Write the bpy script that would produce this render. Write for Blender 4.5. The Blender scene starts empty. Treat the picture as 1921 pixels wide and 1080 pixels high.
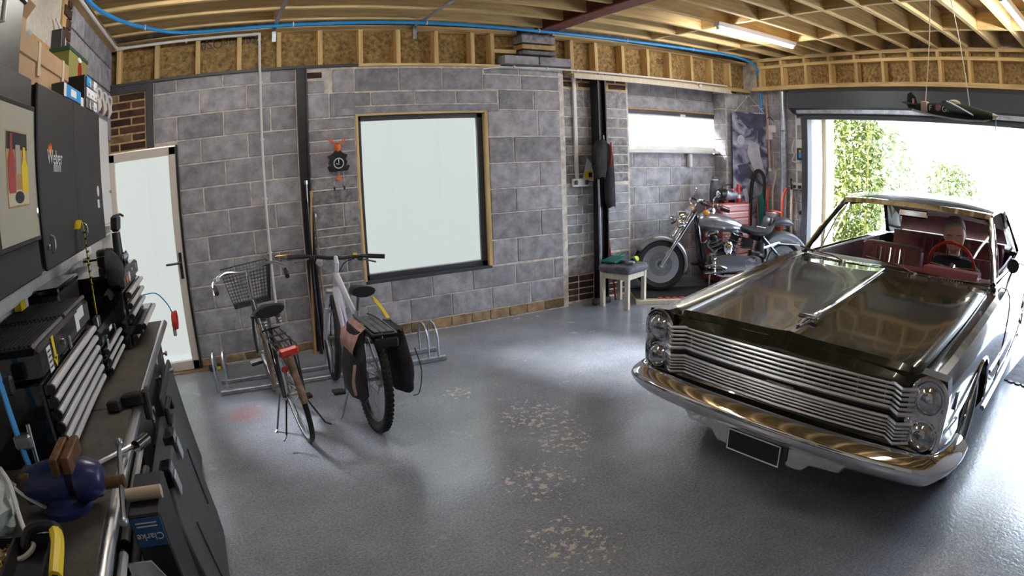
import bpy, bmesh, math, random
from mathutils import Vector, Matrix, Euler
random.seed(7)
SC = bpy.context.scene
COL = SC.collection
PI = math.pi
# ------------------------------------------------------------------ camera
cam = bpy.data.cameras.new('camera')
cam.type = 'PANO'
cam.panorama_type = 'FISHEYE_EQUISOLID'
cam.sensor_fit = 'HORIZONTAL'
cam.sensor_width = 36.0
cam.sensor_height = 36.0 * 1080 / 1921
cam.fisheye_lens = 1119.2 * 36.0 / 1921
cam.fisheye_fov = math.radians(180)
cam.clip_start = 0.02
cam.clip_end = 300
camo = bpy.data.objects.new('camera', cam)
COL.objects.link(camo)
yaw, pitch, roll = .4838, -.2212, -.0354
_f = Vector((math.sin(yaw) * math.cos(pitch), math.cos(yaw) * math.cos(pitch), math.sin(pitch)))
_r = Vector((math.cos(yaw), -math.sin(yaw), 0))
_u = _r.cross(_f)
_r2 = _r * math.cos(roll) + _u * math.sin(roll)
_u2 = _u * math.cos(roll) - _r * math.sin(roll)
camo.matrix_world = Matrix(((_r2.x, _u2.x, -_f.x, 1.2), (_r2.y, _u2.y, -_f.y, -5.567), (_r2.z, _u2.z, -_f.z, 1.737), (0, 0, 0, 1)))
SC.camera = camo
# ------------------------------------------------------------------ world, sun, exposure
w = bpy.data.worlds.new('sky')
SC.world = w
w.use_nodes = True
_n = w.node_tree.nodes
_l = w.node_tree.links
_n.clear()
_out = _n.new('ShaderNodeOutputWorld')
_bg = _n.new('ShaderNodeBackground')
_bg.inputs['Color'].default_value = (0.70, 0.84, 1.0, 1)
_bg.inputs['Strength'].default_value = 5.4
_l.new(_bg.outputs[0], _out.inputs[0])
_sun = bpy.data.lights.new('sun', 'SUN')
_sun.energy = 34.0
_sun.angle = math.radians(14.0)
_sun.color = (.96, .97, 1.0)
_suno = bpy.data.objects.new('sun', _sun)
COL.objects.link(_suno)
_suno.rotation_euler = Vector((.40, -.69, -.602)).to_track_quat('-Z', 'Y').to_euler()
_suno.location = (12, 0, 8)
SC.view_settings.view_transform = 'Standard'
SC.view_settings.look = 'None'
SC.view_settings.gamma = 1.0
SC.view_settings.exposure = 1.7
SC.view_settings.use_curve_mapping = False
SC.cycles.use_denoising = True
SC.cycles.max_bounces = 10
SC.cycles.diffuse_bounces = 5
SC.cycles.glossy_bounces = 4
SC.cycles.transparent_max_bounces = 12
SC.cycles.sample_clamp_indirect = 6.0
SC.cycles.caustics_reflective = False
SC.cycles.caustics_refractive = False

# ------------------------------------------------------------------ materials
MATS = {}


def M(name, col, rough=.5, metal=0.0, var=0.0, vs=6.0, col2=None, bump=0.0, bs=60.0, coat=0.0, rnd=0.0, stretch=None, spec=None,
      emit=None, alpha=None):
    m = bpy.data.materials.new(name)
    m.use_nodes = True
    nt = m.node_tree
    N, L = nt.nodes, nt.links
    b = N['Principled BSDF']
    b.inputs['Base Color'].default_value = (*col, 1)
    b.inputs['Roughness'].default_value = rough
    b.inputs['Metallic'].default_value = metal
    if coat:
        b.inputs['Coat Weight'].default_value = coat
        b.inputs['Coat Roughness'].default_value = .04
    if name == 'car_paint':
        b.inputs['Coat IOR'].default_value = 1.36
        b.inputs['IOR'].default_value = 1.3
    if spec is not None:
        b.inputs['Specular IOR Level'].default_value = spec
    if emit:
        b.inputs['Emission Color'].default_value = (*emit[0], 1)
        b.inputs['Emission Strength'].default_value = emit[1]
    src = None
    if var or bump:
        tc = N.new('ShaderNodeTexCoord')
        mp = N.new('ShaderNodeMapping')
        if stretch:
            mp.inputs['Scale'].default_value = stretch
        L.new(tc.outputs['Object'], mp.inputs[0])
        src = mp.outputs[0]
    out = None
    if var:
        no = N.new('ShaderNodeTexNoise')
        no.inputs['Scale'].default_value = vs
        no.inputs['Detail'].default_value = 5
        no.inputs['Roughness'].default_value = .62
        vec = src
        if rnd:
            oi = N.new('ShaderNodeObjectInfo')
            ad = N.new('ShaderNodeVectorMath')
            sc = N.new('ShaderNodeMath')
            sc.operation = 'MULTIPLY'
            sc.inputs[1].default_value = 37.0
            L.new(oi.outputs['Random'], sc.inputs[0])
            cx = N.new('ShaderNodeCombineXYZ')
            L.new(sc.outputs[0], cx.inputs[0])
            L.new(sc.outputs[0], cx.inputs[1])
            L.new(src, ad.inputs[0])
            L.new(cx.outputs[0], ad.inputs[1])
            vec = ad.outputs[0]
        L.new(vec, no.inputs['Vector'])
        rp = N.new('ShaderNodeValToRGB')
        c1 = tuple(max(0, c * (1 - var)) for c in col)
        c2 = col2 if col2 else tuple(min(1, c * (1 + var)) for c in col)
        rp.color_ramp.elements[0].position = .34
        rp.color_ramp.elements[0].color = (*c1, 1)
        rp.color_ramp.elements[1].position = .68
        rp.color_ramp.elements[1].color = (*c2, 1)
        L.new(no.outputs['Fac'], rp.inputs[0])
        out = rp.outputs[0]
    if rnd:
        oi2 = N.new('ShaderNodeObjectInfo')
        mr = N.new('ShaderNodeMapRange')
        mr.inputs['To Min'].default_value = 1 - rnd
        mr.inputs['To Max'].default_value = 1 + rnd
        L.new(oi2.outputs['Random'], mr.inputs[0])
        hs = N.new('ShaderNodeHueSaturation')
        L.new(mr.outputs[0], hs.inputs['Value'])
        if out is None:
            hs.inputs['Color'].default_value = (*col, 1)
        else:
            L.new(out, hs.inputs['Color'])
        out = hs.outputs[0]
    if out is not None:
        L.new(out, b.inputs['Base Color'])
    if bump:
        n2 = N.new('ShaderNodeTexNoise')
        n2.inputs['Scale'].default_value = bs
        n2.inputs['Detail'].default_value = 4
        L.new(src, n2.inputs['Vector'])
        bu = N.new('ShaderNodeBump')
        bu.inputs['Strength'].default_value = bump
        bu.inputs['Distance'].default_value = .01
        L.new(n2.outputs['Fac'], bu.inputs['Height'])
        L.new(bu.outputs[0], b.inputs['Normal'])
    MATS[name] = m
    return m


def glass_mat(name, tint=(1, 1, 1), refl=.10, rough=0.02):
    m = bpy.data.materials.new(name)
    m.use_nodes = True
    nt = m.node_tree
    N, L = nt.nodes, nt.links
    N.clear()
    o = N.new('ShaderNodeOutputMaterial')
    t = N.new('ShaderNodeBsdfTransparent')
    t.inputs[0].default_value = (*tint, 1)
    g = N.new('ShaderNodeBsdfGlossy')
    g.inputs['Roughness'].default_value = rough
    fr = N.new('ShaderNodeFresnel')
    fr.inputs[0].default_value = 1.25
    mx = N.new('ShaderNodeMixShader')
    L.new(fr.outputs[0], mx.inputs[0])
    L.new(t.outputs[0], mx.inputs[1])
    L.new(g.outputs[0], mx.inputs[2])
    L.new(mx.outputs[0], o.inputs[0])
    MATS[name] = m
    return m


def emis_mat(name, col, strength, clear=0.0):
    m = bpy.data.materials.new(name)
    m.use_nodes = True
    nt = m.node_tree
    N, L = nt.nodes, nt.links
    N.clear()
    o = N.new('ShaderNodeOutputMaterial')
    e = N.new('ShaderNodeEmission')
    e.inputs[0].default_value = (*col, 1)
    e.inputs[1].default_value = strength
    if clear:
        t = N.new('ShaderNodeBsdfTransparent')
        mx = N.new('ShaderNodeMixShader')
        mx.inputs[0].default_value = clear
        L.new(e.outputs[0], mx.inputs[1])
        L.new(t.outputs[0], mx.inputs[2])
        L.new(mx.outputs[0], o.inputs[0])
    else:
        L.new(e.outputs[0], o.inputs[0])
    MATS[name] = m
    return m


M('block', (.36, .345, .37), .9, var=.30, vs=9, bump=.5, bs=90, rnd=.22)
M('block_pale', (.38, .38, .41), .9, var=.35, vs=7, bump=.5, bs=90, rnd=.22)
M('block_rough', (.27, .255, .26), .95, var=.45, vs=14, bump=.9, bs=50, rnd=.2)
M('mortar', (.66, .60, .53), .95, var=.3, vs=12, bump=.6, bs=70)
M('mortar_yellow', (.55, .37, .17), .95, var=.3, vs=16, bump=.6, bs=70)
M('brick', (.085, .038, .028), .9, var=.5, vs=10, bump=.5, bs=60, rnd=.5)
M('brick_tan', (.30, .20, .11), .92, var=.45, vs=9, bump=.6, bs=60, rnd=.35)
M('plaster', (.62, .58, .52), .95, var=.12, vs=30, bump=.5, bs=120)
M('timber', (.72, .52, .24), .75, var=.22, vs=5, stretch=(.5, 8, 8), rnd=.14, bump=.1, bs=40)
M('timber_y', (.70, .50, .22), .75, var=.22, vs=5, stretch=(8, .5, 8), rnd=.14, bump=.1, bs=40)
M('timber_z', (.68, .47, .20), .75, var=.22, vs=5, stretch=(8, 8, .5), rnd=.14, bump=.1, bs=40)
M('ply', (.34, .22, .09), .8, var=.3, vs=3, stretch=(.6, 4, 4), rnd=.1)
M('osb', (.34, .20, .065), .8, var=.55, vs=26, col2=(.52, .34, .13), bump=.3, bs=60)
M('black_paint', (.012, .012, .014), .42, var=.3, vs=8)
M('black_satin', (.016, .016, .018), .32)
M('black_gloss', (.01, .01, .011), .16, coat=.6)
M('rubber', (.018, .018, .018), .75, bump=.3, bs=120)
M('plastic_black', (.02, .02, .022), .45)
M('dark_grey', (.055, .055, .06), .5, var=.2, vs=5)
M('cab_grey', (.028, .027, .027), .55, var=.12, vs=40, bump=.2, bs=260)
M('anthracite', (.045, .05, .06), .45)
M('case_grey', (.085, .088, .096), .6, var=.15, vs=8, bump=.15, bs=150)
M('steel', (.42, .43, .45), .32, metal=1, var=.15, vs=20)
M('galv', (.50, .54, .60), .42, metal=.9, var=.25, vs=16)
M('alu', (.70, .71, .73), .28, metal=1)
M('alu_bar', (.62, .62, .63), .5, metal=.35)
M('chrome', (.86, .87, .90), .06, metal=1)
M('red_oxide', (.22, .065, .045), .6, var=.3, vs=8)
M('white_plastic', (.78, .76, .74), .4)
M('white_paint', (.72, .70, .67), .45, var=.08, vs=6)
M('upvc', (.70, .62, .54), .35)
M('blue_hose', (.03, .33, .78), .35)
M('blue_paint', (.022, .030, .11), .30, var=.4, vs=12)
M('blue_label', (.03, .10, .26), .5)
M('rust', (.17, .085, .04), .6, metal=.5, var=.5, vs=18)
M('bench_top', (.072, .062, .052), .6, var=.35, vs=7, bump=.15, bs=80)
M('card', (.42, .27, .145), .85, var=.1, vs=4, bump=.1, bs=90)
M('tape', (.62, .50, .36), .4)
M('cloth_dark', (.028, .027, .030), .95, var=.4, vs=9, bump=.5, bs=60)
M('cloth_grey', (.13, .13, .15), .95, var=.4, vs=9, bump=.4, bs=80)
M('cloth_pink', (.50, .30, .27), .9, var=.25, vs=12, bump=.4, bs=50)
M('bag_plastic', (.52, .55, .50), .25, var=.35, vs=9)
M('wood_pale', (.66, .58, .46), .6, var=.12, vs=6, stretch=(8, 8, .8))
M('wood_tan', (.46, .28, .12), .6, var=.25, vs=5, stretch=(8, 8, .6))
M('red', (.55, .035, .025), .35)
M('red_chest', (.40, .06, .055), .32, var=.15, vs=6)
M('pink_drawer', (.62, .30, .28), .35, var=.1, vs=6)
M('orange', (.85, .16, .025), .45)
M('orange_red', (.80, .09, .03), .4)
M('yellow', (.85, .62, .02), .45)
M('lime', (.62, .80, .05), .5)
M('teal', (.01, .17, .16), .45)
M('green_dark', (.03, .09, .05), .5)
M('white_card', (.75, .75, .76), .6)
M('paper_cream', (.42, .40, .31), .6)
M('silver_paint', (.36, .36, .39), .30, metal=.75, coat=.5)
M('leather', (.022, .022, .028), .42, bump=.15, bs=120)
M('car_paint', (.030, .031, .022), .22, metal=.45, coat=1.0)
M('car_lip', (.115, .145, .105), .28, metal=.4, coat=1.0)
M('burgundy', (.22, .045, .06), .45, var=.2, vs=12)
M('burgundy_light', (.34, .085, .11), .4)
M('door_trim', (.46, .41, .47), .6)
M('headliner', (.55, .50, .45), .8)
M('seat_chrome', (.75, .72, .74), .2, metal=.7)
M('skin', (.78, .50, .38), .55)
M('stubble', (.62, .46, .38), .8, var=.2, vs=80)
M('hair_grey', (.55, .52, .48), .85, var=.35, vs=60, bump=.5, bs=200)
M('navy', (.010, .016, .030), .85, var=.3, vs=14)
M('white_bike', (.68, .68, .78), .25, coat=.6)
M('purple', (.16, .12, .42), .3)
M('mud', (.30, .20, .14), .8, var=.5, vs=16, bump=.3, bs=80)
M('bike_dark', (.06, .055, .055), .32, metal=.4)
M('reflector', (.75, .04, .02), .2, coat=.7)
M('amber', (.80, .28, .02), .2, coat=.7)
M('lens', (.55, .57, .60), .10, metal=.9, var=.45, vs=26)
M('brass', (.55, .36, .12), .35, metal=.9, var=.4, vs=40)
M('concrete_out', (.20, .20, .21), .9, var=.1, vs=3)
M('screen_dark', (.02, .02, .019), .9, var=.3, vs=6)
M('soil', (.025, .022, .02), .95, var=.3, vs=6)
M('render_white', (.22, .22, .215), .9)
M('bamboo_leaf', (.105, .135, .006), .6, var=.35, vs=5, rnd=.2)
M('bamboo_cane', (.16, .14, .02), .5)
M('shrub_leaf', (.16, .20, .07), .7, var=.3, vs=5, rnd=.2)
M('olive_box', (.25, .24, .07), .6)
M('cherry', (.35, .015, .01), .25)
M('cork', (.42, .28, .14), .8)
M('spit_olive', (.045, .050, .036), .85, spec=.1)
M('cream', (.62, .55, .38), .5)
M('bulb', (.8, .8, .8), .2)
glass_mat('car_glass', (.97, .99, .98))
glass_mat('clear_glass', (.95, .97, .97))
emis_mat('tube', (1.0, .97, .93), 44.0)
emis_mat('tube_fill_dim', (1.0, .95, .88), 15.0)  # weaker glow for the added fill batten
emis_mat('frosted', (.90, 1.0, .965), .235, .35)
emis_mat('frosted_bright', (.97, .98, 1.0), .40, .35)
emis_mat('frosted_door', (.93, 1.0, .95), .235, .35)

# ------------------------------------------------------------------ mesh helpers


def rotm(rx=0, ry=0, rz=0):
    return Euler((rx, ry, rz)).to_matrix().to_4x4()


def frame_from(d):
    d = Vector(d).normalized()
    a = Vector((0, 0, 1)) if abs(d.z) < .95 else Vector((1, 0, 0))
    x = a.cross(d).normalized()
    return x, d.cross(x), d


class MB:
    def __init__(s, mtx=None):
        s.v, s.f, s.m, s.mtx, s.mi = [], [], [], mtx, 0

    def add(s, vs, fs, mtx=None):
        o = len(s.v)
        for p in vs:
            p = Vector(p)
            if mtx is not None:
                p = mtx @ p
            if s.mtx is not None:
                p = s.mtx @ p
            s.v.append(p)
        for f in fs:
            s.f.append(tuple(i + o for i in f))
            s.m.append(s.mi)
        return s

    def box(s, c, d, rot=None, ch=0.0):
        x, y, z = (q / 2 for q in d)
        m = Matrix.Translation(Vector(c))
        if rot is not None:
            m = m @ (rotm(*rot) if not isinstance(rot, Matrix) else rot)
        if ch <= 0:
            vs = [(i * x, j * y, k * z) for k in (-1, 1) for j in (-1, 1) for i in (-1, 1)]
            fs = [(0, 2, 3, 1), (4, 5, 7, 6), (0, 1, 5, 4), (2, 6, 7, 3), (0, 4, 6, 2), (1, 3, 7, 5)]
            return s.add(vs, fs, m)
        c_ = min(ch, x * .9, y * .9, z * .9)
        bm = bmesh.new()
        bmesh.ops.create_cube(bm, size=1)
        for v in bm.verts:
            v.co = Vector((v.co.x * 2 * x, v.co.y * 2 * y, v.co.z * 2 * z))
        bmesh.ops.bevel(bm, geom=bm.edges[:], offset=c_, segments=1, affect='EDGES')
        bm.verts.index_update()
        s.add([v.co.copy() for v in bm.verts], [[v.index for v in f.verts] for f in bm.faces], m)
        bm.free()
        return s

    def bb(s, x0, x1, y0, y1, z0, z1, ch=0.0):
        return s.box(((x0 + x1) / 2, (y0 + y1) / 2, (z0 + z1) / 2), (abs(x1 - x0), abs(y1 - y0), abs(z1 - z0)), None, ch)

    def tube(s, pts, r, n=8, closed=False, cap=True, flat=1.0):
        pts = [Vector(p) for p in pts]
        k = len(pts)
        rs = r if isinstance(r, (list, tuple)) else [r] * k
        vs, fs = [], []
        px = None
        for i in range(k):
            if closed:
                d = pts[(i + 1) % k] - pts[i - 1]
            else:
                d = pts[min(i + 1, k - 1)] - pts[max(i - 1, 0)]
            if d.length < 1e-9:
                d = Vector((0, 0, 1))
            d.normalize()
            if px is None:
                x, y, _ = frame_from(d)
            else:
                x = px - d * px.dot(d)
                if x.length < 1e-6:
                    x, y, _ = frame_from(d)
                x.normalize()
                y = d.cross(x)
            px = x
            for j in range(n):
                a = 2 * PI * j / n
                vs.append(pts[i] + x * (math.cos(a) * rs[i]) + y * (math.sin(a) * rs[i] * flat))
        for i in range(k if closed else k - 1):
            a, b = i * n, ((i + 1) % k) * n
            for j in range(n):
                q = (j + 1) % n
                fs.append((a + j, a + q, b + q, b + j))
        if cap and not closed:
            fs.append(tuple(range(n - 1, -1, -1)))
            fs.append(tuple((k - 1) * n + j for j in range(n)))
        return s.add(vs, fs)

    def cyl(s, p0, p1, r0, r1=None, n=16):
        return s.tube([p0, p1], [r0, r0 if r1 is None else r1], n)

    def lathe(s, prof, o=(0, 0, 0), ax=(0, 0, 1), n=24, closed=False, sweep=2 * PI):
        x, y, z = frame_from(ax)
        o = Vector(o)
        k = len(prof)
        vs, fs = [], []
        full = abs(sweep - 2 * PI) < 1e-6
        nn = n if full else n + 1
        for j in range(nn):
            a = sweep * j / n
            for (r, h) in prof:
                vs.append(o + (x * math.cos(a) + y * math.sin(a)) * r + z * h)
        for j in range(n):
            q = (j + 1) % nn
            for i in range(k if closed else k - 1):
                i2 = (i + 1) % k
                fs.append((j * k + i, q * k + i, q * k + i2, j * k + i2))
        if not closed and full:
            if prof[0][0] > 1e-6:
                fs.append(tuple(j * k for j in range(n - 1, -1, -1)))
            if prof[-1][0] > 1e-6:
                fs.append(tuple(j * k + k - 1 for j in range(n)))
        return s.add(vs, fs)

    def torus(s, c, ax, R, r, n=32, m=8, flat=1.0):
        return s.lathe([(R + r * math.cos(2 * PI * i / m), r * flat * math.sin(2 * PI * i / m)) for i in range(m)], c, ax, n, closed=True)

    def prism(s, poly, o, ux, uy, d, uz=None):
        """polygon in the plane (ux,uy) through o, extruded from 0 to d along ux x uy (or uz)"""
        ux, uy, o = Vector(ux), Vector(uy), Vector(o)
        nz = Vector(uz) if uz is not None else ux.cross(uy).normalized()
        k = len(poly)
        vs = [o + ux * a + uy * b for a, b in poly] + [o + ux * a + uy * b + nz * d for a, b in poly]
        fs = [tuple(range(k - 1, -1, -1)), tuple(range(k, 2 * k))]
        for i in range(k):
            j = (i + 1) % k
            fs.append((i, j, k + j, k + i))
        return s.add(vs, fs)

    def loft(s, secs, closed=True, cap=True):
        k = len(secs[0])
        vs = [Vector(p) for q in secs for p in q]
        fs = []
        for i in range(len(secs) - 1):
            for j in range(k if closed else k - 1):
                q = (j + 1) % k
                fs.append((i * k + j, i * k + q, (i + 1) * k + q, (i + 1) * k + j))
        if cap and closed:
            fs.append(tuple(range(k - 1, -1, -1)))
            fs.append(tuple((len(secs) - 1) * k + j for j in range(k)))
        return s.add(vs, fs)

    def ball(s, c, r, n=12, m=8, mtx=None):
        rx, ry, rz = r if isinstance(r, (tuple, list)) else (r, r, r)
        vs, fs = [], []
        for i in range(1, m):
            t = PI * i / m
            for j in range(n):
                a = 2 * PI * j / n
                vs.append((rx * math.sin(t) * math.cos(a), ry * math.sin(t) * math.sin(a), rz * math.cos(t)))
        vs.append((0, 0, rz))
        vs.append((0, 0, -rz))
        for i in range(m - 2):
            for j in range(n):
                q = (j + 1) % n
                fs.append((i * n + j, (i + 1) * n + j, (i + 1) * n + q, i * n + q))
        t_, b_ = (m - 1) * n, (m - 1) * n + 1
        for j in range(n):
            q = (j + 1) % n
            fs.append((t_, j, q))
            fs.append((b_, (m - 2) * n + q, (m - 2) * n + j))
        mm = Matrix.Translation(Vector(c))
        if mtx is not None:
            mm = mm @ mtx
        return s.add(vs, fs, mm)

    def mesh(s, name, smooth=35):
        me = bpy.data.meshes.new(name)
        me.from_pydata([tuple(p) for p in s.v], [], s.f)
        if any(s.m):
            me.polygons.foreach_set('material_index', s.m)
        bm = bmesh.new()
        bm.from_mesh(me)
        bmesh.ops.recalc_face_normals(bm, faces=bm.faces[:])
        bm.to_mesh(me)
        bm.free()
        if smooth:
            me.shade_smooth()
            me.set_sharp_from_angle(angle=math.radians(smooth))
        me.update()
        return me


def obj(name, mb, mat, parent=None, smooth=35, loc=None, rot=None):
    me = mb.mesh(name, smooth) if isinstance(mb, MB) else mb
    mats = mat if isinstance(mat, (list, tuple)) else [mat]
    if not len(me.materials):
        for q in mats:
            me.materials.append(MATS[q])
    o = bpy.data.objects.new(name, me)
    COL.objects.link(o)
    if parent is not None:
        o.parent = parent
    if loc is not None:
        o.location = loc
    if rot is not None:
        o.rotation_euler = rot
    return o


def tag(o, label=None, cat=None, group=None, kind=None):
    if label:
        o['label'] = label
    if cat:
        o['category'] = cat
    if group:
        o['group'] = group
    if kind:
        o['kind'] = kind
    return o


def thing(name, label, cat, loc=(0, 0, 0), rz=0.0, group=None):
    o = bpy.data.objects.new(name, None)
    o.empty_display_size = .1
    COL.objects.link(o)
    o.location = loc
    o.rotation_euler = (0, 0, rz)
    return tag(o, label, cat, group)


def struct(name, mb, mat, label=None, smooth=0):
    o = obj(name, mb, mat, None, smooth)
    o['kind'] = 'structure'
    if label:
        o['label'] = label
    return o


def dup(root, loc=None, rz=None, label=None):
    r = root.copy()
    COL.objects.link(r)
    if loc is not None:
        r.location = loc
    if rz is not None:
        r.rotation_euler = (0, 0, rz)
    if label:
        r['label'] = label
    for ch in list(root.children):
        c = ch.copy()
        COL.objects.link(c)
        c.parent = r
        for g in list(ch.children):
            d = g.copy()
            COL.objects.link(d)
            d.parent = c
    return r


def arc(c, r, a0, a1, n, ax='xz'):
    out = []
    for i in range(n + 1):
        a = a0 + (a1 - a0) * i / n
        p = [c[0], c[1], c[2]]
        p['xyz'.index(ax[0])] += r * math.cos(a)
        p['xyz'.index(ax[1])] += r * math.sin(a)
        out.append(tuple(p))
    return out


def spline(pts, n=8):
    """Catmull-Rom through pts"""
    P = [Vector(p) for p in pts]
    P = [P[0] * 2 - P[1]] + P + [P[-1] * 2 - P[-2]]
    out = []
    for i in range(1, len(P) - 2):
        for k in range(n):
            t = k / n
            a, b, c, d = P[i - 1], P[i], P[i + 1], P[i + 2]
            out.append(.5 * ((2 * b) + (c - a) * t + (2 * a - 5 * b + 4 * c - d) * t * t + (3 * b - a - 3 * c + d) * t ** 3))
    out.append(P[-2])
    return out


def text(name, s, mat, parent, loc, rot, size, ext=.0008, align='CENTER'):
    cu = bpy.data.curves.new(name, 'FONT')
    cu.body = s
    cu.size = size
    cu.extrude = ext
    cu.align_x = align
    cu.align_y = 'CENTER'
    t = bpy.data.objects.new(name, cu)
    COL.objects.link(t)
    dg = bpy.context.evaluated_depsgraph_get()
    dg.update()
    me = bpy.data.meshes.new_from_object(t.evaluated_get(dg))
    bpy.data.objects.remove(t)
    bpy.data.curves.remove(cu)
    me.materials.clear()
    return obj(name, me, mat, parent, 0, loc, rot)
# ================================================================== SETTING
# ------------------------------------------------------------------ floor
def floor_mat():
    m = bpy.data.materials.new('painted_concrete')
    m.use_nodes = True
    N, L = m.node_tree.nodes, m.node_tree.links
    b = N['Principled BSDF']
    tc = N.new('ShaderNodeTexCoord')

    def noise(sc, det=5, ro=.6):
        n = N.new('ShaderNodeTexNoise')
        n.inputs['Scale'].default_value = sc
        n.inputs['Detail'].default_value = det
        n.inputs['Roughness'].default_value = ro
        L.new(tc.outputs['Object'], n.inputs['Vector'])
        return n.outputs['Fac']

    def ramp(f, p0, c0, p1, c1):
        r = N.new('ShaderNodeValToRGB')
        r.color_ramp.elements[0].position = p0
        r.color_ramp.elements[0].color = (*c0, 1)
        r.color_ramp.elements[1].position = p1
        r.color_ramp.elements[1].color = (*c1, 1)
        L.new(f, r.inputs[0])
        return r.outputs[0]

    def math_(op, a, b_):
        q = N.new('ShaderNodeMath')
        q.operation = op
        for i, v in enumerate((a, b_)):
            if isinstance(v, (int, float)):
                q.inputs[i].default_value = v
            else:
                L.new(v, q.inputs[i])
        return q.outputs[0]

    def spot(c, r):
        d = N.new('ShaderNodeVectorMath')
        d.operation = 'DISTANCE'
        L.new(tc.outputs['Object'], d.inputs[0])
        d.inputs[1].default_value = (*c, 0)
        mr = N.new('ShaderNodeMapRange')
        mr.inputs['From Min'].default_value = r
        mr.inputs['From Max'].default_value = r * .35
        L.new(d.outputs['Value'], mr.inputs[0])
        return mr.outputs[0]

    def mix(f, a, b_):
        q = N.new('ShaderNodeMix')
        q.data_type = 'RGBA'
        L.new(f, q.inputs[0])
        L.new(a, q.inputs[6])
        if isinstance(b_, tuple):
            q.inputs[7].default_value = (*b_, 1)
        else:
            L.new(b_, q.inputs[7])
        return q.outputs[2]

    base = ramp(noise(2.2, 6, .65), .3, (.26, .28, .335), .72, (.39, .42, .48))
    fine = noise(34, 3, .6)
    chip = noise(22, 4, .7)
    grit = ramp(noise(75, 3, .7), .36, (.72, .72, .72), .66, (1.22, 1.22, 1.22))
    gm = N.new('ShaderNodeMix')
    gm.data_type = 'RGBA'
    gm.blend_type = 'MULTIPLY'
    gm.inputs[0].default_value = 1.0
    L.new(base, gm.inputs[6])
    L.new(grit, gm.inputs[7])
    base = gm.outputs[2]
    mask = None
    for c, r in (((3.05, -2.35), .55), ((2.62, -3.1), .42), ((2.45, -3.68), .45), ((2.76, -1.66), .25), ((3.0, -2.75), .4)):
        sp = spot(c, r)
        mask = sp if mask is None else math_('MAXIMUM', mask, sp)
    lim = math_('SUBTRACT', .80, math_('MULTIPLY', mask, .245))
    on_ = math_('GREATER_THAN', chip, lim)
    col = mix(on_, base, (.72, .65, .57))
    st = math_('MULTIPLY', math_('MULTIPLY', spot((1.15, -1.29), .22), noise(9, 4, .6)), .9)
    col = mix(st, col, (.36, .10, .07))
    b.inputs['Coat Weight'].default_value = .35
    b.inputs['Coat Roughness'].default_value = .16
    L.new(col, b.inputs['Base Color'])
    rr = ramp(noise(5, 4, .6), .3, (.15, .15, .15), .75, (.30, .30, .30))
    L.new(rr, b.inputs['Roughness'])
    bu = N.new('ShaderNodeBump')
    bu.inputs['Strength'].default_value = .35
    bu.inputs['Distance'].default_value = .01
    L.new(math_('ADD', math_('MULTIPLY', fine, .6), math_('MULTIPLY', on_, -.4)), bu.inputs['Height'])
    L.new(bu.outputs[0], b.inputs['Normal'])
    MATS['floor'] = m


floor_mat()
fl = struct('floor', MB().bb(-.3, 8.45, -6.6, .6, -.15, 0), 'floor', 'grey painted concrete garage floor with chipped pale patches')
gout = struct('ground_outside', MB().bb(8.45, 60, -40, 40, -.2, -.03), 'concrete_out', 'pale sunlit driveway outside the garage door')

# ------------------------------------------------------------------ back wall
wb = MB()
Y0 = .008
for x0, x1, z0, z1 in ((-.2, .115, 0, 2.70), (.115, .80, 2.09, 2.70), (.80, 2.53, 0, 2.70), (2.53, 3.90, 0, .585), (2.53, 3.90, 2.215, 2.70), (3.90, 4.86, 0, 2.70)):
    wb.bb(x0, x1, Y0, .26, z0, z1)
wb.bb(4.86, 5.86, .108, .5, 0, 2.70)
for x0, x1, z0, z1 in ((5.86, 8.3, 0, 1.75), (5.86, 8.3, 2.30, 2.70), (7.86, 8.3, 1.75, 2.30)):
    wb.bb(x0, x1, .308, .55, z0, z1)
wb.bb(7.62, 8.3, .058, .3, 0, 2.70)
wb.bb(-.2, 8.3, .14, .56, 2.70, 3.34)
wall = struct('wall_back', wb, 'mortar', 'grey concrete block garage wall behind the bicycles')

_bmesh = {}


def block(x0, x1, z0, z1, y=0.0, mat='block', d=.05, par=None, name='block', ch=.006, gap=.0065):
    w_, h_ = round(x1 - x0 - 2 * gap, 3), round(z1 - z0 - 2 * gap, 3)
    if w_ < .015 or h_ < .012:
        return
    key = (w_, h_, d, mat, 'b')
    if key not in _bmesh:
        _bmesh[key] = MB().box((0, 0, 0), (w_, d, h_), None, ch).mesh(name, 0)
    o = obj(name, _bmesh[key], mat, par or wall, 0, ((x0 + x1) / 2, y + d / 2 + random.uniform(-.0025, .0025), (z0 + z1) / 2))
    return o


def row(joints, z0, z1, y=0.0, mat='block', **k):
    for a, b in zip(joints[:-1], joints[1:]):
        block(a, b, z0, z1, y, mat, **k)


# left field, courses of 225 mm
for j in range(11):
    z0 = .095 + .225 * j
    js = [.58, 1.03, 1.48, 1.952] if j % 2 == 0 else [.58, .805, 1.255, 1.705, 1.952]
    if j <= 8:
        js = [.80] + [q for q in js if q > .83]
    row(js, z0, z0 + .225)
row([.58, .805, 1.255, 1.705, 1.952], 2.57, 2.69)
row([.80, 1.02, 1.24, 1.46, 1.68, 1.952], .012, .095, -.004, 'brick_tan', name='brick')
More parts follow.
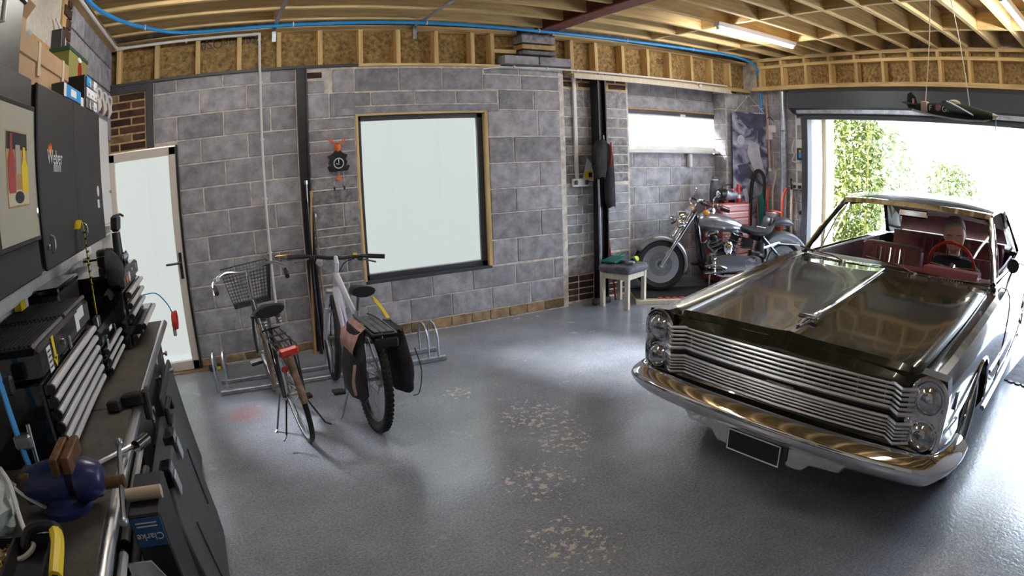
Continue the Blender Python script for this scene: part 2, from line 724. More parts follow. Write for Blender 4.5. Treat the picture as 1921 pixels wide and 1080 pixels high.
# brick panel over the door, its joints in yellow mortar
yb = obj('mortar_panel', MB().bb(.13, .505, .001, .02, 2.09, 2.62), 'mortar_yellow', wall, 0)
for i in range(7):
    z0 = 2.095 + i * .075
    js = [.135, .36, .50] if i % 2 else [.135, .235, .50]
    for a, b in zip(js[:-1], js[1:]):
        o = block(a, b, z0, z0 + .075, -.004, 'brick' if random.random() < .8 else 'brick_tan', name='brick', gap=.008, ch=.004)
obj('dark_liner', MB().bb(.51, .578, -.022, .02, 2.09, 2.69), 'dark_grey', wall, 0)
obj('lintel_timber', MB().bb(.13, .51, -.018, .02, 2.62, 2.70), 'dark_grey', wall, 0)
# field between the black post and the big window: mixed rough courses
zz = [.095, .32, .42, .62, .72, .88, .98, 1.085, 1.16, 1.385, 1.524, 1.642, 1.877, 1.985, 2.09, 2.20]
for a, b in zip(zz[:-1], zz[1:]):
    s_ = random.choice([2.30, 2.36, None])
    row([2.055, s_, 2.515] if (s_ and b - a > .12) else [2.055, 2.515], a, b, 0, 'block_rough' if b < 1.7 else 'block')
row([2.055, 2.27, 2.53], 2.20, 2.44)
row([2.055, 2.23], 2.44, 2.57)
row([2.055, 2.21], 2.585, 2.655, 0, 'brick', name='brick')
row([2.30, 2.52, 2.97, 3.425, 3.875], 2.44, 2.675)
row([2.31, 2.68, 3.13, 3.57, 4.04], 2.298, 2.435)
obj('lintel', MB().bb(2.33, 4.04, -.006, .05, 2.215, 2.290, .006), 'block_pale', wall, 0)
# right of the window
row([3.875, 4.322, 4.80], 2.452, 2.611)
row([3.89, 4.30, 4.80], 2.615, 2.68)
row([4.045, 4.469, 4.81], 2.234, 2.45)
zs = [2.234, 1.946, 1.668, 1.399, 1.141, .862, .596]
for i, (a, b) in enumerate(zip(zs[:-1], zs[1:])):
    row([3.912, 4.513, 4.80] if i % 2 == 0 else [3.912, 4.21, 4.80], b, a)
# below the window
row([2.055, 2.35, 2.779, 3.215, 3.669, 4.179, 4.669, 4.80], .361, .585)
row([2.055, 2.52, 2.965, 3.422, 3.884, 4.365, 4.80], .125, .361)
row([2.055, 2.28, 2.5, 2.73, 2.95, 3.18, 3.40, 3.63, 3.85, 4.08, 4.30, 4.53, 4.80], .012, .125, -.006, 'brick_tan', name='brick')
# pier
zp = [2.505, 2.287, 2.174, 2.054, 1.942, 1.838, 1.734, 1.608, 1.512, 1.401]
for a, b in zip(zp[:-1], zp[1:]):
    row([4.875, 5.20, 5.50, 5.84] if a - b > .15 else random.choice([[4.875, 5.24, 5.47, 5.84], [4.875, 5.33, 5.84]]), b, a, .1, 'block_rough' if random.random() < .6 else 'block')
zp = [1.37, 1.266, 1.148, 1.044, .925, .821, .716, .566]
for i, (a, b) in enumerate(zip(zp[:-1], zp[1:])):
    row([4.875, 5.07, 5.22, 5.47, 5.84] if i % 2 else [4.875, 5.14, 5.47, 5.84], b, a, .1, 'block_pale')
row([4.875, 5.30, 5.84], .33, .55, .1, 'block_rough')
for a, b in ((.02, .095), (.095, .17), (.17, .25), (.25, .33)):
    row([4.875, 5.07, 5.29, 5.49, 5.66, 5.84], a, b, .1, 'brick', name='brick')
obj('mortar_panel', MB().bb(4.875, 5.84, .098, .13, 2.508, 2.69), 'mortar_yellow', wall, 0)
for i, z0 in enumerate((2.515, 2.59)):
    row([4.89, 5.03, 5.17, 5.30] if i else [4.89, 5.11, 5.30], z0, z0 + .075, .094, 'brick', name='brick', gap=.008)
    row([5.52, 5.66, 5.83] if i else [5.55, 5.83], z0, z0 + .075, .094, 'brick', name='brick', gap=.008)
row([4.875, 5.10, 5.25], 2.62, 2.69, .09)
# recess wall with the long window
row([5.87, 5.93, 6.40, 6.87, 7.34, 7.62], 2.495, 2.69, .3)
obj('lintel', MB().bb(5.87, 7.64, .288, .34, 2.335, 2.485, .006), 'block_pale', wall, 0)
obj('timber_strip', MB().bb(5.84, 7.64, .27, .31, 2.315, 2.335), 'wood_tan', wall, 0)
zr = [1.75, 1.563, 1.316, 1.087, .866, .64, .42, .2, .01]
for i, (a, b) in enumerate(zip(zr[:-1], zr[1:])):
    row([5.87, 6.08, 6.51, 6.94, 7.62] if i % 2 == 0 else [5.87, 6.285, 6.72, 7.14, 7.62], b, a, .3, 'block' if i < 1 else 'block_pale')
# right-hand pilaster
for i, (a, b) in enumerate(((2.69, 2.63), (2.63, 2.40), (2.40, 2.17), (2.17, 1.95), (1.95, 1.72), (1.72, 1.5), (1.5, 1.27), (1.27, 1.05), (1.05, .82), (.82, .6), (.6, .37), (.37, .15))):
    if i == 0:
        row([7.63, 7.76, 7.88], b, a, .05, 'brick', name='brick')
    else:
        row([7.63, 7.88, 8.09] if i % 2 else [7.63, 7.75, 8.09], b, a, .05, 'block_pale' if i < 3 else 'block')

for i in range(11):
    o = block(-.12, .12, .15 + i * .225, .375 + i * .225, 0, 'block', d=.05)
    o.rotation_euler = (0, 0, -PI / 2)
    o.location = (7.637, .178, .2625 + i * .225)

# frieze of studs over the back wall, OSB behind
obj('osb_panel', MB().bb(.15, 8.1, .10, .13, 2.70, 3.14), 'osb', wall, 0)
obj('bottom_plate', MB().bb(.15, 2.56, -.028, .10, 2.69, 2.715), 'dark_grey', wall, 0)
obj('bottom_plate', MB().bb(2.56, 4.07, -.028, .10, 2.69, 2.715), 'timber', wall, 0)
obj('bottom_plate', MB().bb(4.93, 8.05, -.06, .10, 2.655, 2.70), 'timber', wall, 0)
obj('top_plate', MB().bb(.15, 4.28, -.015, .10, 3.06, 3.105), 'timber', wall, 0)
obj('top_plate', MB().bb(4.73, 8.05, -.015, .10, 3.06, 3.105), 'timber', wall, 0)
stud_me = MB().box((0, 0, 0), (.045, .115, .345), None, .002).mesh('stud', 0)
x = .235
k = 0
while x < 8.0:
    if not (4.02 < x < 4.95):
        obj('stud', stud_me, 'timber_z', wall, 0, (x, .043, 2.887))
    x += .39 + (.008 if k % 3 else -.01)
    k += 1
for x in (3.99, 4.98):
    obj('stud', stud_me, 'timber_z', wall, 0, (x, .043, 2.887))
obj('blocking', MB().bb(4.01, 4.27, -.01, .10, 2.85, 2.89), 'timber', wall, 0)
# block column carrying the red beam
row([4.075, 4.50, 4.92], 2.715, 2.82, -.1, d=.2)
row([4.29, 4.72], 2.83, 2.885, -.1, 'block_rough', d=.2)
row([4.29, 4.72], 2.89, 2.955, -.1, 'mortar_yellow', d=.2)
row([4.29, 4.72], 2.96, 3.075, -.1, 'block_rough', d=.2)
# stencilled maker's print on the OSB, upside down as in the frame
for s_, x, z, sz in (('SterlingOSB', 1.33, 3.015, .125), ('OSB', 6.45, 2.95, .10)):
    text('printed_lettering', s_, 'black_paint', wall, (x, .098, z), (PI / 2, PI, 0), sz)

# ------------------------------------------------------------------ left wall
wl = struct('wall_left', MB().bb(-.2, .125, -6.6, .3, 0, 3.34), 'plaster', 'pale plastered garage side wall above the workbench')
zl = 2.20
for i in range(4):
    ys = [-1.62, -1.22, -.78, -.34, .02] if i % 2 else [-1.62, -1.42, -.98, -.54, -.1, .02]
    for a, b in zip(ys[:-1], ys[1:]):
        key = (round(b - a, 3), 'l')
        if key not in _bmesh:
            _bmesh[key] = MB().box((0, 0, 0), (.05, b - a - .012, .213), None, .006).mesh('block', 0)
        obj('block', _bmesh[key], 'block', wl, 0, (.125 + random.uniform(0, .004), (a + b) / 2, zl + .1125))
    zl += .225
for i in range(6):
    z0 = 2.62 + i * .075
    key = (i % 2, 'lb')
    if key not in _bmesh:
        _bmesh[key] = MB().box((0, 0, 0), (.05, .10 if i % 2 else .19, .064), None, .004).mesh('brick', 0)
    obj('brick', _bmesh[key], 'brick', wl, 0, (.128, -1.70 if i % 2 else -1.74, z0 + .03))
obj('mortar_panel', MB().bb(.12, .14, -1.86, -1.62, 2.55, 3.1), 'mortar_yellow', wl, 0)
obj('wall_plate', MB().bb(.125, .21, -6.4, 0, 3.03, 3.10), 'timber_y', wl, 0)
# ------------------------------------------------------------------ wall behind the camera
wn = struct('wall_near', MB().bb(-.2, 8.4, -6.7, -6.4, 0, 3.34), 'block', 'plain block wall on the near side of the garage')

# ------------------------------------------------------------------ right wall with the garage door opening
wr_ = MB()
wr_.bb(8.108, 8.4, -1.10, .6, 0, 3.34)
wr_.bb(8.108, 8.4, -6.6, -5.75, 0, 3.34)
wr_.bb(8.108, 8.4, -5.75, -1.10, 2.29, 3.34)
wr = struct('wall_right', wr_, 'mortar', 'block wall around the wide garage door opening')
for j in range(12):
    z0 = .0 + .225 * j
    ys = [-1.09, -.86, -.42, .04] if j % 2 else [-1.09, -.63, -.19, .04]
    for a, b in zip(ys[:-1], ys[1:]):
        key = (round(b - a, 3), 'r')
        if key not in _bmesh:
            _bmesh[key] = MB().box((0, 0, 0), (.05, b - a - .012, .213), None, .006).mesh('block', 0)
        obj('block', _bmesh[key], 'block', wr, 0, (8.123 + random.uniform(-.003, .003), (a + b) / 2, z0 + .1125))
obj('osb_panel', MB().bb(8.05, 8.09, -6.4, -.2, 2.70, 3.12), 'osb', wr, 0)
for z0, z1 in ((2.665, 2.72), (2.975, 3.015), (3.075, 3.12)):
    obj('rail', MB().bb(7.93, 8.05, -6.4, -.2, z0, z1), 'timber_y', wr, 0)
obj('rail', MB().bb(7.96, 8.1, -6.4, -.85, 2.625, 2.665), 'timber_y', wr, 0)
st1 = MB().box((0, 0, 0), (.115, .045, .255), None, .002).mesh('stud', 0)
st2 = MB().box((0, 0, 0), (.115, .045, .06), None, .002).mesh('stud', 0)
y = -.35
while y > -6.35:
    obj('stud', st1, 'timber_z', wr, 0, (7.99, y, 2.8475))
    obj('stud', st2, 'timber_z', wr, 0, (7.99, y + .02, 3.045))
    y -= .40
# cream outer reveal of the opening
obj('reveal', MB().bb(8.4, 8.62, -1.16, -1.04, 0, 2.3), 'cream', wr, 0)

# roller shutter: box, curtain edge, guide rails
sh = thing('roller_shutter', 'dark grey roller shutter box rolled up above the garage opening', 'roller shutter', (7.9, -3.3, 2.29))
obj('shutter_box', MB().prism([(0, 2.40), (0, 2.60), (.05, 2.655), (.24, 2.655), (.24, 2.31), (.10, 2.34)], (7.86, -.88, 0), (1, 0, 0), (0, 0, 1), 5.2, (0, -1, 0)), 'anthracite', sh, 0).location = (-7.9, 3.3, -2.29)
obj('bottom_bar', MB().bb(7.90, 7.98, -6.08, -.98, 2.325, 2.405, .01), 'galv', sh, 0).location = (-7.9, 3.3, -2.29)
obj('curtain_end', MB().bb(7.95, 8.05, -6.0, -1.05, 2.255, 2.33, .008), 'anthracite', sh, 0).location = (-7.9, 3.3, -2.29)
for yy in (-1.06, -5.74):
    obj('guide_rail', MB().bb(7.97, 8.09, yy - .055, yy + .045, 0, 2.33, .006), 'anthracite', sh, 0).location = (-7.9, 3.3, -2.29)

# ------------------------------------------------------------------ ceiling
ce = struct('ceiling', MB().bb(-.2, 8.4, -6.6, .6, 3.325, 3.40), 'ply', 'timber joisted garage ceiling with plywood deck')
jl = MB().box((0, 0, 0), (4.29, .047, .215), None, .002).mesh('joist', 0)
jr = MB().box((0, 0, 0), (3.46, .047, .215), None, .002).mesh('joist', 0)
bl = MB().box((0, 0, 0), (.045, .348, .18), None, .002).mesh('blocking', 0)
for k in range(16):
    y = -.25 - .4 * k
    obj('joist', jl, 'timber', ce, 0, (2.305, y, 3.213))
    y2 = -.33 - .4 * k
    obj('joist', jr, 'timber', ce, 0, (6.36, y2, 3.213))
    if k < 15:
        for x in (5.92, 7.06):
            obj('blocking', bl, 'timber_y', ce, 0, (x + random.uniform(-.012, .012), y2 - .2, 3.20))
        if k % 2 == 0:
            obj('blocking', bl, 'timber_y', ce, 0, (1.73, y - .2, 3.21))
        obj('blocking', bl, 'timber_y', ce, 0, (4.70, y2 - .2, 3.20))
# red oxide steel beam
bmx = MB()
bmx.bb(4.44, 4.62, -6.4, .02, 3.078, 3.092)
bmx.bb(4.525, 4.535, -6.4, .02, 3.09, 3.30)
bmx.bb(4.44, 4.62, -6.4, .02, 3.295, 3.31)
bo = struct('beam_steel', bmx, 'red_oxide', 'red oxide painted steel beam crossing the ceiling joists')
# galvanised restraint straps, bent down the wall
for i, (x, lb) in enumerate(((1.74, 'galvanised strap across the ceiling joists nearest the side wall'), (3.13, 'galvanised strap across the joists above the big frosted window'))):
    t = MB().bb(x - .02, x + .02, -2.2, -.03, 3.092, 3.10)
    t.bb(x - .02, x + .02, -.045, -.02, 2.96, 3.10)
    s = tag(obj('restraint_strap', t, 'galv', None, 0), lb, 'metal strap', 'ceiling straps')

# ------------------------------------------------------------------ big window
w1 = struct('window_1', MB(), 'frosted')
fr = MB()
for a in ((2.545, 3.885, .60, .655), (2.545, 3.885, 2.155, 2.205), (2.545, 2.585, .60, 2.205), (3.81, 3.885, .60, 2.205)):
    fr.bb(a[0], a[1], .05, .13, a[2], a[3], .004)
obj('window_frame', fr, 'anthracite', w1, 0)
obj('pane', MB().bb(2.58, 3.82, .085, .095, .65, 2.16), 'frosted', w1, 0)
obj('glazing_bead', MB().bb(2.58, 3.80, .072, .084, .645, .665), 'white_plastic', w1, 0)
obj('timber_lining', MB().bb(3.872, 3.905, -.012, .14, .60, 2.225), 'timber_z', w1, 0)
obj('timber_lining', MB().bb(2.52, 3.90, -.006, .14, 2.205, 2.222), 'timber', w1, 0)
obj('timber_lining', MB().bb(2.522, 2.545, -.004, .14, .60, 2.21), 'timber_z', w1, 0)
obj('window_sill', MB().bb(2.53, 3.90, -.006, .14, .572, .602), 'anthracite', w1, 0)
w1['label'] = 'large square frosted window with dark frame in the block wall'
# long window in the recess
w2 = struct('window_2', MB(), 'frosted')
fr = MB()
for a in ((5.87, 7.85, 2.245, 2.31), (5.87, 7.85, 1.76, 1.84), (5.87, 5.90, 1.76, 2.31), (7.82, 7.85, 1.76, 2.31)):
    fr.bb(a[0], a[1], .30, .40, a[2], a[3], .004)
obj('window_frame', fr, 'white_paint', w2, 0)
obj('pane', MB().bb(5.89, 7.83, .345, .355, 1.83, 2.25), 'frosted_bright', w2, 0)
obj('window_sill', MB().bb(5.87, 7.62, .20, .32, 1.755, 1.79, .006), 'white_paint', w2, 0)
obj('latch', MB().bb(6.92, 7.02, .27, .31, 2.245, 2.285, .006), 'white_plastic', w2, 0)
obj('top_frame', MB().bb(5.87, 7.62, .285, .31, 2.262, 2.318), 'dark_grey', w2, 0)
w2['label'] = 'long low bright window above the motorcycle'
# side door with frosted glazing
d1 = struct('door_1', MB(), 'upvc')
fr = MB()
for a in ((.12, .185, .02, 2.075), (.715, .785, .02, 2.075), (.12, .785, 2.0, 2.075), (.12, .785, .02, .11)):
    fr.bb(a[0], a[1], -.05, .03, a[2], a[3], .006)
obj('door_frame', fr, 'upvc', d1, 0)
obj('pane', MB().bb(.18, .72, -.005, .005, .10, 2.01), 'frosted_door', d1, 0)
obj('door_edge_strip', MB().bb(.785, .803, -.055, .03, .02, 2.085), 'black_paint', d1, 0)  # black strip along the right edge of the door
h = MB()
h.bb(.735, .765, -.064, -.05, .88, 1.12, .004)
h.tube([(.75, -.055, 1.03), (.75, -.10, 1.03), (.735, -.108, 1.03), (.61, -.108, 1.03)], .011, 8)
obj('handle', h, 'black_paint', d1)
obj('threshold', MB().bb(.12, 1.0, -.10, .03, 0, .018), 'brick_tan', d1, 0)
d1['label'] = 'white framed glass door with frosted pane and lever handle'

# black full-height posts
po = MB()
po.bb(1.957, 2.05, -.02, .01, 0, 2.69)
po.bb(1.957, 1.972, -.05, .01, 0, 2.69)
po.bb(2.035, 2.05, -.05, .01, 0, 2.69)
struct('post_steel', po, 'black_paint', 'black steel channel post between the block panels')
po = MB()
po.bb(5.285, 5.30, -.06, .09, 0, 2.70)
po.bb(5.385, 5.40, -.06, .09, 0, 2.70)
po.bb(5.30, 5.385, -.005, .012, 0, 2.70)
struct('post_steel', po, 'black_paint', 'black steel post on the pier beside the stool')
# ================================================================== CAR
def interp(tab, x):
    if x <= tab[0][0]:
        return tab[0][1]
    for (a, va), (b, vb) in zip(tab[:-1], tab[1:]):
        if x <= b:
            t = (x - a) / (b - a)
            return va + (vb - va) * t
    return tab[-1][1]


def bool_cut(o, cutters):
    for c in cutters:
        md = o.modifiers.new('cut', 'BOOLEAN')
        md.operation = 'DIFFERENCE'
        md.solver = 'EXACT'
        md.object = c
    dg = bpy.context.evaluated_depsgraph_get()
    dg.update()
    me = bpy.data.meshes.new_from_object(o.evaluated_get(dg))
    old = o.data
    o.modifiers.clear()
    o.data = me
    bpy.data.meshes.remove(old)
    me.shade_smooth()
    me.set_sharp_from_angle(angle=math.radians(28))
    for c in cutters:
        m_ = c.data
        bpy.data.objects.remove(c)
        bpy.data.meshes.remove(m_)


car = thing('car', 'dark olive green two-door classic car with chrome bumper and stacked headlights', 'car', (3.44, -3.965, 0), math.radians(7))
LEN = 5.42
Wt = [(0, .875), (.3, .90), (.9, .935), (1.6, .965), (2.4, .985), (3.4, .985), (4.2, .97), (5.0, .93), (5.42, .90)]
HS = [(0, .865), (.25, .885), (.7, .925), (1.2, .965), (1.75, 1.0), (2.4, .995), (3.2, .985), (3.8, 1.005), (4.4, 1.0), (5.0, .96), (5.42, .92)]
HT = [(0, .855), (.25, .872), (.7, .905), (1.2, .945), (1.65, .985), (1.85, .985), (4.05, .995), (4.6, .98), (5.1, .94), (5.42, .90)]
HB = [(0, .40), (.3, .30), (.8, .24), (4.6, .24), (5.42, .36)]


def half(l):
    W, hs, ht, hb = interp(Wt, l), interp(HS, l), interp(HT, l), interp(HB, l)
    return [(0, hb), (.72 * W, hb), (.90 * W, hb + .02), (.965 * W, min(hb + .12, .44)), (.985 * W, .475), (.968 * W, .545), (.985 * W, .61), (.992 * W, hs - .15), (.980 * W, hs - .05),
            (.955 * W, hs - .010), (.91 * W, hs), (.87 * W, hs - .012), (.835 * W, ht - .006), (.45 * W, ht + .006), (0, ht + .012)]


secs = []
ls = [.09 + (LEN - .09) * i / 46 for i in range(47)]
for l in ls:
    h = half(l)
    secs.append([(l, a, b) for a, b in h] + [(l, -a, b) for a, b in h[-2:0:-1]])
body = obj('body', MB().loft(secs), 'car_paint', car, 28)
cut = []
for l, r in ((.95, .405), (3.97, .39)):
    for s in (-1, 1):
        cut.append(obj('cutter', MB().cyl((l, s * .60, .335), (l, s * 1.2, .335), r, n=36), 'black_paint', car))
cut.append(obj('cutter', MB().loft([[(1.90, -.76, .34), (1.90, .76, .34), (4.0, .76, .34), (4.0, -.76, .34)], [(1.86, -.80, 1.3), (1.86, .80, 1.3), (4.1, .80, 1.3), (4.1, -.80, 1.3)]]), 'black_paint', car))
bool_cut(body, cut)
# inner wheel wells and floor pan
for l in (.95, 3.97):
    for s in (-1, 1):
        obj('wheel_well', MB().cyl((l, s * .585, .335), (l, s * .60, .335), .42, n=28), 'black_paint', car)
# hood with its front lip
hd = MB()
rows_ = []
for i in range(15):
    l = .125 + (1.60 - .125) * i / 14
    W = interp(Wt, l) * .825
    ht = interp(HT, l)
    r_ = []
    for j in range(25):
        u = -1 + 2 * j / 24
        z = ht + .022 + .010 * (1 - u * u) + .010 * max(0, 1 - abs(u) * 7) - .014 * max(0, abs(u) - .9) * 10
        r_.append((l, u * W, z))
    rows_.append(r_)
lip = []
for (dl, dz) in ((-.080, -.066), (-.086, -.078), (-.070, -.090)):
    lip.append([(.115 + dl + .045 * (abs(p[1]) / .72) ** 2, p[1] * .99, p[2] + dz - (.012 if abs(p[1]) > .68 else 0)) for p in rows_[0]])
hd.loft(lip[::-1] + rows_, closed=False)
hood = obj('hood', hd, 'car_paint', car, 22)
sd = hood.modifiers.new('thick', 'SOLIDIFY')
sd.thickness = .012
sd.offset = -1
obj('hood_spear', MB().tube([(.22, 0, .912), (.6, 0, .942), (1.1, 0, .985), (1.56, 0, 1.027)], [.010, .008, .007, .005], 8), 'chrome', hood)
orn = MB()
orn.box((.33, 0, .938), (.035, .12, .022), None, .008)
orn.tube([(.20, 0, .918), (.34, 0, .936), (.48, 0, .938)], [.004, .014, .008], 8)
obj('hood_ornament', orn, 'chrome', hood)
# cowl panel with vent slots
cw = MB()
rr_ = []
for (l, dz) in ((1.605, .006), (1.68, .008), (1.76, .012)):
    rr_.append([(l + .10 * (abs(u) ** 2), u * .80, interp(HT, l) + dz + .012 * (1 - u * u)) for u in [-1 + j / 8 for j in range(17)]])
cw.loft(rr_, closed=False)
cwl = obj('cowl', cw, 'car_paint', car, 30)
for s in (-1, 1):
    v = MB()
    for i in range(14):
        v.box((1.655 + .02, s * (.30 + i * .022), interp(HT, 1.66) + .019), (.05, .006, .006))
    obj('vent_grille', v, 'black_paint', cwl, 0)

# grille: dark backing, bars, dividers
obj('grille_backing', MB().bb(.105, .13, -.77, .77, .535, .83), 'black_paint', car, 0)


def gl(w_, extra=0.0):
    a = abs(w_)
    return (.035 + .035 * (a / .62) ** 2 if a <= .62 else .07 - .05 * (a - .62) / .06 if a <= .68 else .02 + .05 * (a - .68) / .08) + extra


gp = [-.765, -.72, -.68, -.62, -.5, -.3, 0, .3, .5, .62, .68, .72, .765]
for k, (z, r) in enumerate([(.806, .010), (.783, .008), (.760, .008), (.737, .008), (.714, .008), (.690, .012), (.642, .012), (.622, .0068), (.605, .0068), (.588, .0068), (.571, .0068), (.550, .010)]):
    obj('grille_bar', MB().tube([(gl(p), p, z) for p in gp], r, 6), 'alu', car)
obj('grille_band', MB().loft([[(gl(p) + .012, p, z) for p in gp] for z in (.655, .678)], closed=False), 'black_satin', car)
for i in range(9):
    p = -.58 + i * .145
    for z0, z1 in ((.690, .806), (.550, .642)):
        obj('grille_divider', MB().box((gl(p) + .012, p, (z0 + z1) / 2), (.012, .006, z1 - z0)), 'chrome', car, 0)
obj('grille_emblem', MB().box((.026, -.03, .664), (.014, .16, .012), None, .004), 'chrome', car, 0)
obj('lower_valance', MB().bb(.03, .10, -.82, .82, .47, .545, .01), 'car_paint', car, 0)


def capsule(cx, z0, z1, r, n=10):
    out = []
    for i in range(n + 1):
        a = PI * i / n
        out.append((cx + r * math.cos(a), z1 - r + r * math.sin(a)))
    for i in range(n + 1):
        a = PI + PI * i / n
        out.append((cx + r * math.cos(a), z0 + r + r * math.sin(a)))
    return out


for s in (-1, 1):
    c = s * .805
    pz = MB()
    pz.prism(capsule(0, .50, .868, .092), (.145, c, 0), (0, s, 0), (0, 0, 1), -.10 * s if s > 0 else .10 * -s, (s, 0, 0) if False else (-1, 0, 0))
    bz = MB()
    poly = [(c + s * a, b) for a, b in [(-.095, .52), (-.095, .86), (-.06, .882), (.075, .872), (.092, .80), (.088, .56), (.06, .505), (-.05, .49)]]
    bz.prism(poly, (.15, 0, 0), (0, 1, 0), (0, 0, 1), .085, (-1, 0, 0))
    hb = obj('headlight_housing', bz, 'car_paint', car, 0)
    rim = capsule(c, .502, .870, .090)
    obj('headlight_bezel', MB().tube([(.058, a, b) for a, b in rim], .012, 6, closed=True), 'chrome', hb)
    obj('bezel_face', MB().prism([(a, b) for a, b in capsule(c, .51, .862, .082)], (.075, 0, 0), (0, 1, 0), (0, 0, 1), .012, (-1, 0, 0)), 'chrome', hb, 0)
    for z in (.772, .598):
        ln = MB().lathe([(0, .045), (.03, .042), (.058, .030), (.070, .012), (.074, 0)], (.064, c, z), (-1, 0, 0), 24)
        lamp = obj('headlight', ln, 'lens', car)
        obj('headlight_ring', MB().torus((.064, c, z), (1, 0, 0), .076, .008, 28, 6), 'chrome', lamp)

# chrome front bumper
plan = [(-.955, .34), (-.955, .20), (-.925, .07), (-.86, .0), (-.6, -.045), (-.3, -.065), (0, -.07), (.3, -.065), (.6, -.045), (.86, .0), (.925, .07), (.955, .20), (.955, .34)]
prof = [(-.03, .40), (-.005, .395), (.045, .445), (.064, .478), (.064, .492), (.050, .510), (.010, .540), (-.012, .546), (-.03, .540)]
P_ = [Vector((l, w_, 0)) for w_, l in plan]
P_ = spline([(p.x, p.y, 0) for p in P_], 3)
ss = []
for i, p in enumerate(P_):
    d = (P_[min(i + 1, len(P_) - 1)] - P_[max(i - 1, 0)]).normalized()
    n = Vector((-d.y, d.x, 0))
    ss.append([p + n * a + Vector((0, 0, b)) for a, b in prof])
bump_ = obj('front_bumper', MB().loft(ss), 'chrome', car, 40)
for s in (-1, 1):
    gv = MB()
    gv.prism([(s * .17, .30), (s * .17, .41), (s * .50, .41), (s * .46, .36), (s * .30, .345), (s * .26, .30)], (-.06, 0, 0), (0, 1, 0), (0, 0, 1), .02, (1, 0, 0))
    obj('bumper_apron', gv, 'chrome', bump_, 0)
pl = obj('number_plate', MB().bb(-.105, -.098, -.155, .165, .30, .415), 'black_satin', car, 0)
fr = MB()
for a in ((-.155, .165, .30, .306), (-.155, .165, .409, .415), (-.155, -.149, .30, .415), (.159, .165, .30, .415)):
    fr.bb(-.109, -.104, *a)
obj('plate_border', fr, 'white_card', pl, 0)

# wheels
for l, lab in ((.95, 0), (3.97, 1)):
    for s in (-1, 1):
        y = s * .80
        ty = MB().lathe([(.215, -.085), (.27, -.10), (.325, -.095), (.342, -.06), (.345, 0), (.342, .06), (.325, .095), (.27, .10), (.215, .085)], (l, y, .343), (0, 1, 0), 40)
        wh = obj('tyre', ty, 'rubber', car)
        obj('wheel_rim', MB().lathe([(.215, -.09), (.225, .075), (.20, .06), (.17, .03), (0, .02)], (l, y, .343), (0, s, 0), 36), 'chrome', wh)
        obj('hub_cap', MB().lathe([(.13, .03), (.12, .055), (.06, .07), (0, .075)], (l, y, .343), (0, s, 0), 28), 'chrome', wh)
        obj('whitewall', MB().lathe([(.245, .0975), (.262, .1015), (.262, .1025), (.245, .0985)], (l, y, .343), (0, s, 0), 40, closed=True), 'white_card', wh)
        obj('arch_trim', MB().tube(arc((l, s * (interp(Wt, l) * .987 + .004), .335), .408, math.radians(8), math.radians(172), 26), .010, 6), 'chrome', car)

# side trim, sills, door gaps, handles
for s in (-1, 1):
    pts = []
    for i in range(30):
        l = 1.40 + (3.52 - 1.40) * i / 29
        pts.append((l, s * (interp(Wt, l) * .968 + .006), .545))
    obj('side_trim', MB().tube(pts, .012, 6), 'chrome', car)
    obj('sill_trim', MB().tube([(1.40, s * .935, .30), (2.4, s * .955, .29), (3.52, s * .955, .29)], .018, 6), 'chrome', car)
    obj('fender_trim', MB().tube([(.12 + i * .05, s * (interp(Wt, .12 + i * .05) * .968 + .005), .545) for i in range(9)], .010, 6), 'chrome', car)
    for l in (1.82, 3.28):
        obj('door_gap', MB().tube([(l, s * (a + .002), b) for a, b in half(l)[3:11]], .003, 4), 'black_paint', car)
    obj('door_handle', MB().tube([(3.05, s * 1.0, .86), (3.09, s * 1.02, .865), (3.19, s * 1.02, .865), (3.21, s * 1.0, .86)], .009, 6), 'chrome', car)
    obj('side_marker', MB().box((.34, s * (interp(Wt, .34) * .99 + .004), .70), (.03, .014, .09), None, .004), 'chrome', car, 0)

# greenhouse
def wsp(u, t):
    """windscreen: u -1..1 across, t 0 bottom 1 top"""
    lb, lt = 1.675 + .155 * abs(u) ** 2.4, 2.28 + .10 * abs(u) ** 2.2
    wb_, wt_ = .80 * u, .655 * u
    hb_, ht_ = 1.005, 1.435 - .022 * u * u
    bul = .03 * math.sin(PI * t)
    return (lb + (lt - lb) * t - bul * .5, wb_ + (wt_ - wb_) * t, hb_ + (ht_ - hb_) * t + bul * .5)


obj('windscreen', MB().loft([[wsp(-1 + j / 10, t / 5) for j in range(21)] for t in range(6)], closed=False), 'car_glass', car)
fr = MB()
fr.tube([wsp(-1 + j / 10, 0) for j in range(21)], .006, 6)
obj('windscreen_trim', fr, 'chrome', car)
for s in (-1, 1):
    pp = [wsp(s, t / 5) for t in range(6)]
    q = MB()
    q.loft([[(a - .012, b + s * .0, c + .012), (a - .002, b + s * .026, c + .006), (a + .05, b + s * .028, c - .012), (a + .05, b - s * .002, c - .014), (a + .012, b - s * .018, c)] for a, b, c in pp])
    pil = obj('windscreen_pillar', q, 'car_paint', car)
    obj('pillar_trim', MB().tube([(a - .008, b + s * .012, c + .012) for a, b, c in pp], .009, 6), 'chrome', pil)
    # vent window
    ob = MB()
    ob.tube([(1.90, s * .80, 1.01), (2.16, s * .80, 1.015), (2.40, s * .70, 1.36)], .007, 6)
    ob.tube([(2.16, s * .80, 1.015), (2.18, s * .775, 1.20), (2.2, s * .745, 1.27)], .006, 6)
    obj('vent_window_frame', ob, 'chrome', car)
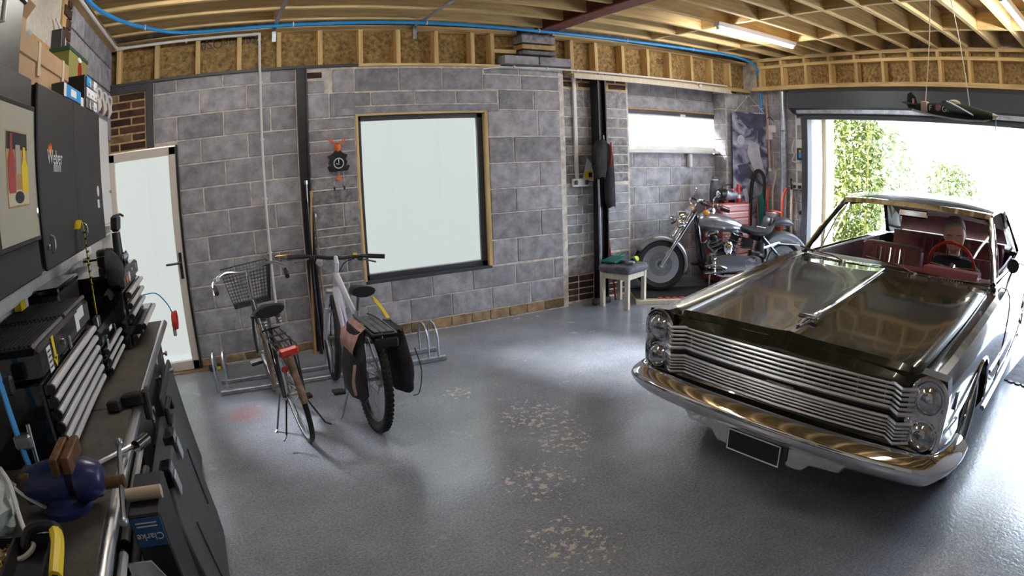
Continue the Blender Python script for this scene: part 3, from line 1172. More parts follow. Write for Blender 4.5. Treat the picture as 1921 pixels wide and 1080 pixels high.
hdm = MB().loft([[(l, w_, z) for l, w_, z in sec] for sec in [
    [(wsp(u, 1)[0] - .035, wsp(u, 1)[1] * 1.03, wsp(u, 1)[2] - .020) for u in [-1 + j / 8 for j in range(17)]],
    [(wsp(u, 1)[0] - .01, wsp(u, 1)[1] * 1.03, wsp(u, 1)[2] + .018) for u in [-1 + j / 8 for j in range(17)]],
    [(wsp(u, 1)[0] + .04, wsp(u, 1)[1] * 1.03, wsp(u, 1)[2] + .024) for u in [-1 + j / 8 for j in range(17)]]]], closed=False)
obj('windscreen_header', hdm, 'chrome', car)
RW = [(2.30, .672), (2.7, .70), (3.2, .695), (3.6, .67), (3.95, .66)]
RH = [(2.26, 1.452), (2.45, 1.49), (2.6, 1.503), (3.0, 1.508), (3.4, 1.475), (3.7, 1.40), (3.95, 1.29)]
rf = MB()
top, bot = [], []
for i in range(15):
    l = 2.27 + 1.68 * i / 14
    W, H = interp(RW, l), interp(RH, l)
    us = [-1 + j / 10 for j in range(21)]
    lc = l + (.08 * (1 - i / 14)) * 1.0 * 0
    top.append([(l + .09 * u * u * max(0, 1 - i / 4), u * W, H - .055 * abs(u) ** 2.6) for u in us] + [(l + .09 * u * u * max(0, 1 - i / 4), u * W * .985, H - .055 * abs(u) ** 2.6 - .030) for u in us[::-1]])
rf.loft(top)
roof = obj('roof', rf, 'car_paint', car, 40)
obj('headliner', MB().loft([[(l, u * interp(RW, l) * .95, interp(RH, l) - .05 - .05 * abs(u) ** 2.6) for u in [-1 + j / 5 for j in range(11)]] for l in (2.45, 2.7, 3.0, 3.3, 3.6, 3.8, 3.95)], closed=False), 'burgundy', roof)
for s in (-1, 1):
    obj('drip_rail', MB().tube([(l, s * (interp(RW, l) + .006), interp(RH, l) - .058) for l in [2.38 + .15 * i for i in range(10)]], .011, 6), 'chrome', roof)
    cp = MB().loft([[(3.46, s * .685, 1.41), (3.52, s * .66, 1.41), (3.95, s * .625, 1.26), (3.93, s * .655, 1.255)], [(4.02, s * .82, 1.0), (4.02, s * .78, 1.0), (4.50, s * .72, .995), (4.50, s * .76, .992)]])
    obj('rear_pillar', cp, 'car_paint', car, 30)
obj('rear_window', MB().loft([[(3.95, u * .62, 1.26 - .02 * u * u) for u in (-1, -.5, 0, .5, 1)], [(4.30, u * .72, 1.0) for u in (-1, -.5, 0, .5, 1)]], closed=False), 'car_glass', car)
obj('rear_glass_mask', MB().loft([[(3.94, u * .60, 1.25) for u in (-1, 0, 1)], [(4.10, u * .66, 1.045) for u in (-1, 0, 1)]], closed=False), 'burgundy', car)  # added opaque panel, keeps the bright outside from showing through the rear glass
obj('boot_lid', MB().loft([[(l, u * .70, interp(HT, l) + .022 + .01 * (1 - u * u)) for u in (-1, -.5, 0, .5, 1)] for l in (4.42, 4.8, 5.2, 5.38)], closed=False), 'car_paint', car)
obj('rear_bumper', MB().tube([(5.0, -.97, .50), (5.35, -.95, .50), (5.47, -.8, .50), (5.50, 0, .50), (5.47, .8, .50), (5.35, .95, .50), (5.0, .97, .50)], .06, 8), 'chrome', car)

# cabin
obj('floor_pan', MB().bb(1.9, 4.05, -.76, .76, .30, .335), 'burgundy', car, 0)
dsh = MB().loft([[(1.80, w_, .86), (1.80, w_, .985), (1.95, w_, 1.005), (2.10, w_, .985), (2.13, w_, .94), (2.08, w_, .78), (1.9, w_, .70)] for w_ in (-.76, -.4, 0, .4, .76)])
dash = obj('dashboard', dsh, 'burgundy_light', car, 30)
obj('instrument_hood', MB().loft([[(1.92, w_, .99), (1.96, w_, 1.03), (2.14, w_, 1.02), (2.16, w_, .97)] for w_ in (-.66, -.2)]), 'burgundy_light', dash, 30)
obj('dash_trim', MB().bb(2.105, 2.135, -.72, .72, .86, .90, .004), 'chrome', dash, 0)


def seat(name, l, w0, w1, h0, h1, mat='burgundy', rake=.16, flute=(.12, .5)):
    W = w1 - w0
    secs_ = []
    for t in (0, .08, .5, .9, .97, 1):
        z = h0 + (h1 - h0) * t
        o = rake * t
        th = .15 - .05 * t if t < .95 else .05
        e = 0 if t < .95 else .02
        secs_.append([(l + o + .0, w0 + .02 + e, z), (l + o, w1 - .02 - e, z), (l + o + th * .5, w1, z), (l + o + th, w1 - .02 - e, z), (l + o + th, w0 + .02 + e, z), (l + o + th * .5, w0, z)])
    s_ = obj(name, MB().loft(secs_), mat, car, 50)
    n = 7
    for i in range(n):
        p = w0 + W * (flute[0] + (flute[1] - flute[0]) * i / (n - 1))
        obj('pleat', MB().tube([(l + rake * t - .004, p, h0 + (h1 - h0) * t) for t in (.25, .5, .75, .93)], .010, 6), 'seat_chrome' if i % 2 else 'burgundy_light', s_)
    return s_


fs = seat('front_seat_back', 2.78, .06, .70, .50, 1.02, flute=(.28, .75))
obj('seat_top_trim', MB().tube([(2.95, .08, .99), (2.95, .12, 1.02), (2.95, .64, 1.02), (2.95, .69, .99)], .014, 6), 'seat_chrome', fs)
ds = seat('front_seat_back', 2.78, -.70, -.04, .50, 1.0, flute=(.28, .75))
obj('seat_cushion', MB().box((2.52, .37, .46), (.56, .64, .16), None, .05), 'burgundy', car, 40)
obj('seat_cushion', MB().box((2.52, -.37, .46), (.56, .64, .16), None, .05), 'burgundy', car, 40)
rs_ = seat('rear_seat_back', 3.62, -.66, .66, .50, 1.06, flute=(.30, .70), rake=.2)
obj('rear_seat_cushion', MB().box((3.45, 0, .44), (.5, 1.3, .16), None, .05), 'burgundy', car, 40)
obj('parcel_shelf', MB().bb(3.95, 4.38, -.70, .70, .985, 1.008), 'headliner', car, 0)
for s in (-1, 1):
    d_ = obj('door_panel', MB().loft([[(1.95, s * .765, z), (2.8, s * .785, z), (3.6, s * .775, z), (3.6, s * .755, z), (2.8, s * .765, z), (1.95, s * .745, z)] for z in (.36, .70, 1.0)]), 'door_trim', car, 0)
    obj('window_ledge', MB().tube([(1.95, s * .80, 1.005), (2.8, s * .83, 1.0), (3.6, s * .82, 1.0), (4.0, s * .80, 1.005)], .018, 6), 'chrome', d_)
sw = MB().torus((2.34, -.36, 1.0), (1, 0, .42), .205, .014, 40, 8)
swo = obj('steering_wheel', sw, 'red', car)
sp = MB()
sp.tube([(2.34, -.36 - .20, 1.0), (2.32, -.36, .985), (2.34, -.36 + .20, 1.0)], .012, 6)
sp.cyl((2.36, -.36, .995), (2.0, -.36, .86), .03, n=12)
obj('steering_spoke', sp, 'chrome', swo)
mr = obj('rear_view_mirror', MB().box((2.36, .02, 1.36), (.025, .26, .062), (0, .15, 0), .010), 'chrome', car, 0)
obj('mirror_stalk', MB().cyl((2.36, .02, 1.38), (2.32, .02, 1.44), .008, n=8), 'chrome', mr)
for s in (-1, 1):
    obj('sun_visor', MB().box((2.46, s * .36, 1.415), (.14, .42, .018), (0, .25, 0), .006), 'headliner', car, 0)
dm = obj('door_mirror', MB().lathe([(0, -.02), (.036, -.016), (.050, 0), (.050, .016), (.045, .02), (0, .02)], (2.04, -.93, 1.125), (-.9, -.25, 0), 24), 'black_gloss', car)
obj('mirror_stem', MB().tube([(2.05, -.93, 1.09), (2.03, -.915, 1.04), (2.0, -.90, .985)], .010, 6), 'chrome', dm)
for w0 in (.36, -.22):
    wp = MB()
    wp.tube([(1.66, w0, 1.012), (1.70, w0 + .12, 1.035), (1.765, w0 + .44, 1.06)], .005, 5)
    wp.cyl((1.65, w0, 1.0), (1.655, w0, 1.02), .014, n=8)
    obj('wiper', wp, 'chrome', car)
# ================================================================== DRIVER
def skin_body(name, J, edges, root, mat, parent, sub=2):
    """J: name -> (pos, radius (x,y)); skeleton grown into one surface"""
    keys = list(J)
    me = bpy.data.meshes.new(name)
    me.from_pydata([J[k][0] for k in keys], [(keys.index(a), keys.index(b)) for a, b in edges], [])
    o = bpy.data.objects.new(name, me)
    COL.objects.link(o)
    md = o.modifiers.new('skin', 'SKIN')
    md.use_smooth_shade = True
    o.modifiers.new('sub', 'SUBSURF').levels = sub
    o.modifiers['sub'].render_levels = sub
    for i, k in enumerate(keys):
        v = me.skin_vertices[0].data[i]
        r = J[k][1]
        v.radius = r if isinstance(r, tuple) else (r, r)
        v.use_root = (k == root)
    dg = bpy.context.evaluated_depsgraph_get()
    dg.update()
    m2 = bpy.data.meshes.new_from_object(o.evaluated_get(dg))
    bpy.data.objects.remove(o)
    bpy.data.meshes.remove(me)
    m2.materials.clear()
    m2.materials.append(MATS[mat])
    m2.shade_smooth()
    b = bpy.data.objects.new(name, m2)
    COL.objects.link(b)
    b.parent = parent
    return b


# local frame: x forward is -x of the car axis (faces the bonnet), same axes as the car (x = rearwards, y = towards the back wall)
_c7, _s7 = math.cos(math.radians(7)), math.sin(math.radians(7))


def carw(l, w_, h):
    return (3.44 + l * _c7 - w_ * _s7, -3.965 + l * _s7 + w_ * _c7, h)


per = thing('person', 'grey-haired man in a dark navy top sitting at the steering wheel looking down', 'person', carw(2.66, -.31, .40), math.radians(7))
# origin at seat, so positions below are relative to the hip
J = {'hip': ((0, 0, .09), (.17, .13)), 'waist': ((.04, 0, .24), (.155, .115)), 'chest': ((.05, 0, .42), (.20, .13)), 'sh': ((.035, 0, .555), (.17, .085)),
     'neck': ((.015, 0, .63), (.062, .062)), 'ntop': ((-.01, 0, .69), (.058, .058)),
     'shl': ((.03, .20, .535), .080), 'el': ((-.10, .28, .30), .052), 'wl': ((-.235, .15, .405), .036),
     'shr': ((.03, -.20, .535), .080), 'er': ((-.10, -.28, .30), .052), 'wr': ((-.235, -.15, .405), .036),
     'kl': ((-.42, .13, .12), .078), 'al': ((-.62, .12, -.16), .052), 'kr': ((-.42, -.13, .12), .078), 'ar': ((-.62, -.12, -.16), .052),
     'hipl': ((-.03, .09, .08), .10), 'hipr': ((-.03, -.09, .08), .10)}
E_ = [('hip', 'waist'), ('waist', 'chest'), ('chest', 'sh'), ('sh', 'neck'), ('neck', 'ntop'), ('sh', 'shl'), ('shl', 'el'), ('el', 'wl'), ('sh', 'shr'), ('shr', 'er'), ('er', 'wr'),
      ('hip', 'hipl'), ('hipl', 'kl'), ('kl', 'al'), ('hip', 'hipr'), ('hipr', 'kr'), ('kr', 'ar')]
skin_body('body', J, E_, 'hip', 'navy', per)
# head: one lofted surface with face relief, bent forward and down
hm = Matrix.Translation((-.045, 0, .815)) @ rotm(0, -.30, .0) @ Matrix.Rotation(.22, 4, 'Z') @ Matrix.Scale(1.22, 4)
hv, hf = [], []
NT, NP = 26, 32


def head_r(th, ph):
    """th from crown 0..pi, ph 0 = face (-x)"""
    x = -math.sin(th) * math.cos(ph)
    y = math.sin(th) * math.sin(ph)
    z = math.cos(th)
    q_ = (abs(x) ** 2.6 + abs(y) ** 2.6 + abs(z) ** 2.6) ** (-1 / 2.6)
    x, y, z = x * q_, y * q_, z * q_
    p = Vector((x * .092, y * .082, z * .116))
    if z < -.05:                      # narrow to the jaw
        k = min(1, (-z - .05) / .9)
        p.y *= 1 - .30 * k
        p.x *= (1 - .12 * k) if x < 0 else (1 - .42 * k)
        if x < 0:
            p.x -= .012 * k
    f = max(0, math.cos(ph)) ** 8
    # nose
    p.x -= .028 * math.exp(-((z + .22) / .13) ** 2) * math.exp(-(y / .16) ** 2) * (x < 0)
    # brow and eye sockets
    p.x -= .006 * math.exp(-((z - .18) / .08) ** 2) * (x < 0)
    p.x += .014 * math.exp(-((z - .02) / .09) ** 2) * math.exp(-((abs(y) - .38) / .17) ** 2) * (x < 0)
    # mouth
    p.x += .006 * math.exp(-((z + .52) / .05) ** 2) * math.exp(-(y / .28) ** 2) * (x < 0)
    p.x -= .008 * math.exp(-((z + .80) / .12) ** 2) * math.exp(-(y / .3) ** 2) * (x < 0)
    return p


for i in range(NT + 1):
    th = PI * i / NT
    for j in range(NP):
        hv.append(hm @ head_r(th, 2 * PI * j / NP))
for i in range(NT):
    for j in range(NP):
        q = (j + 1) % NP
        hf.append((i * NP + j, (i + 1) * NP + j, (i + 1) * NP + q, i * NP + q))
hb_ = MB()
hb_.add(hv, hf)
hb_.loft([[Vector((-.005, 0, .635)) + Vector((.055 * math.cos(2 * PI * k / 12), .055 * math.sin(2 * PI * k / 12), 0)) for k in range(12)], [Vector((-.015, 0, .76)) + Vector((.052 * math.cos(2 * PI * k / 12), .052 * math.sin(2 * PI * k / 12), 0)) for k in range(12)]])
head = obj('head', hb_, 'skin', per, 60)
for s in (-1, 1):
    e_ = MB()
    e_.ball(hm @ Vector((.006, s * .079, -.008)), (.020, .010, .032), 10, 8, rotm(0, -.34, s * .35))
    obj('ear', e_, 'skin', head)
    obj('eyebrow', MB().tube([hm @ Vector((-.093, s * .014, .030)), hm @ Vector((-.094, s * .034, .036)), hm @ Vector((-.082, s * .054, .028))], .005, 6), 'mud', head)
    obj('eye', MB().ball(hm @ Vector((-.080, s * .031, .002)), (.010, .014, .006), 10, 6, rotm(0, -.34, 0)), 'white_card', head)
obj('stubble', MB().loft([[hm @ (head_r(th_, ph_) * 1.012) for ph_ in [-1.25 + 2.5 * k / 14 for k in range(15)]] for th_ in (2.16, 2.3, 2.45, 2.6, 2.8)], closed=False), 'stubble', head, 60)
obj('mouth', MB().tube([hm @ Vector((-.097, -.024, -.066)), hm @ Vector((-.104, 0, -.064)), hm @ Vector((-.097, .024, -.066))], .0035, 6), 'cloth_pink', head)
# short hair as a close cap
cv, cf = [], []
for i in range(15):
    for j in range(NP):
        ph = 2 * PI * j / NP
        lim = .80 + .95 * (1 - max(0, math.cos(ph)) ** .5) if math.cos(ph) > 0 else 1.75 + .25 * (-math.cos(ph))
        p = head_r(lim * i / 14, ph)
        p = Vector((p.x * 1.05 + .001, p.y * 1.06, p.z * 1.04 + .001))
        cv.append(hm @ p)
for i in range(14):
    for j in range(NP):
        q = (j + 1) % NP
        cf.append((i * NP + j, (i + 1) * NP + j, (i + 1) * NP + q, i * NP + q))
hc = MB()
hc.add(cv, cf)
hair = obj('hair', hc, 'hair_grey', head, 60)
hs_ = hair.modifiers.new('thick', 'SOLIDIFY')
hs_.thickness = .008
obj('collar', MB().torus((.0, 0, .625), (.15, 0, 1), .063, .014, 20, 6), 'navy', per)
# hands closed round the rim
for s in (-1, 1):
    wx, wy, wz = -.235, s * .15, .405
    hn = MB()
    hn.ball((wx - .03, wy + s * .005, wz + .012), (.045, .020, .038), 12, 8, rotm(0, .3, 0))
    hand = obj('hand', hn, 'skin', per, 60)
    for k in range(4):
        o_ = .022 - k * .016
        ln = (.030, .034, .032, .026)[k]
        obj('finger', MB().tube(spline([(wx - .055, wy + s * .012, wz + o_ + .006), (wx - .080, wy + s * .004, wz + o_ + .012), (wx - .086, wy - s * (ln * .55), wz + o_ + .006), (wx - .070, wy - s * ln, wz + o_)], 4), .0085, 8), 'skin', hand)
    obj('thumb', MB().tube(spline([(wx - .02, wy - s * .010, wz + .035), (wx - .048, wy - s * .022, wz + .046), (wx - .070, wy - s * .018, wz + .040)], 4), .0095, 8), 'skin', hand)
# ================================================================== LAMPS
def tube_light(x, y, label):
    t = thing('fluorescent_light', label, 'ceiling light', (x, y, 3.098), 0, 'fluorescent battens')
    obj('housing', MB().prism([(-.045, 0), (.045, 0), (.03, -.045), (-.03, -.045)], (-.69, 0, 0), (0, 1, 0), (0, 0, 1), 1.38, (1, 0, 0)), 'white_plastic', t, 0)
    obj('tube', MB().cyl((-.65, 0, -.064), (.65, 0, -.064), .0145, n=12), 'tube', t)
    for s in (-1, 1):
        obj('lamp_holder', MB().box((s * .665, 0, -.058), (.03, .036, .036), None, .005), 'white_plastic', t, 0)
    return t


t0 = tube_light(6.37, -1.58, 'long white fluorescent batten on the joists above the motorcycle')
dup(t0, (6.40, -4.56, 3.098), 0, 'long white fluorescent batten above the hanging model aeroplane')
dup(t0, (1.40, -2.25, 3.098), 0, 'added out-of-view fluorescent batten lighting the bicycles')  # unseen fitting added to light the bicycles and throw their shadows sideways
t3 = dup(t0, (2.30, -4.56, 3.098), 0, 'added out-of-view dim fluorescent batten as fill over the workbench side')  # unseen fitting added as weak fill for the bench side
for c in t3.children:
    if c.name.startswith('tube'):
        c.data = c.data.copy()
        c.data.materials.clear()
        c.data.materials.append(MATS['tube_fill_dim'])
# ================================================================== MOTORCYCLE
FAX = Vector((6.15, -.12, 0))
RAX = Vector((7.60, -.95, 0))
_d = RAX - FAX
WB = _d.length
moto = thing('motorcycle', 'silver cruiser motorcycle with chrome engine parked under the long window', 'motorcycle', (FAX.x, FAX.y, .045), math.atan2(_d.y, _d.x))


def moto_wheel(x, r, wd, name, solid=True):
    ty = MB().lathe([(r - .10, -wd * .42), (r - .05, -wd * .52), (r - .012, -wd * .42), (r, -wd * .15), (r, wd * .15), (r - .012, wd * .42), (r - .05, wd * .52), (r - .10, wd * .42)], (x, 0, r), (0, 1, 0), 40)
    t = obj(name, ty, 'rubber', moto)
    obj('disc_rim', MB().lathe([(r - .10, -wd * .44), (r - .125, -wd * .30), (r - .20, -wd * .22), (.06, -wd * .40), (.0, -wd * .42), (0, wd * .42), (.06, wd * .40), (r - .20, wd * .22), (r - .125, wd * .30), (r - .10, wd * .44)], (x, 0, r), (0, 1, 0), 36), 'alu', t)
    obj('brake_disc', MB().lathe([(.075, -wd * .50), (.145, -wd * .50), (.145, -wd * .56), (.075, -wd * .56)], (x, 0, r), (0, 1, 0), 30, closed=True), 'steel', t)
    for k in range(7):
        a = 2 * PI * k / 7
        obj('rim_slot', MB().box((x + math.cos(a) * (r - .155), -wd * .30, r + math.sin(a) * (r - .155)), (.05, .02, .024), (0, -a, 0), .008), 'black_satin', t)
    return t


fw = moto_wheel(0, .335, .14, 'front_wheel')
moto_wheel(WB, .325, .16, 'rear_wheel')
obj('axle_cover', MB().lathe([(0, .05), (.03, .045), (.045, 0)], (0, -.075, .335), (0, -1, 0), 20), 'chrome', fw)


def fender(c, r, a0, a1, hw, name, mat, n=18, drop=.05, flare=0.0):
    """arched mudguard: sections across the wheel, rolled down at its edges"""
    secs = []
    for i in range(n + 1):
        a = math.radians(a0 + (a1 - a0) * i / n)
        k = 1 + flare * abs(i / n - .5)
        s_ = []
        for u, dr in ((-1, -drop), (-.93, -.012), (-.6, .010), (0, .018), (.6, .010), (.93, -.012), (1, -drop)):
            s_.append((c[0] + (r * k + dr) * math.cos(a), u * hw, c[2] + (r * k + dr) * math.sin(a)))
        secs.append(s_)
    o = obj(name, MB().loft(secs, closed=False), mat, moto, 45)
    m_ = o.modifiers.new('thick', 'SOLIDIFY')
    m_.thickness = .006
    return o


fender((0, 0, .335), .357, 148, -22, .090, 'front_mudguard', 'silver_paint', drop=.05)
rfm = fender((WB, 0, .33), .385, 165, -12, .115, 'rear_mudguard', 'silver_paint', drop=.12)
obj('mudguard_strut', MB().tube([(WB - .36, -.125, .52), (WB - .1, -.13, .60), (WB + .22, -.125, .575)], .018, 8), 'chrome', rfm)
tl_ = obj('tail_light', MB().box((WB + .40, 0, .44), (.07, .12, .07), None, .02), 'chrome', rfm)
obj('tail_lens', MB().ball((WB + .44, 0, .44), (.025, .05, .035)), 'reflector', tl_)
# fork with wide chrome covers
for s in (-1, 1):
    f_ = MB()
    f_.tube([(0, s * .105, .335), (.06, s * .105, .43)], [.026, .030], 12)
    f_.tube([(.06, s * .105, .43), (.40, s * .105, .97)], [.026, .026], 12)
    f_.tube([(.20, s * .105, .655), (.40, s * .105, .97)], [.040, .044], 14)
    obj('fork_leg', f_, 'chrome', moto)
obj('fork_yoke', MB().box((.405, 0, .985), (.10, .28, .06), (0, -.55, 0), .02), 'chrome', moto)
nac = obj('headlight_nacelle', MB().lathe([(0, -.10), (.06, -.09), (.095, -.03), (.10, .03), (.095, .05), (.085, .055)], (.28, 0, .90), (-1, 0, -.05), 24), 'chrome', moto)
obj('headlight_lens', MB().lathe([(.085, .052), (.06, .062), (0, .068)], (.28, 0, .90), (-1, 0, -.05), 24), 'lens', nac)
for s in (-1, 1):
    p_ = obj('spot_lamp', MB().lathe([(0, -.06), (.04, -.05), (.060, 0), (.060, .02), (.050, .026)], (.20, s * .21, .86), (-1, 0, 0), 20), 'chrome', moto)
    obj('spot_lens', MB().lathe([(.05, .024), (.03, .034), (0, .037)], (.20, s * .21, .86), (-1, 0, 0), 20), 'amber' if s < 0 else 'lens', p_)
    obj('lamp_bracket', MB().tube([(.22, s * .21, .86), (.34, s * .11, .86)], .012, 8), 'chrome', p_)
    ti = obj('turn_signal', MB().ball((.50, s * .34, 1.0), (.045, .035, .035)), 'amber', moto)
    obj('signal_stem', MB().tube([(.50, s * .34, 1.0), (.52, s * .26, 1.06)], .008, 6), 'chrome', ti)
hbars = MB()
hbars.tube(spline([(.66, -.40, 1.055), (.56, -.35, 1.10), (.45, -.20, 1.14), (.43, -.07, 1.06), (.43, .07, 1.06), (.45, .20, 1.14), (.56, .35, 1.10), (.66, .40, 1.055)], 6), .0135, 8)
hb2 = obj('handlebar', hbars, 'chrome', moto)
for s in (-1, 1):
    obj('grip', MB().tube([(.66, s * .40, 1.055), (.77, s * .43, 1.025)], .021, 10), 'rubber', hb2)
    obj('lever', MB().tube([(.58, s * .37, 1.115), (.66, s * .43, 1.10), (.76, s * .46, 1.06)], .008, 6), 'chrome', hb2)
    obj('switch_pod', MB().box((.60, s * .40, 1.09), (.06, .05, .05), (0, 0, s * .4), .012), 'chrome', hb2)
    mi = obj('mirror', MB().ball((.60, s * .50, 1.235), (.022, .062, .042), 14, 8), 'chrome', moto)
    obj('mirror_stem', MB().tube(spline([(.58, s * .40, 1.10), (.56, s * .44, 1.17), (.60, s * .50, 1.22)], 4), .007, 6), 'chrome', mi)
cs = obj('speedometer', MB().lathe([(.07, -.02), (.075, .0), (.07, .03), (.05, .035), (0, .035)], (.66, 0, .985), (-.35, 0, 1), 20), 'chrome', moto)
# tank: teardrop loft
tk = []
for t, zc, hh, hw in ((.47, .86, .03, .03), (.50, .865, .085, .085), (.58, .865, .115, .135), (.70, .86, .115, .155), (.82, .845, .105, .150), (.95, .82, .085, .12), (1.06, .79, .06, .075), (1.13, .77, .03, .035)):
    tk.append([(t, hw * math.cos(a) * (1 + .12 * math.sin(a)), zc + hh * math.sin(a) * (1.0 if math.sin(a) > 0 else 1.15)) for a in [2 * PI * k / 20 for k in range(20)]])
tank = obj('fuel_tank', MB().loft(tk), 'silver_paint', moto, 60)
obj('tank_pinstripe', MB().tube([(.66, -.1575, .835), (.80, -.158, .823), (.92, -.138, .812)], .003, 4), 'black_paint', tank)
obj('filler_cap', MB().lathe([(0, .02), (.03, .018), (.038, 0)], (.66, -.05, .97), (0, -.2, 1), 16), 'chrome', tank)
# seat and pillion
st_ = []
for t, z, th, hw in ((1.02, .80, .03, .07), (1.10, .775, .05, .11), (1.22, .735, .06, .15), (1.36, .73, .07, .165), (1.46, .775, .08, .16), (1.50, .82, .05, .15)):
    st_.append([(t, hw * math.cos(a), z + th * math.sin(a)) for a in [2 * PI * k / 16 for k in range(16)]])
seat_ = obj('seat', MB().loft(st_), 'leather', moto, 60)
pl_ = []
for t, z, th, hw in ((1.47, .80, .03, .10), (1.52, .835, .055, .12), (1.62, .86, .06, .13), (1.74, .855, .055, .115), (1.82, .83, .02, .08)):
    pl_.append([(t, hw * math.cos(a), z + th * math.sin(a)) for a in [2 * PI * k / 16 for k in range(16)]])
obj('pillion_pad', MB().loft(pl_), 'leather', moto, 60)
obj('backrest', MB().box((1.46, 0, .86), (.06, .26, .14), (0, .35, 0), .03), 'leather', moto, 60)
for k in range(3):
    obj('stud_strap', MB().box((1.30 + .06 * k, -.10, .80 - .01 * k), (.012, .10, .012), (0, 0, .3), .004), 'alu', seat_)
# frame
fm = MB()
for s in (-1, 1):
    fm.tube(spline([(.47, s * .04, .93), (.52, s * .09, .50), (.60, s * .13, .24), (.9, s * .14, .21), (1.25, s * .14, .24), (1.40, s * .12, .42), (1.36, s * .08, .70)], 5), .020, 8)
    fm.tube([(1.25, s * .13, .33), (WB, s * .13, .33)], .024, 8)
    fm.tube([(1.36, s * .12, .66), (WB, s * .13, .34)], .020, 8)
obj('frame', fm, 'black_gloss', moto)
# engine
eng = obj('crankcase', MB().box((.84, 0, .37), (.40, .24, .20), None, .05), 'alu', moto, 40)
obj('crankcase_round', MB().cyl((.80, -.14, .37), (.80, .14, .37), .13, n=24), 'black_satin', eng)
for (bx, bz, an, nm) in ((.74, .57, -.40, 0), (.96, .57, .40, 1)):
    mt = Matrix.Translation((bx, 0, bz)) @ rotm(0, an, 0)
    c_ = MB(mt)
    c_.cyl((0, 0, -.13), (0, 0, .12), .058, n=20)
    cy = obj('cylinder', c_, 'black_satin', moto)
    for k in range(8):
        g_ = MB(mt)
        g_.box((0, 0, -.10 + k * .025), (.165 - .006 * abs(k - 4), .17, .007), None, .002)
        obj('cooling_fin', g_, 'alu' if k % 2 == 0 else 'black_satin', cy, 0)
    g_ = MB(mt)
    g_.box((0, 0, .145), (.17, .15, .07), None, .025)
    obj('rocker_cover', g_, 'chrome', cy, 40)
obj('horn_cover', MB().loft([[(.85 + .058 * math.cos(a), y_, .55 + .085 * math.sin(a)) for a in [2 * PI * k / 20 for k in range(20)]] for y_ in (-.10, -.165, -.18)] + [[(.85 + .040 * math.cos(a), -.195, .55 + .062 * math.sin(a)) for a in [2 * PI * k / 20 for k in range(20)]]]), 'chrome', moto, 40)
obj('horn_badge', MB().box((.85, -.198, .56), (.05, .006, .05), None, .002), 'brass', moto, 0)
prm = [(.78 + .13 * math.cos(a), .36 + .105 * math.sin(a)) for a in [PI / 2 + PI * k / 12 for k in range(13)]] + [(1.22 + .085 * math.cos(a), .36 + .085 * math.sin(a)) for a in [-PI / 2 + PI * k / 12 for k in range(13)]]
pc = obj('primary_cover', MB().prism(prm, (0, -.14, 0), (1, 0, 0), (0, 0, 1), .075, (0, -1, 0)), 'chrome', moto, 40)
obj('derby_cover', MB().lathe([(.085, 0), (.08, .015), (0, .018)], (1.16, -.215, .36), (0, -1, 0), 24), 'chrome', pc)
obj('air_hose', MB().tube(spline([(.60, -.16, .64), (.56, -.19, .58), (.64, -.19, .50)], 5), .022, 8), 'rubber', moto)
for (x0, z0) in ((1.10, .60), (1.27, .55)):
    o_ = MB().prism([(-.075, -.06), (.065, -.085), (.085, .05), (-.05, .085)], (x0, -.125, z0), (1, 0, 0), (0, 0, 1), .06, (0, -1, 0))
    obj('side_cover', o_, 'chrome', moto, 0)
ex = obj('exhaust_pipe', MB().tube(spline([(.68, .13, .60), (.60, .20, .45), (.72, .21, .27), (1.2, .21, .27)], 6) + [Vector((2.0, .21, .30))], [.024] * 18 + [.024, .05], 12), 'chrome', moto)
obj('exhaust_pipe', MB().tube(spline([(.72, -.10, .50), (.66, -.19, .40), (.70, -.21, .22), (1.1, -.21, .21), (1.5, -.20, .22)], 5), .024, 10), 'chrome', moto)
obj('radiator_tube', MB().box((.545, -.02, .48), (.05, .18, .26), (0, -.12, 0), .01), 'black_satin', moto, 0)
for s in (-1, 1):
    fb = obj('footboard', MB().box((.66, s * .30, .27), (.34, .11, .022), (0, -.04, 0), .01), 'black_satin', moto, 0)
    obj('board_mount', MB().cyl((.70, s * .12, .25), (.70, s * .28, .255), .018, n=8), 'chrome', fb)
obj('side_stand', MB().tube([(.62, -.16, .22), (.56, -.34, .005), (.60, -.38, -.005)], .014, 8), 'chrome', moto)
obj('gear_lever', MB().tube([(.82, -.22, .30), (.66, -.26, .36), (.52, -.26, .34)], .009, 6), 'chrome', moto)

# low wheel platform under it: boards and mats
ang = math.atan2(_d.y, _d.x)
pf = thing('wheel_platform', 'low pale timber platform with red and black mats under the motorcycle', 'platform', (FAX.x, FAX.y, 0), ang)
obj('base_board', MB().bb(-.38, 1.95, -.50, .18, .002, .030, .004), 'cork', pf, 0)
obj('black_mat', MB().bb(-.36, 1.93, -.36, .17, .030, .042, .003), 'rubber', pf, 0)
for i in range(4):
    obj('red_slat', MB().bb(-.1 + i * .09, -.04 + i * .09, -.47, -.37, .030, .044, .003), 'red_chest', pf, 0)
obj('edge_batten', MB().bb(-.40, 1.95, -.56, -.50, 0, .05, .004), 'wood_pale', pf, 0)
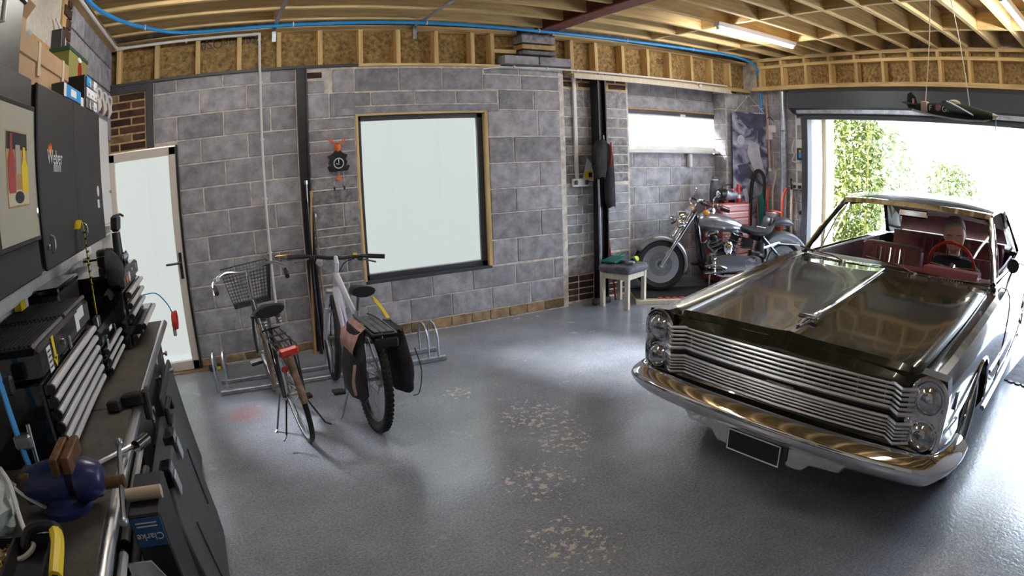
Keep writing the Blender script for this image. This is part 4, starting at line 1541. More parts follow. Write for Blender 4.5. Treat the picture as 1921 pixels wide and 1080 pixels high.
# ================================================================== BICYCLES
def bike_wheel(root, c, r, tw, name, tyre='rubber', knob=False, mtx=None, spokes=20, rimmat='alu'):
    A = Vector((0, 1, 0))
    t = MB(mtx)
    t.torus(c, A, r - tw / 2, tw / 2, 44, 10)
    if knob:
        for k in range(64):
            a = 2 * PI * k / 64
            for u in (-.6, .0, .6):
                rr = r - tw * .02 - abs(u) * tw * .10
                t.box((c[0] + rr * math.cos(a + u * .04), c[1] + u * tw * .55, c[2] + rr * math.sin(a + u * .04)), (.010, .013, .016), (0, -a, 0))
    w_ = obj(name, t, tyre, root)
    m = MB(mtx)
    m.lathe([(r - tw - .016, -.010), (r - tw + .004, -.013), (r - tw + .004, .013), (r - tw - .016, .010)], c, A, 40, closed=True)
    obj('rim', m, rimmat, w_)
    h = MB(mtx)
    h.lathe([(.012, -.055), (.028, -.04), (.028, -.034), (.014, -.03), (.014, .03), (.028, .034), (.028, .04), (.012, .055)], c, A, 14)
    obj('hub', h, 'steel', w_)
    s = MB(mtx)
    for k in range(spokes):
        a = 2 * PI * k / spokes
        sd = 1 if k % 2 else -1
        b = a + .35 * (1 if k % 4 < 2 else -1)
        s.tube([(c[0] + .026 * math.cos(b), c[1] + sd * .034, c[2] + .026 * math.sin(b)), (c[0] + (r - tw - .01) * math.cos(a), c[1], c[2] + (r - tw - .01) * math.sin(a))], .0014, 4)
    tag(obj('spokes', s, 'steel', w_), kind='stuff')
    return w_


def steer(pivot, axis, ang):
    p = Vector(pivot)
    return Matrix.Translation(p) @ Matrix.Rotation(ang, 4, Vector(axis)) @ Matrix.Translation(-p)


# ---- city bicycle: local x forward, z up, origin at the rear tyre contact
cb = thing('city_bicycle', 'old city bicycle with wire front basket and red rear lamp in the rack', 'bicycle', (1.545, -1.916, 0), math.radians(95.5))
cb.rotation_euler = Euler((math.radians(-6.5), 0, math.radians(96)))
R = .335
BB = (.44, 0, .29)
HT_, HB_ = (.90, 0, .80), (.945, 0, .66)
bike_wheel(cb, (0, 0, R), R, .036, 'rear_wheel', 'rubber')
FM = steer((.90, 0, .8), (-.32, 0, 1), -.06)
bike_wheel(cb, (1.06, 0, R), R, .036, 'front_wheel', 'mud', mtx=FM)
f = MB()
f.tube([HB_, (.70, 0, .42), BB], .018, 10)
f.tube([HT_, (.62, 0, .46), (.40, 0, .40)], .015, 10)
f.tube([BB, (.30, 0, .72)], .016, 10)
for s in (-1, 1):
    f.tube([BB, (.0, s * .06, R)], .010, 8)
    f.tube([(.33, 0, .64), (0, s * .06, R)], .008, 8)
f.tube([HB_, HT_], .022, 10)
obj('frame', f, 'bike_dark', cb)
fk = MB(FM)
for s in (-1, 1):
    fk.tube(spline([(.945, s * .03, .66), (.98, s * .05, .50), (1.06, s * .052, R)], 4), .011, 8)
fk.box((.94, 0, .665), (.04, .10, .03), None, .01)
obj('fork', fk, 'bike_dark', cb)
sm = MB(FM)
sm.tube([(.90, 0, .80), (.865, 0, 1.0), (.92, 0, 1.03)], .013, 8)
obj('stem', sm, 'alu', cb)
hbm = MB(FM)
hbm.tube(spline([(.62, -.27, .985), (.74, -.28, 1.02), (.86, -.18, 1.06), (.92, -.06, 1.03), (.92, .06, 1.03), (.86, .18, 1.06), (.74, .28, 1.02), (.62, .27, .985)], 5), .011, 8)
hbo = obj('handlebar', hbm, 'alu', cb)
for s in (-1, 1):
    obj('grip', MB(FM).tube([(.70, s * .277, 1.005), (.59, s * .268, .975)], .017, 10), 'rubber', hbo)
    obj('brake_lever', MB(FM).tube([(.80, s * .27, 1.03), (.76, s * .29, .98), (.66, s * .29, .95)], .006, 6), 'steel', hbo)
obj('bell', MB(FM).lathe([(0, .024), (.02, .02), (.028, 0), (0, 0)], (.76, .25, 1.035), (0, 0, 1), 16), 'alu', hbo)
# wire basket
bk = MB(FM)
xs0, xs1, yw0, yw1 = .97, 1.22, .14, .19
top = [(.96, -.20, 1.03), (1.25, -.20, 1.03), (1.25, .20, 1.03), (.96, .20, 1.03)]
bot = [(1.0, -.15, .74), (1.20, -.15, .74), (1.20, .15, .74), (1.0, .15, .74)]
bk.tube(top + [top[0]], .006, 6)
basket = obj('basket', bk, 'black_satin', cb)


def lerp(a, b, t):
    return tuple(x + (y - x) * t for x, y in zip(a, b))


wires = MB(FM)
for e in range(4):
    a0, a1, b0, b1 = top[e], top[(e + 1) % 4], bot[e], bot[(e + 1) % 4]
    for k in range(1, 14):
        wires.tube([lerp(a0, a1, k / 14), lerp(b0, b1, k / 14)], .0016, 4)
    for k in range(0, 12):
        wires.tube([lerp(a0, b0, k / 11), lerp(a1, b1, k / 11)], .0016, 4)
for k in range(14):
    wires.tube([lerp(bot[0], bot[1], k / 13), lerp(bot[3], bot[2], k / 13)], .0016, 4)
tag(obj('basket_wires', wires, 'black_satin', basket), kind='stuff')


def saddle(root, x, z, L_, W_, mat='leather', mtx=None):
    sec = []
    for t in range(9):
        u = t / 8
        xx = x - L_ * .45 + L_ * u
        hw = W_ * .5 * (1 - u) ** .8 + .018 + (.0 if u > .1 else -.02)
        zc = z + .012 * math.sin(u * PI * 1.2) + (.02 if u < .2 else 0)
        th = .034 - .012 * u
        sec.append([(xx, hw * math.cos(a), zc + th * math.sin(a) * (1 if math.sin(a) > 0 else 1.2)) for a in [2 * PI * k / 14 for k in range(14)]])
    return obj('saddle', MB(mtx).loft(sec), mat, root, 60)


sd_ = saddle(cb, .235, .855, .26, .21)
for s in (-1, 1):
    obj('saddle_spring', MB().lathe([(.018, 0), (.022, .01), (.018, .02), (.022, .03), (.018, .04), (.022, .05)], (.15, s * .05, .775), (0, 0, 1), 12), 'steel', sd_)
obj('seat_post', MB().tube([(.33, 0, .62), (.265, 0, .83)], .013, 8), 'steel', cb)
# carrier, mudguard, lamp
ca = MB()
for s in (-1, -.35, .35, 1):
    ca.tube([(-.20, s * .065, .715), (.28, s * .06, .70)], .006, 6)
for x_ in (-.20, -.05, .1, .28):
    ca.tube([(x_, -.068, .715), (x_, .068, .715)], .006, 6)
for s in (-1, 1):
    ca.tube([(-.14, s * .07, .712), (0, s * .075, R)], .006, 6)
    ca.tube([(.02, s * .07, .710), (0, s * .075, R)], .006, 6)
obj('carrier', ca, 'black_satin', cb)
mg = MB()
sec = []
for i in range(15):
    a = math.radians(170 - i * 8)
    sec.append([((R + .022 + d) * math.cos(a), y_, R + (R + .022 + d) * math.sin(a)) for y_, d in ((-.024, -.022), (-.018, -.004), (0, .004), (.018, -.004), (.024, -.022))])
mg.loft(sec, closed=False)
obj('rear_mudguard', mg, 'mud', cb, 50)
lp_ = obj('rear_lamp', MB().box((-.245, 0, .70), (.05, .125, .055), (0, .1, 0), .014), 'reflector', cb)
obj('reflector', MB().lathe([(0, .008), (.018, .006), (.022, 0)], (-.245, .05, .60), (-1, 0, 0), 14), 'reflector', cb)
ch = MB()
ch.lathe([(.035, -.01), (.085, -.008), (.085, .008), (.035, .01)], (BB[0], -.05, BB[2]), (0, 1, 0), 24, closed=True)
ch.tube([(BB[0], -.05, BB[2] + .08), (0, -.05, R + .035)], .005, 4)
ch.tube([(BB[0], -.05, BB[2] - .08), (0, -.05, R - .035)], .005, 4)
obj('chainset', ch, 'steel', cb)
for s, a in ((-1, -1.9), (1, 1.24)):
    px, pz = BB[0] + .17 * math.cos(a), BB[2] + .17 * math.sin(a)
    cr = obj('crank', MB().tube([(BB[0], s * .07, BB[2]), (px, s * .085, pz)], [.012, .010], 8), 'steel', cb)
    obj('pedal', MB().box((px, s * .135, pz), (.075, .09, .024), None, .006), 'rubber', cr, 0)
obj('kick_stand', MB().tube([(.30, .06, .24), (.22, .16, .03), (.20, .18, .02)], .008, 6), 'steel', cb)
ks = MB()
for s in (-1, 1):
    ks.tube([(.02, s * .06, .30), (-.06, s * .14, .10), (-.09, s * .17, .085)], .007, 6)
obj('stand_legs', ks, 'black_satin', cb)

# ---- mountain bicycle with panniers
mb_ = thing('mountain_bicycle', 'white and purple mountain bicycle with knobbly tyres and dark rear panniers', 'bicycle', (2.016, -1.968, 0), 0)
mb_.rotation_euler = Euler((math.radians(3.5), 0, math.radians(92.5)))
R = .355
BB = (.44, 0, .31)
HT_, HB_ = (.86, 0, .93), (.90, 0, .80)
bike_wheel(mb_, (0, 0, R), R, .056, 'rear_wheel', 'rubber', True, rimmat='black_satin')
FM = steer((.88, 0, .87), (-.36, 0, 1), -.12)
bike_wheel(mb_, (1.10, 0, R), R, .056, 'front_wheel', 'rubber', False, FM, rimmat='black_satin')
f = MB()
f.tube([(HB_[0] - .005, 0, HB_[2]), BB], [.036, .030], 12)
f.tube([(HT_[0], 0, HT_[2] - .02), (.58, 0, .80), (.31, 0, .70)], [.026, .020, .018], 12)
f.tube([BB, (.29, 0, .76)], .018, 10)
f.tube([HB_, HT_], .027, 12)
for s in (-1, 1):
    f.tube([BB, (.02, s * .068, R)], .011, 8)
    f.tube([(.30, s * .02, .70), (.02, s * .068, R)], .009, 8)
fo = obj('frame', f, 'white_bike', mb_)
obj('frame_decal', MB().tube([lerp(HB_, BB, .12), lerp(HB_, BB, .75)], .0375, 12, cap=False), 'purple', fo).scale = (1, .45, 1)
fk = MB(FM)
for s in (-1, 1):
    fk.tube([(.915, s * .062, .78), (.97, s * .064, .62)], .017, 10)
    fk.tube([(.965, s * .064, .64), (1.09, s * .066, R)], [.024, .019], 10)
obj('fork', fk, 'white_bike', mb_)
fc = MB(FM)
fc.box((.91, 0, .785), (.05, .17, .04), (0, -.3, 0), .014)
fc.tube([(1.0, -.066, .585), (1.035, 0, .60), (1.0, .066, .585)], .012, 8)
obj('fork_crown', fc, 'alu', mb_)
sm = MB(FM)
sm.tube([(.86, 0, .94), (.85, 0, 1.0), (.93, 0, 1.04)], .018, 10)
obj('stem', sm, 'white_bike', mb_)
hbm = MB(FM)
hbm.tube([(.86, -.36, 1.055), (.90, -.20, 1.055), (.935, -.06, 1.035), (.935, .06, 1.035), (.90, .20, 1.055), (.86, .36, 1.055)], .014, 8)
hbo = obj('handlebar', hbm, 'black_satin', mb_)
for s in (-1, 1):
    obj('grip', MB(FM).tube([(.885, s * .25, 1.056), (.855, s * .38, 1.055)], .018, 10), 'rubber', hbo)
    obj('brake_lever', MB(FM).tube([(.905, s * .20, 1.05), (.96, s * .23, 1.02), (.95, s * .33, 1.0)], .007, 6), 'alu', hbo)
    obj('shifter', MB(FM).box((.90, s * .19, 1.04), (.05, .045, .04), None, .01), 'black_satin', hbo)
obj('control_tag', MB(FM).box((.905, -.15, 1.068), (.03, .035, .018), None, .003), 'yellow', hbo, 0)
obj('headlamp', MB(FM).lathe([(0, -.03), (.025, -.02), (.032, .02), (.028, .03), (0, .034)], (.98, .12, .99), (1, 0, 0), 14), 'white_bike', mb_)
obj('brake_cable', MB(FM).tube(spline([(.93, -.15, 1.03), (1.02, -.08, .98), (.98, 0, .84), (.92, .03, .80)], 5), .004, 5), 'rubber', mb_)
saddle(mb_, .245, .90, .28, .165)
obj('seat_post', MB().tube([(.295, 0, .74), (.255, 0, .88)], .014, 8), 'steel', mb_)
# rear carrier with wooden-looking deck
ra = MB()
for s in (-1, 1):
    ra.tube(spline([(.22, s * .05, .745), (.05, s * .075, .745), (-.30, s * .075, .735)], 3), .008, 6)
    ra.tube([(-.15, s * .08, .738), (0.01, s * .085, R)], .007, 6)
    ra.tube([(.05, s * .08, .742), (0.01, s * .085, R)], .007, 6)
ra.tube([(-.30, -.075, .735), (-.30, .075, .735)], .008, 6)
rc = obj('carrier', ra, 'black_satin', mb_)
for k in range(3):
    obj('deck_slat', MB().bb(-.28, .14, -.06 + k * .042, -.024 + k * .042, .742, .750, .002), 'cloth_grey', rc, 0)
obj('rear_reflector', MB().box((-.325, 0, .69), (.02, .15, .06), None, .01), 'black_satin', rc)


def pannier(sy, z0, z1, x0, x1, th, mat, name):
    sec = []
    for t in range(9):
        u = t / 8
        z = z1 + (z0 - z1) * u
        k = .55 + .55 * math.sin(min(1, u * 1.15) * PI * .62)
        g = .012 * math.sin(u * 9 + sy)
        hw = (x1 - x0) / 2 * (.82 + .18 * u)
        cx = (x0 + x1) / 2 - .03 * u
        th_ = th * k
        yc = sy * (.095 + th_ / 2)
        sec.append([(cx + hw * (abs(math.cos(a)) ** .6) * (1 if math.cos(a) > 0 else -1) + g, yc + th_ / 2 * (abs(math.sin(a)) ** .7) * (1 if math.sin(a) > 0 else -1), z + .008 * math.sin(5 * a + t)) for a in [2 * PI * q / 20 for q in range(20)]])
    return obj(name, MB().loft(sec), mat, mb_, 60)


pr = pannier(1, .34, .74, -.26, .10, .10, 'cloth_dark', 'pannier')
pr2 = pannier(-1, .34, .73, -.26, .12, .11, 'cloth_dark', 'pannier')
obj('pannier_flap', MB().loft([[(-.24 + .32 * k / 4 + .02 * math.sin(t * 2 + k), .10 + .045 * math.sin(t / 5 * PI) + .075 * t / 5, .77 - .20 * (t / 5)) for k in range(5)] for t in range(6)], closed=False), 'cloth_pink', pr, 60)
obj('strap', MB().tube(spline([(-.27, .19, .56), (-.29, .21, .45), (-.26, .19, .36)], 4), .010, 6, flat=.3), 'cloth_pink', pr)
obj('strap', MB().tube(spline([(-.27, -.20, .62), (-.30, -.23, .48), (-.28, -.22, .33), (-.25, -.19, .30)], 4), .009, 6, flat=.3), 'rubber', pr2)
obj('reflective_strap', MB().tube(spline([(.16, -.07, .87), (.08, -.10, .82), (-.02, -.12, .76)], 4), .014, 6, flat=.3), 'yellow', pr2)
ch = MB()
ch.lathe([(.035, -.008), (.075, -.008), (.075, .008), (.035, .008)], (BB[0], -.05, BB[2]), (0, 1, 0), 24, closed=True)
ch.lathe([(.018, -.02), (.06, -.01), (.05, .012), (.018, .02)], (0, -.045, R), (0, 1, 0), 20, closed=True)
ch.tube([(BB[0], -.05, BB[2] + .07), (0, -.05, R + .05)], .005, 4)
ch.tube([(BB[0], -.05, BB[2] - .07), (.06, -.05, .22), (0, -.05, R - .05)], .005, 4)
obj('chainset', ch, 'steel', mb_)
obj('disc_brake', MB().lathe([(.05, -.002), (.08, -.002), (.08, .002), (.05, .002)], (0, .045, R), (0, 1, 0), 24, closed=True), 'steel', mb_)
for s, a in ((-1, 1.4), (1, -1.74)):
    px, pz = BB[0] + .17 * math.cos(a), BB[2] + .17 * math.sin(a)
    cr = obj('crank', MB().tube([(BB[0], s * .075, BB[2]), (px, s * .09, pz)], [.013, .010], 8), 'steel', mb_)
    obj('pedal', MB().box((px, s * .14, pz), (.085, .09, .022), None, .006), 'rubber', cr, 0)
obj('kick_stand', MB().tube([(.28, .07, .28), (.24, .17, .02), (.22, .19, .012)], .009, 6), 'steel', mb_)

# ---- floor rack
rk = thing('bicycle_rack', 'low galvanised bicycle floor rack holding both bicycles', 'bicycle rack', (1.98, -.70, 0), math.radians(-2.5))
for y_ in (-.15, .12):
    obj('rail', MB().box((0, y_, .018), (2.0, .045, .035), None, .004), 'galv', rk, 0)
for cx_ in (-.98, -.35, .02, .89):
    for dx in (-.045, .045):
        pts = [(cx_ + dx, -.15, .03)] + [(cx_ + dx, -.015 - .135 * math.cos(PI * k / 10), .20 + .12 * math.sin(PI * k / 10)) for k in range(11)] + [(cx_ + dx, .12, .03)]
        obj('wheel_hoop', MB().tube(pts, .009, 8), 'galv', rk)
# ================================================================== WORKBENCH SIDE
def at0(o, loc):
    """shift a part built in world coordinates into its thing's frame"""
    o.location = (-loc[0], -loc[1], -loc[2])
    return o


def world_thing(name, label, cat, loc, group=None):
    t = thing(name, label, cat, loc, 0, group)

    def part(nm, mb, mat, parent=None, smooth=35):
        o = obj(nm, mb, mat, parent or t, smooth)
        if parent is None:
            at0(o, loc)
        return o
    return t, part


# ---- two steel benches end to end
def bench(y0, y1, label, drawers, seed):
    loc = (.42, (y0 + y1) / 2, 0)
    t, part = world_thing('workbench', label, 'workbench', loc, 'workbenches along the side wall')
    part('worktop', MB().bb(.13, .70, y0, y1, .860, .900, .004), 'bench_top', None, 0)
    part('edge_strip', MB().tube([(.712, y0, .878), (.712, y1, .878)], .024, 12), 'alu', None)
    part('carcass', MB().bb(.14, .655, y0 + .01, y1 - .01, .10, .858), 'black_satin', None, 0)
    part('plinth', MB().bb(.14, .60, y0 + .01, y1 - .01, 0, .10), 'black_paint', None, 0)
    for (a, b, zs) in drawers:
        for z0, z1 in zs:
            d = part('drawer', MB().bb(.655, .672, a + .006, b - .006, z0 + .004, z1 - .004, .003), 'black_gloss', None, 0)
            h = obj('handle', MB().tube([(.688, a + .02, z1 - .028), (.688, b - .02, z1 - .028)], .0165, 10), 'alu_bar', d)
            obj('handle_cap', MB().cyl((.688, a + .014, z1 - .028), (.688, a + .022, z1 - .028), .019, n=10), 'black_satin', d)
    return t


DZ = [(.76, .845), (.67, .755), (.58, .665), (.47, .575)]
bench(-5.40, -3.235, 'near black steel workbench with a blue bench vice on it', [(-4.0, -3.26, DZ), (-4.75, -4.02, DZ)], 1)
fb = bench(-3.225, -1.745, 'far black steel workbench running up to the glass door', [], 2)
for y_ in (-2.72, -2.24, -1.76):
    pass
for i, (a, b) in enumerate(((-3.2, -2.72), (-2.71, -2.24), (-2.23, -1.76))):
    d = at0(obj('cupboard_door', MB().bb(.655, .672, a + .006, b - .006, .12, .84, .003), 'dark_grey', fb, 0), fb.location)
    obj('knob', MB().lathe([(.008, 0), (.008, .018), (.018, .022), (.016, .034), (0, .036)], (.672, b - .05, .70), (1, 0, 0), 12), 'chrome', d)
    if i == 2:
        obj('sticker', MB().lathe([(0, .002), (.035, .002), (.035, 0)], (.672, -2.12, .76), (1, 0, 0), 20), 'white_card', d)
        obj('sticker', MB().lathe([(0, .002), (.018, .002), (.018, 0)], (.672, -1.86, .70), (1, 0, 0), 16), 'orange', d)


# ---- tool chests on the bench
def tool_chest(label, x0, x1, y0, y1, z0, zl, z1, n, hr, style):
    loc = ((x0 + x1) / 2, (y0 + y1) / 2, z0)
    t, part = world_thing('tool_chest', label, 'tool chest', loc, 'black tool chests on the bench')
    part('body', MB().bb(x0, x1 - .02, y0, y1, z0 + .001, zl, .008), 'black_gloss', None, 0)
    lid = part('lid', MB().bb(x0, x1 - .004, y0 - .004, y1 + .004, zl + .003, z1, .016), 'black_gloss', None, 0)
    dh = (zl - z0 - .02) / n
    for k in range(n):
        a = z0 + .012 + k * dh
        dx = .06 if (style == 3 and k == 1) else 0
        d = part('drawer', MB().bb(x1 - .02 - (.02 if dx else 0), x1 - .002 + dx, y0 + .014, y1 - .014, a + .003, a + dh - .003, .003), 'black_gloss', None, 0)
        obj('handle', MB().tube([(x1 + .010 + dx, y0 + .02, a + dh - hr - .006), (x1 + .010 + dx, y1 - .02, a + dh - hr - .006)], hr, 10), 'alu_bar', d)
        obj('handle_cap', MB().cyl((x1 + .010 + dx, y0 + .010, a + dh - hr - .006), (x1 + .010 + dx, y0 + .022, a + dh - hr - .006), hr * 1.25, n=10), 'black_satin', d)
    return t, part, lid


c1, part, lid = tool_chest('large black tool chest with ribbed rubber top and six wide drawers', .13, .50, -3.72, -2.875, .90, 1.19, 1.300, 6, .0145, 1)
rm = MB()
for (a, b) in ((-3.70, -3.31), (-3.27, -2.89)):
    rm.bb(.15, .47, a, b, 1.300, 1.304, .001)
for k in range(16):
    x_ = .155 + k * .02
    for (a, b) in ((-3.70, -3.31), (-3.27, -2.89)):
        rm.box((x_, (a + b) / 2, 1.307), (.010, b - a - .02, .008))
tag(obj('ribbed_mat', rm, 'rubber', lid, 0), kind='stuff')
obj('trim_strip', MB().tube([(.478, -3.70, 1.308), (.478, -3.31, 1.308)], .009, 8), 'steel', lid)
obj('trim_strip', MB().tube([(.478, -3.27, 1.308), (.478, -2.89, 1.308)], .009, 8), 'steel', lid)
for (y_, z_, w_, h_, m_, rt) in ((-3.60, 1.235, .05, .085, 'white_card', 0), (-3.53, 1.255, .028, .08, 'yellow', 0), (-3.13, 1.25, .06, .07, 'white_card', 0), (-3.05, 1.27, .11, .045, 'white_card', .0)):
    obj('sticker', MB().box((.497, y_, z_), (.002, w_, h_)), m_, lid, 0)
for k in range(4):
    obj('sticker_line', MB().box((.4985, -3.60, 1.262 - k * .018), (.001, .038, .006)), 'black_paint', lid, 0)
obj('arrow_tip', MB().prism([(-.03, 0), (.03, 0), (0, -.035)], (.496, -3.53, 1.222), (0, 1, 0), (0, 0, 1), .002, (1, 0, 0)), 'yellow', lid, 0)
obj('lid_latch', MB().box((.500, -3.32, 1.215), (.014, .03, .05), None, .004), 'chrome', lid)
obj('lid_lock', MB().lathe([(.012, 0), (.012, .008), (0, .009)], (.497, -3.40, 1.24), (1, 0, 0), 14), 'chrome', lid)

c2, part, lid = tool_chest('small black tool chest with three drawers between two larger ones', .13, .53, -2.850, -2.385, .90, 1.055, 1.135, 3, .011, 2)
obj('carry_handle', MB().tube([(.36, -2.80, 1.150), (.36, -2.42, 1.150)], .014, 10), 'steel', lid)
for y_ in (-2.75, -2.50):
    obj('lid_latch', MB().box((.530, y_, 1.06), (.014, .028, .06), None, .004), 'chrome', lid)
obj('sticker', MB().box((.5275, -2.60, 1.09), (.002, .07, .02)), 'white_card', lid, 0)

c3, part, lid = tool_chest('tall black tool chest with stickers and one drawer pulled open beside the glass door', .15, .60, -2.36, -1.765, .90, 1.22, 1.315, 5, .014, 3)
for (y_, z_, r_, m_) in ((-2.15, 1.265, .028, 'white_card'), (-2.24, 1.262, .022, 'orange'), (-1.86, 1.28, .02, 'galv'), (-2.02, 1.285, .010, 'white_card')):
    obj('sticker', MB().lathe([(0, .002), (r_, .002), (r_, 0)], (.5965, y_, z_), (1, 0, 0), 20), m_, lid)

# ---- wall cupboards
def cupboard(label, y0, y1, doors, z0=1.50, z1=2.20, x1=.45):
    loc = (.29, (y0 + y1) / 2, z0)
    t, part = world_thing('wall_cupboard', label, 'cupboard', loc, 'dark wall cupboards')
    part('carcass', MB().bb(.127, x1 - .022, y0 + .01, y1 - .01, z0, z1), 'dark_grey', None, 0)
    ds = []
    for (a, b) in doors:
        ds.append(part('door', MB().bb(x1 - .020, x1, a + .003, b - .003, z0 - .012, z1 + .006, .006), 'cab_grey', None, 0))
    return t, ds


k1, ds = cupboard('near dark grey wall cupboard with a framed picture on its door', -4.25, -3.36, [(-4.25, -3.36)])
obj('handle', MB().tube(spline([(.45, -3.40, 1.68), (.466, -3.395, 1.695), (.466, -3.395, 1.74), (.45, -3.40, 1.755)], 4), .008, 8, flat=.6), 'chrome', ds[0])
k2, ds = cupboard('far dark grey two-door wall cupboard with stickers on its doors', -3.285, -1.985, [(-3.285, -2.665), (-2.655, -1.985)])
for y_, d in ((-3.19, ds[0]), (-2.56, ds[1])):
    obj('handle', MB().tube(spline([(.45, y_, 1.545), (.466, y_, 1.56), (.466, y_, 1.60), (.45, y_, 1.615)], 4), .007, 8, flat=.7), 'chrome', d)
    obj('lock', MB().lathe([(.010, 0), (.010, .010), (0, .011)], (.45, y_ - .06, 1.575), (1, 0, 0), 12), 'chrome', d)
# sticker on the first door: flame, lettering, grey bar
obj('sticker_flame', MB().prism([(-.045, 0), (-.04, .035), (-.028, .02), (-.015, .05), (-.002, .022), (.01, .042), (.02, 0)], (.4503, -3.09, 1.94), (0, 1, 0), (0, 0, 1), .0012, (1, 0, 0)), 'orange', ds[0], 0)
obj('sticker_bar', MB().box((.451, -3.0, 1.878), (.0012, .13, .03)), 'galv', ds[0], 0)
text('sticker_lettering', 'Weber', 'white_card', ds[0], (.4515, -3.03, 1.92), (PI / 2, 0, PI / 2), .085)
obj('sticker', MB().lathe([(0, .0015), (.030, .0015), (.030, 0)], (.4503, -2.12, 1.76), (1, 0, 0), 20), 'white_card', ds[1])
obj('sticker', MB().box((.451, -2.13, 1.69), (.0012, .055, .045)), 'white_card', ds[1], 0)
# framed print hung on the near cupboard
loc = (.46, -3.57, 1.62)
pf_, part = world_thing('framed_picture', 'framed print of bottles on a cream mount hanging on the cupboard door', 'picture', loc)
part('frame', MB().bb(.452, .468, -3.84, -3.375, 1.615, 2.095, .003), 'black_satin', None, 0)
part('mount', MB().bb(.466, .470, -3.82, -3.395, 1.632, 2.075), 'paper_cream', None, 0)
pr_ = part('print', MB().bb(.469, .4715, -3.72, -3.49, 1.745, 1.99), 'wood_tan', None, 0)
obj('print_ground', MB().bb(.471, .4722, -3.715, -3.495, 1.75, 1.80), 'cream', pr_, 0)
obj('print_shadow', MB().bb(.471, .4722, -3.715, -3.495, 1.93, 1.985), 'black_satin', pr_, 0)
for (y_, m1, h_) in ((-3.67, 'red_chest', .19), (-3.53, 'yellow', .15)):
    b_ = MB().prism([(-.036, 0), (.036, 0), (.038, h_ * .55), (.015, h_ * .72), (.013, h_), (-.013, h_), (-.015, h_ * .72), (-.038, h_ * .55)], (.4722, y_, 1.79), (0, 1, 0), (0, 0, 1), .0008, (1, 0, 0))
    obj('printed_bottle', b_, m1, pr_, 0)
obj('printed_bowl', MB().prism([(.05 * math.cos(a), .020 * math.sin(a)) for a in [2 * PI * k / 16 for k in range(16)]], (.4722, -3.60, 1.775), (0, 1, 0), (0, 0, 1), .0008, (1, 0, 0)), 'black_satin', pr_, 0)
obj('printed_glass', MB().bb(.4722, .4732, -3.625, -3.575, 1.85, 1.945), 'paper_cream', pr_, 0)

# ---- things on top of the cupboards
loc = (.28, -3.0, 2.21)
cbx, part = world_thing('cardboard_box', 'long brown cardboard box with lid and paper tape on the cupboard', 'box', loc)
part('box_body', MB().bb(.135, .365, -3.38, -2.48, 2.207, 2.36, .004), 'card', None, 0)
ld = part('lid', MB().bb(.13, .372, -3.39, -2.47, 2.335, 2.425, .004), 'card', None, 0)
for y_ in (-3.04, -2.60):
    obj('tape_strip', MB().bb(.128, .3745, y_ - .022, y_ + .022, 2.28, 2.4275), 'tape', ld, 0)
loc = (.24, -2.5, 2.43)
b2, part = world_thing('cardboard_box', 'smaller brown cardboard box stacked on the long taped box', 'box', (.24, -3.22, 2.43))
part('box_body', MB().bb(.14, .30, -3.38, -3.06, 2.43, 2.56, .004), 'card', None, 0)
part('flap', MB().box((.31, -3.22, 2.555), (.005, .31, .10), (0, .7, 0)), 'card', None, 0)
loc = (.28, -3.62, 2.21)
b3, part = world_thing('storage_crate', 'black plastic crate with white handle at the edge of the picture', 'crate', (.28, -3.66, 2.207))
part('crate_body', MB().bb(.15, .42, -3.95, -3.44, 2.208, 2.50, .012), 'plastic_black', None, 0)
part('handle', MB().tube([(.424, -3.74, 2.34), (.445, -3.73, 2.34), (.445, -3.73, 2.44), (.424, -3.74, 2.44)], .010, 8), 'white_plastic', None)
part('crate_rim', MB().bb(.14, .43, -3.96, -3.43, 2.48, 2.51, .006), 'plastic_black', None, 0)
b4, part = world_thing('product_box', 'blue and white product box lying in front of the cardboard box', 'box', (.37, -2.62, 2.207))
part('box_body', MB().bb(.378, .4445, -2.84, -2.46, 2.207, 2.275, .003), 'dark_grey', None, 0)
part('blue_label', MB().bb(.4445, .4465, -2.78, -2.47, 2.213, 2.272), 'blue_hose', None, 0)
part('white_panel', MB().bb(.446, .4475, -2.70, -2.58, 2.225, 2.26), 'white_card', None, 0)
part('white_corner', MB().bb(.446, .4475, -2.84, -2.79, 2.21, 2.27), 'white_card', None, 0)
b5, part = world_thing('small_carton', 'small dark carton with a white front panel on the cupboard edge', 'box', (.36, -2.39, 2.207))
part('charger_body', MB().bb(.33, .43, -2.43, -2.35, 2.207, 2.262, .006), 'plastic_black', None, 0)
part('front_panel', MB().bb(.43, .434, -2.425, -2.355, 2.212, 2.258), 'white_card', None, 0)
b6, part = world_thing('parts_organiser', 'black organiser box with small clear drawers on the far cupboard', 'organiser', (.3, -2.13, 2.207))
part('organiser_body', MB().bb(.16, .43, -2.30, -1.99, 2.207, 2.40, .006), 'plastic_black', None, 0)
for r_ in range(3):
    for c_ in range(3):
        dd = part('drawer', MB().bb(.428, .440, -2.285 + c_ * .097, -2.195 + c_ * .097, 2.215 + r_ * .061, 2.270 + r_ * .061, .003), random.choice(['galv', 'blue_hose', 'white_card', 'steel']), None, 0)
        obj('pull', MB().box((.443, -2.24 + c_ * .097, 2.235 + r_ * .061), (.008, .03, .008)), 'white_plastic', dd, 0)
b7, part = world_thing('fruit_box', 'olive green box printed with a red cherry standing behind the organiser', 'box', (.2, -1.9, 2.207))
part('box_body', MB().bb(.14, .30, -2.20, -1.70, 2.41, 2.60, .004), 'olive_box', None, 0)
part('box_lid', MB().bb(.135, .305, -2.21, -1.69, 2.58, 2.605, .003), 'green_dark', None, 0)
part('printed_cherry', MB().lathe([(0, .002), (.055, .002), (.055, 0)], (.30, -1.92, 2.50), (1, 0, 0), 20), 'cherry', None)
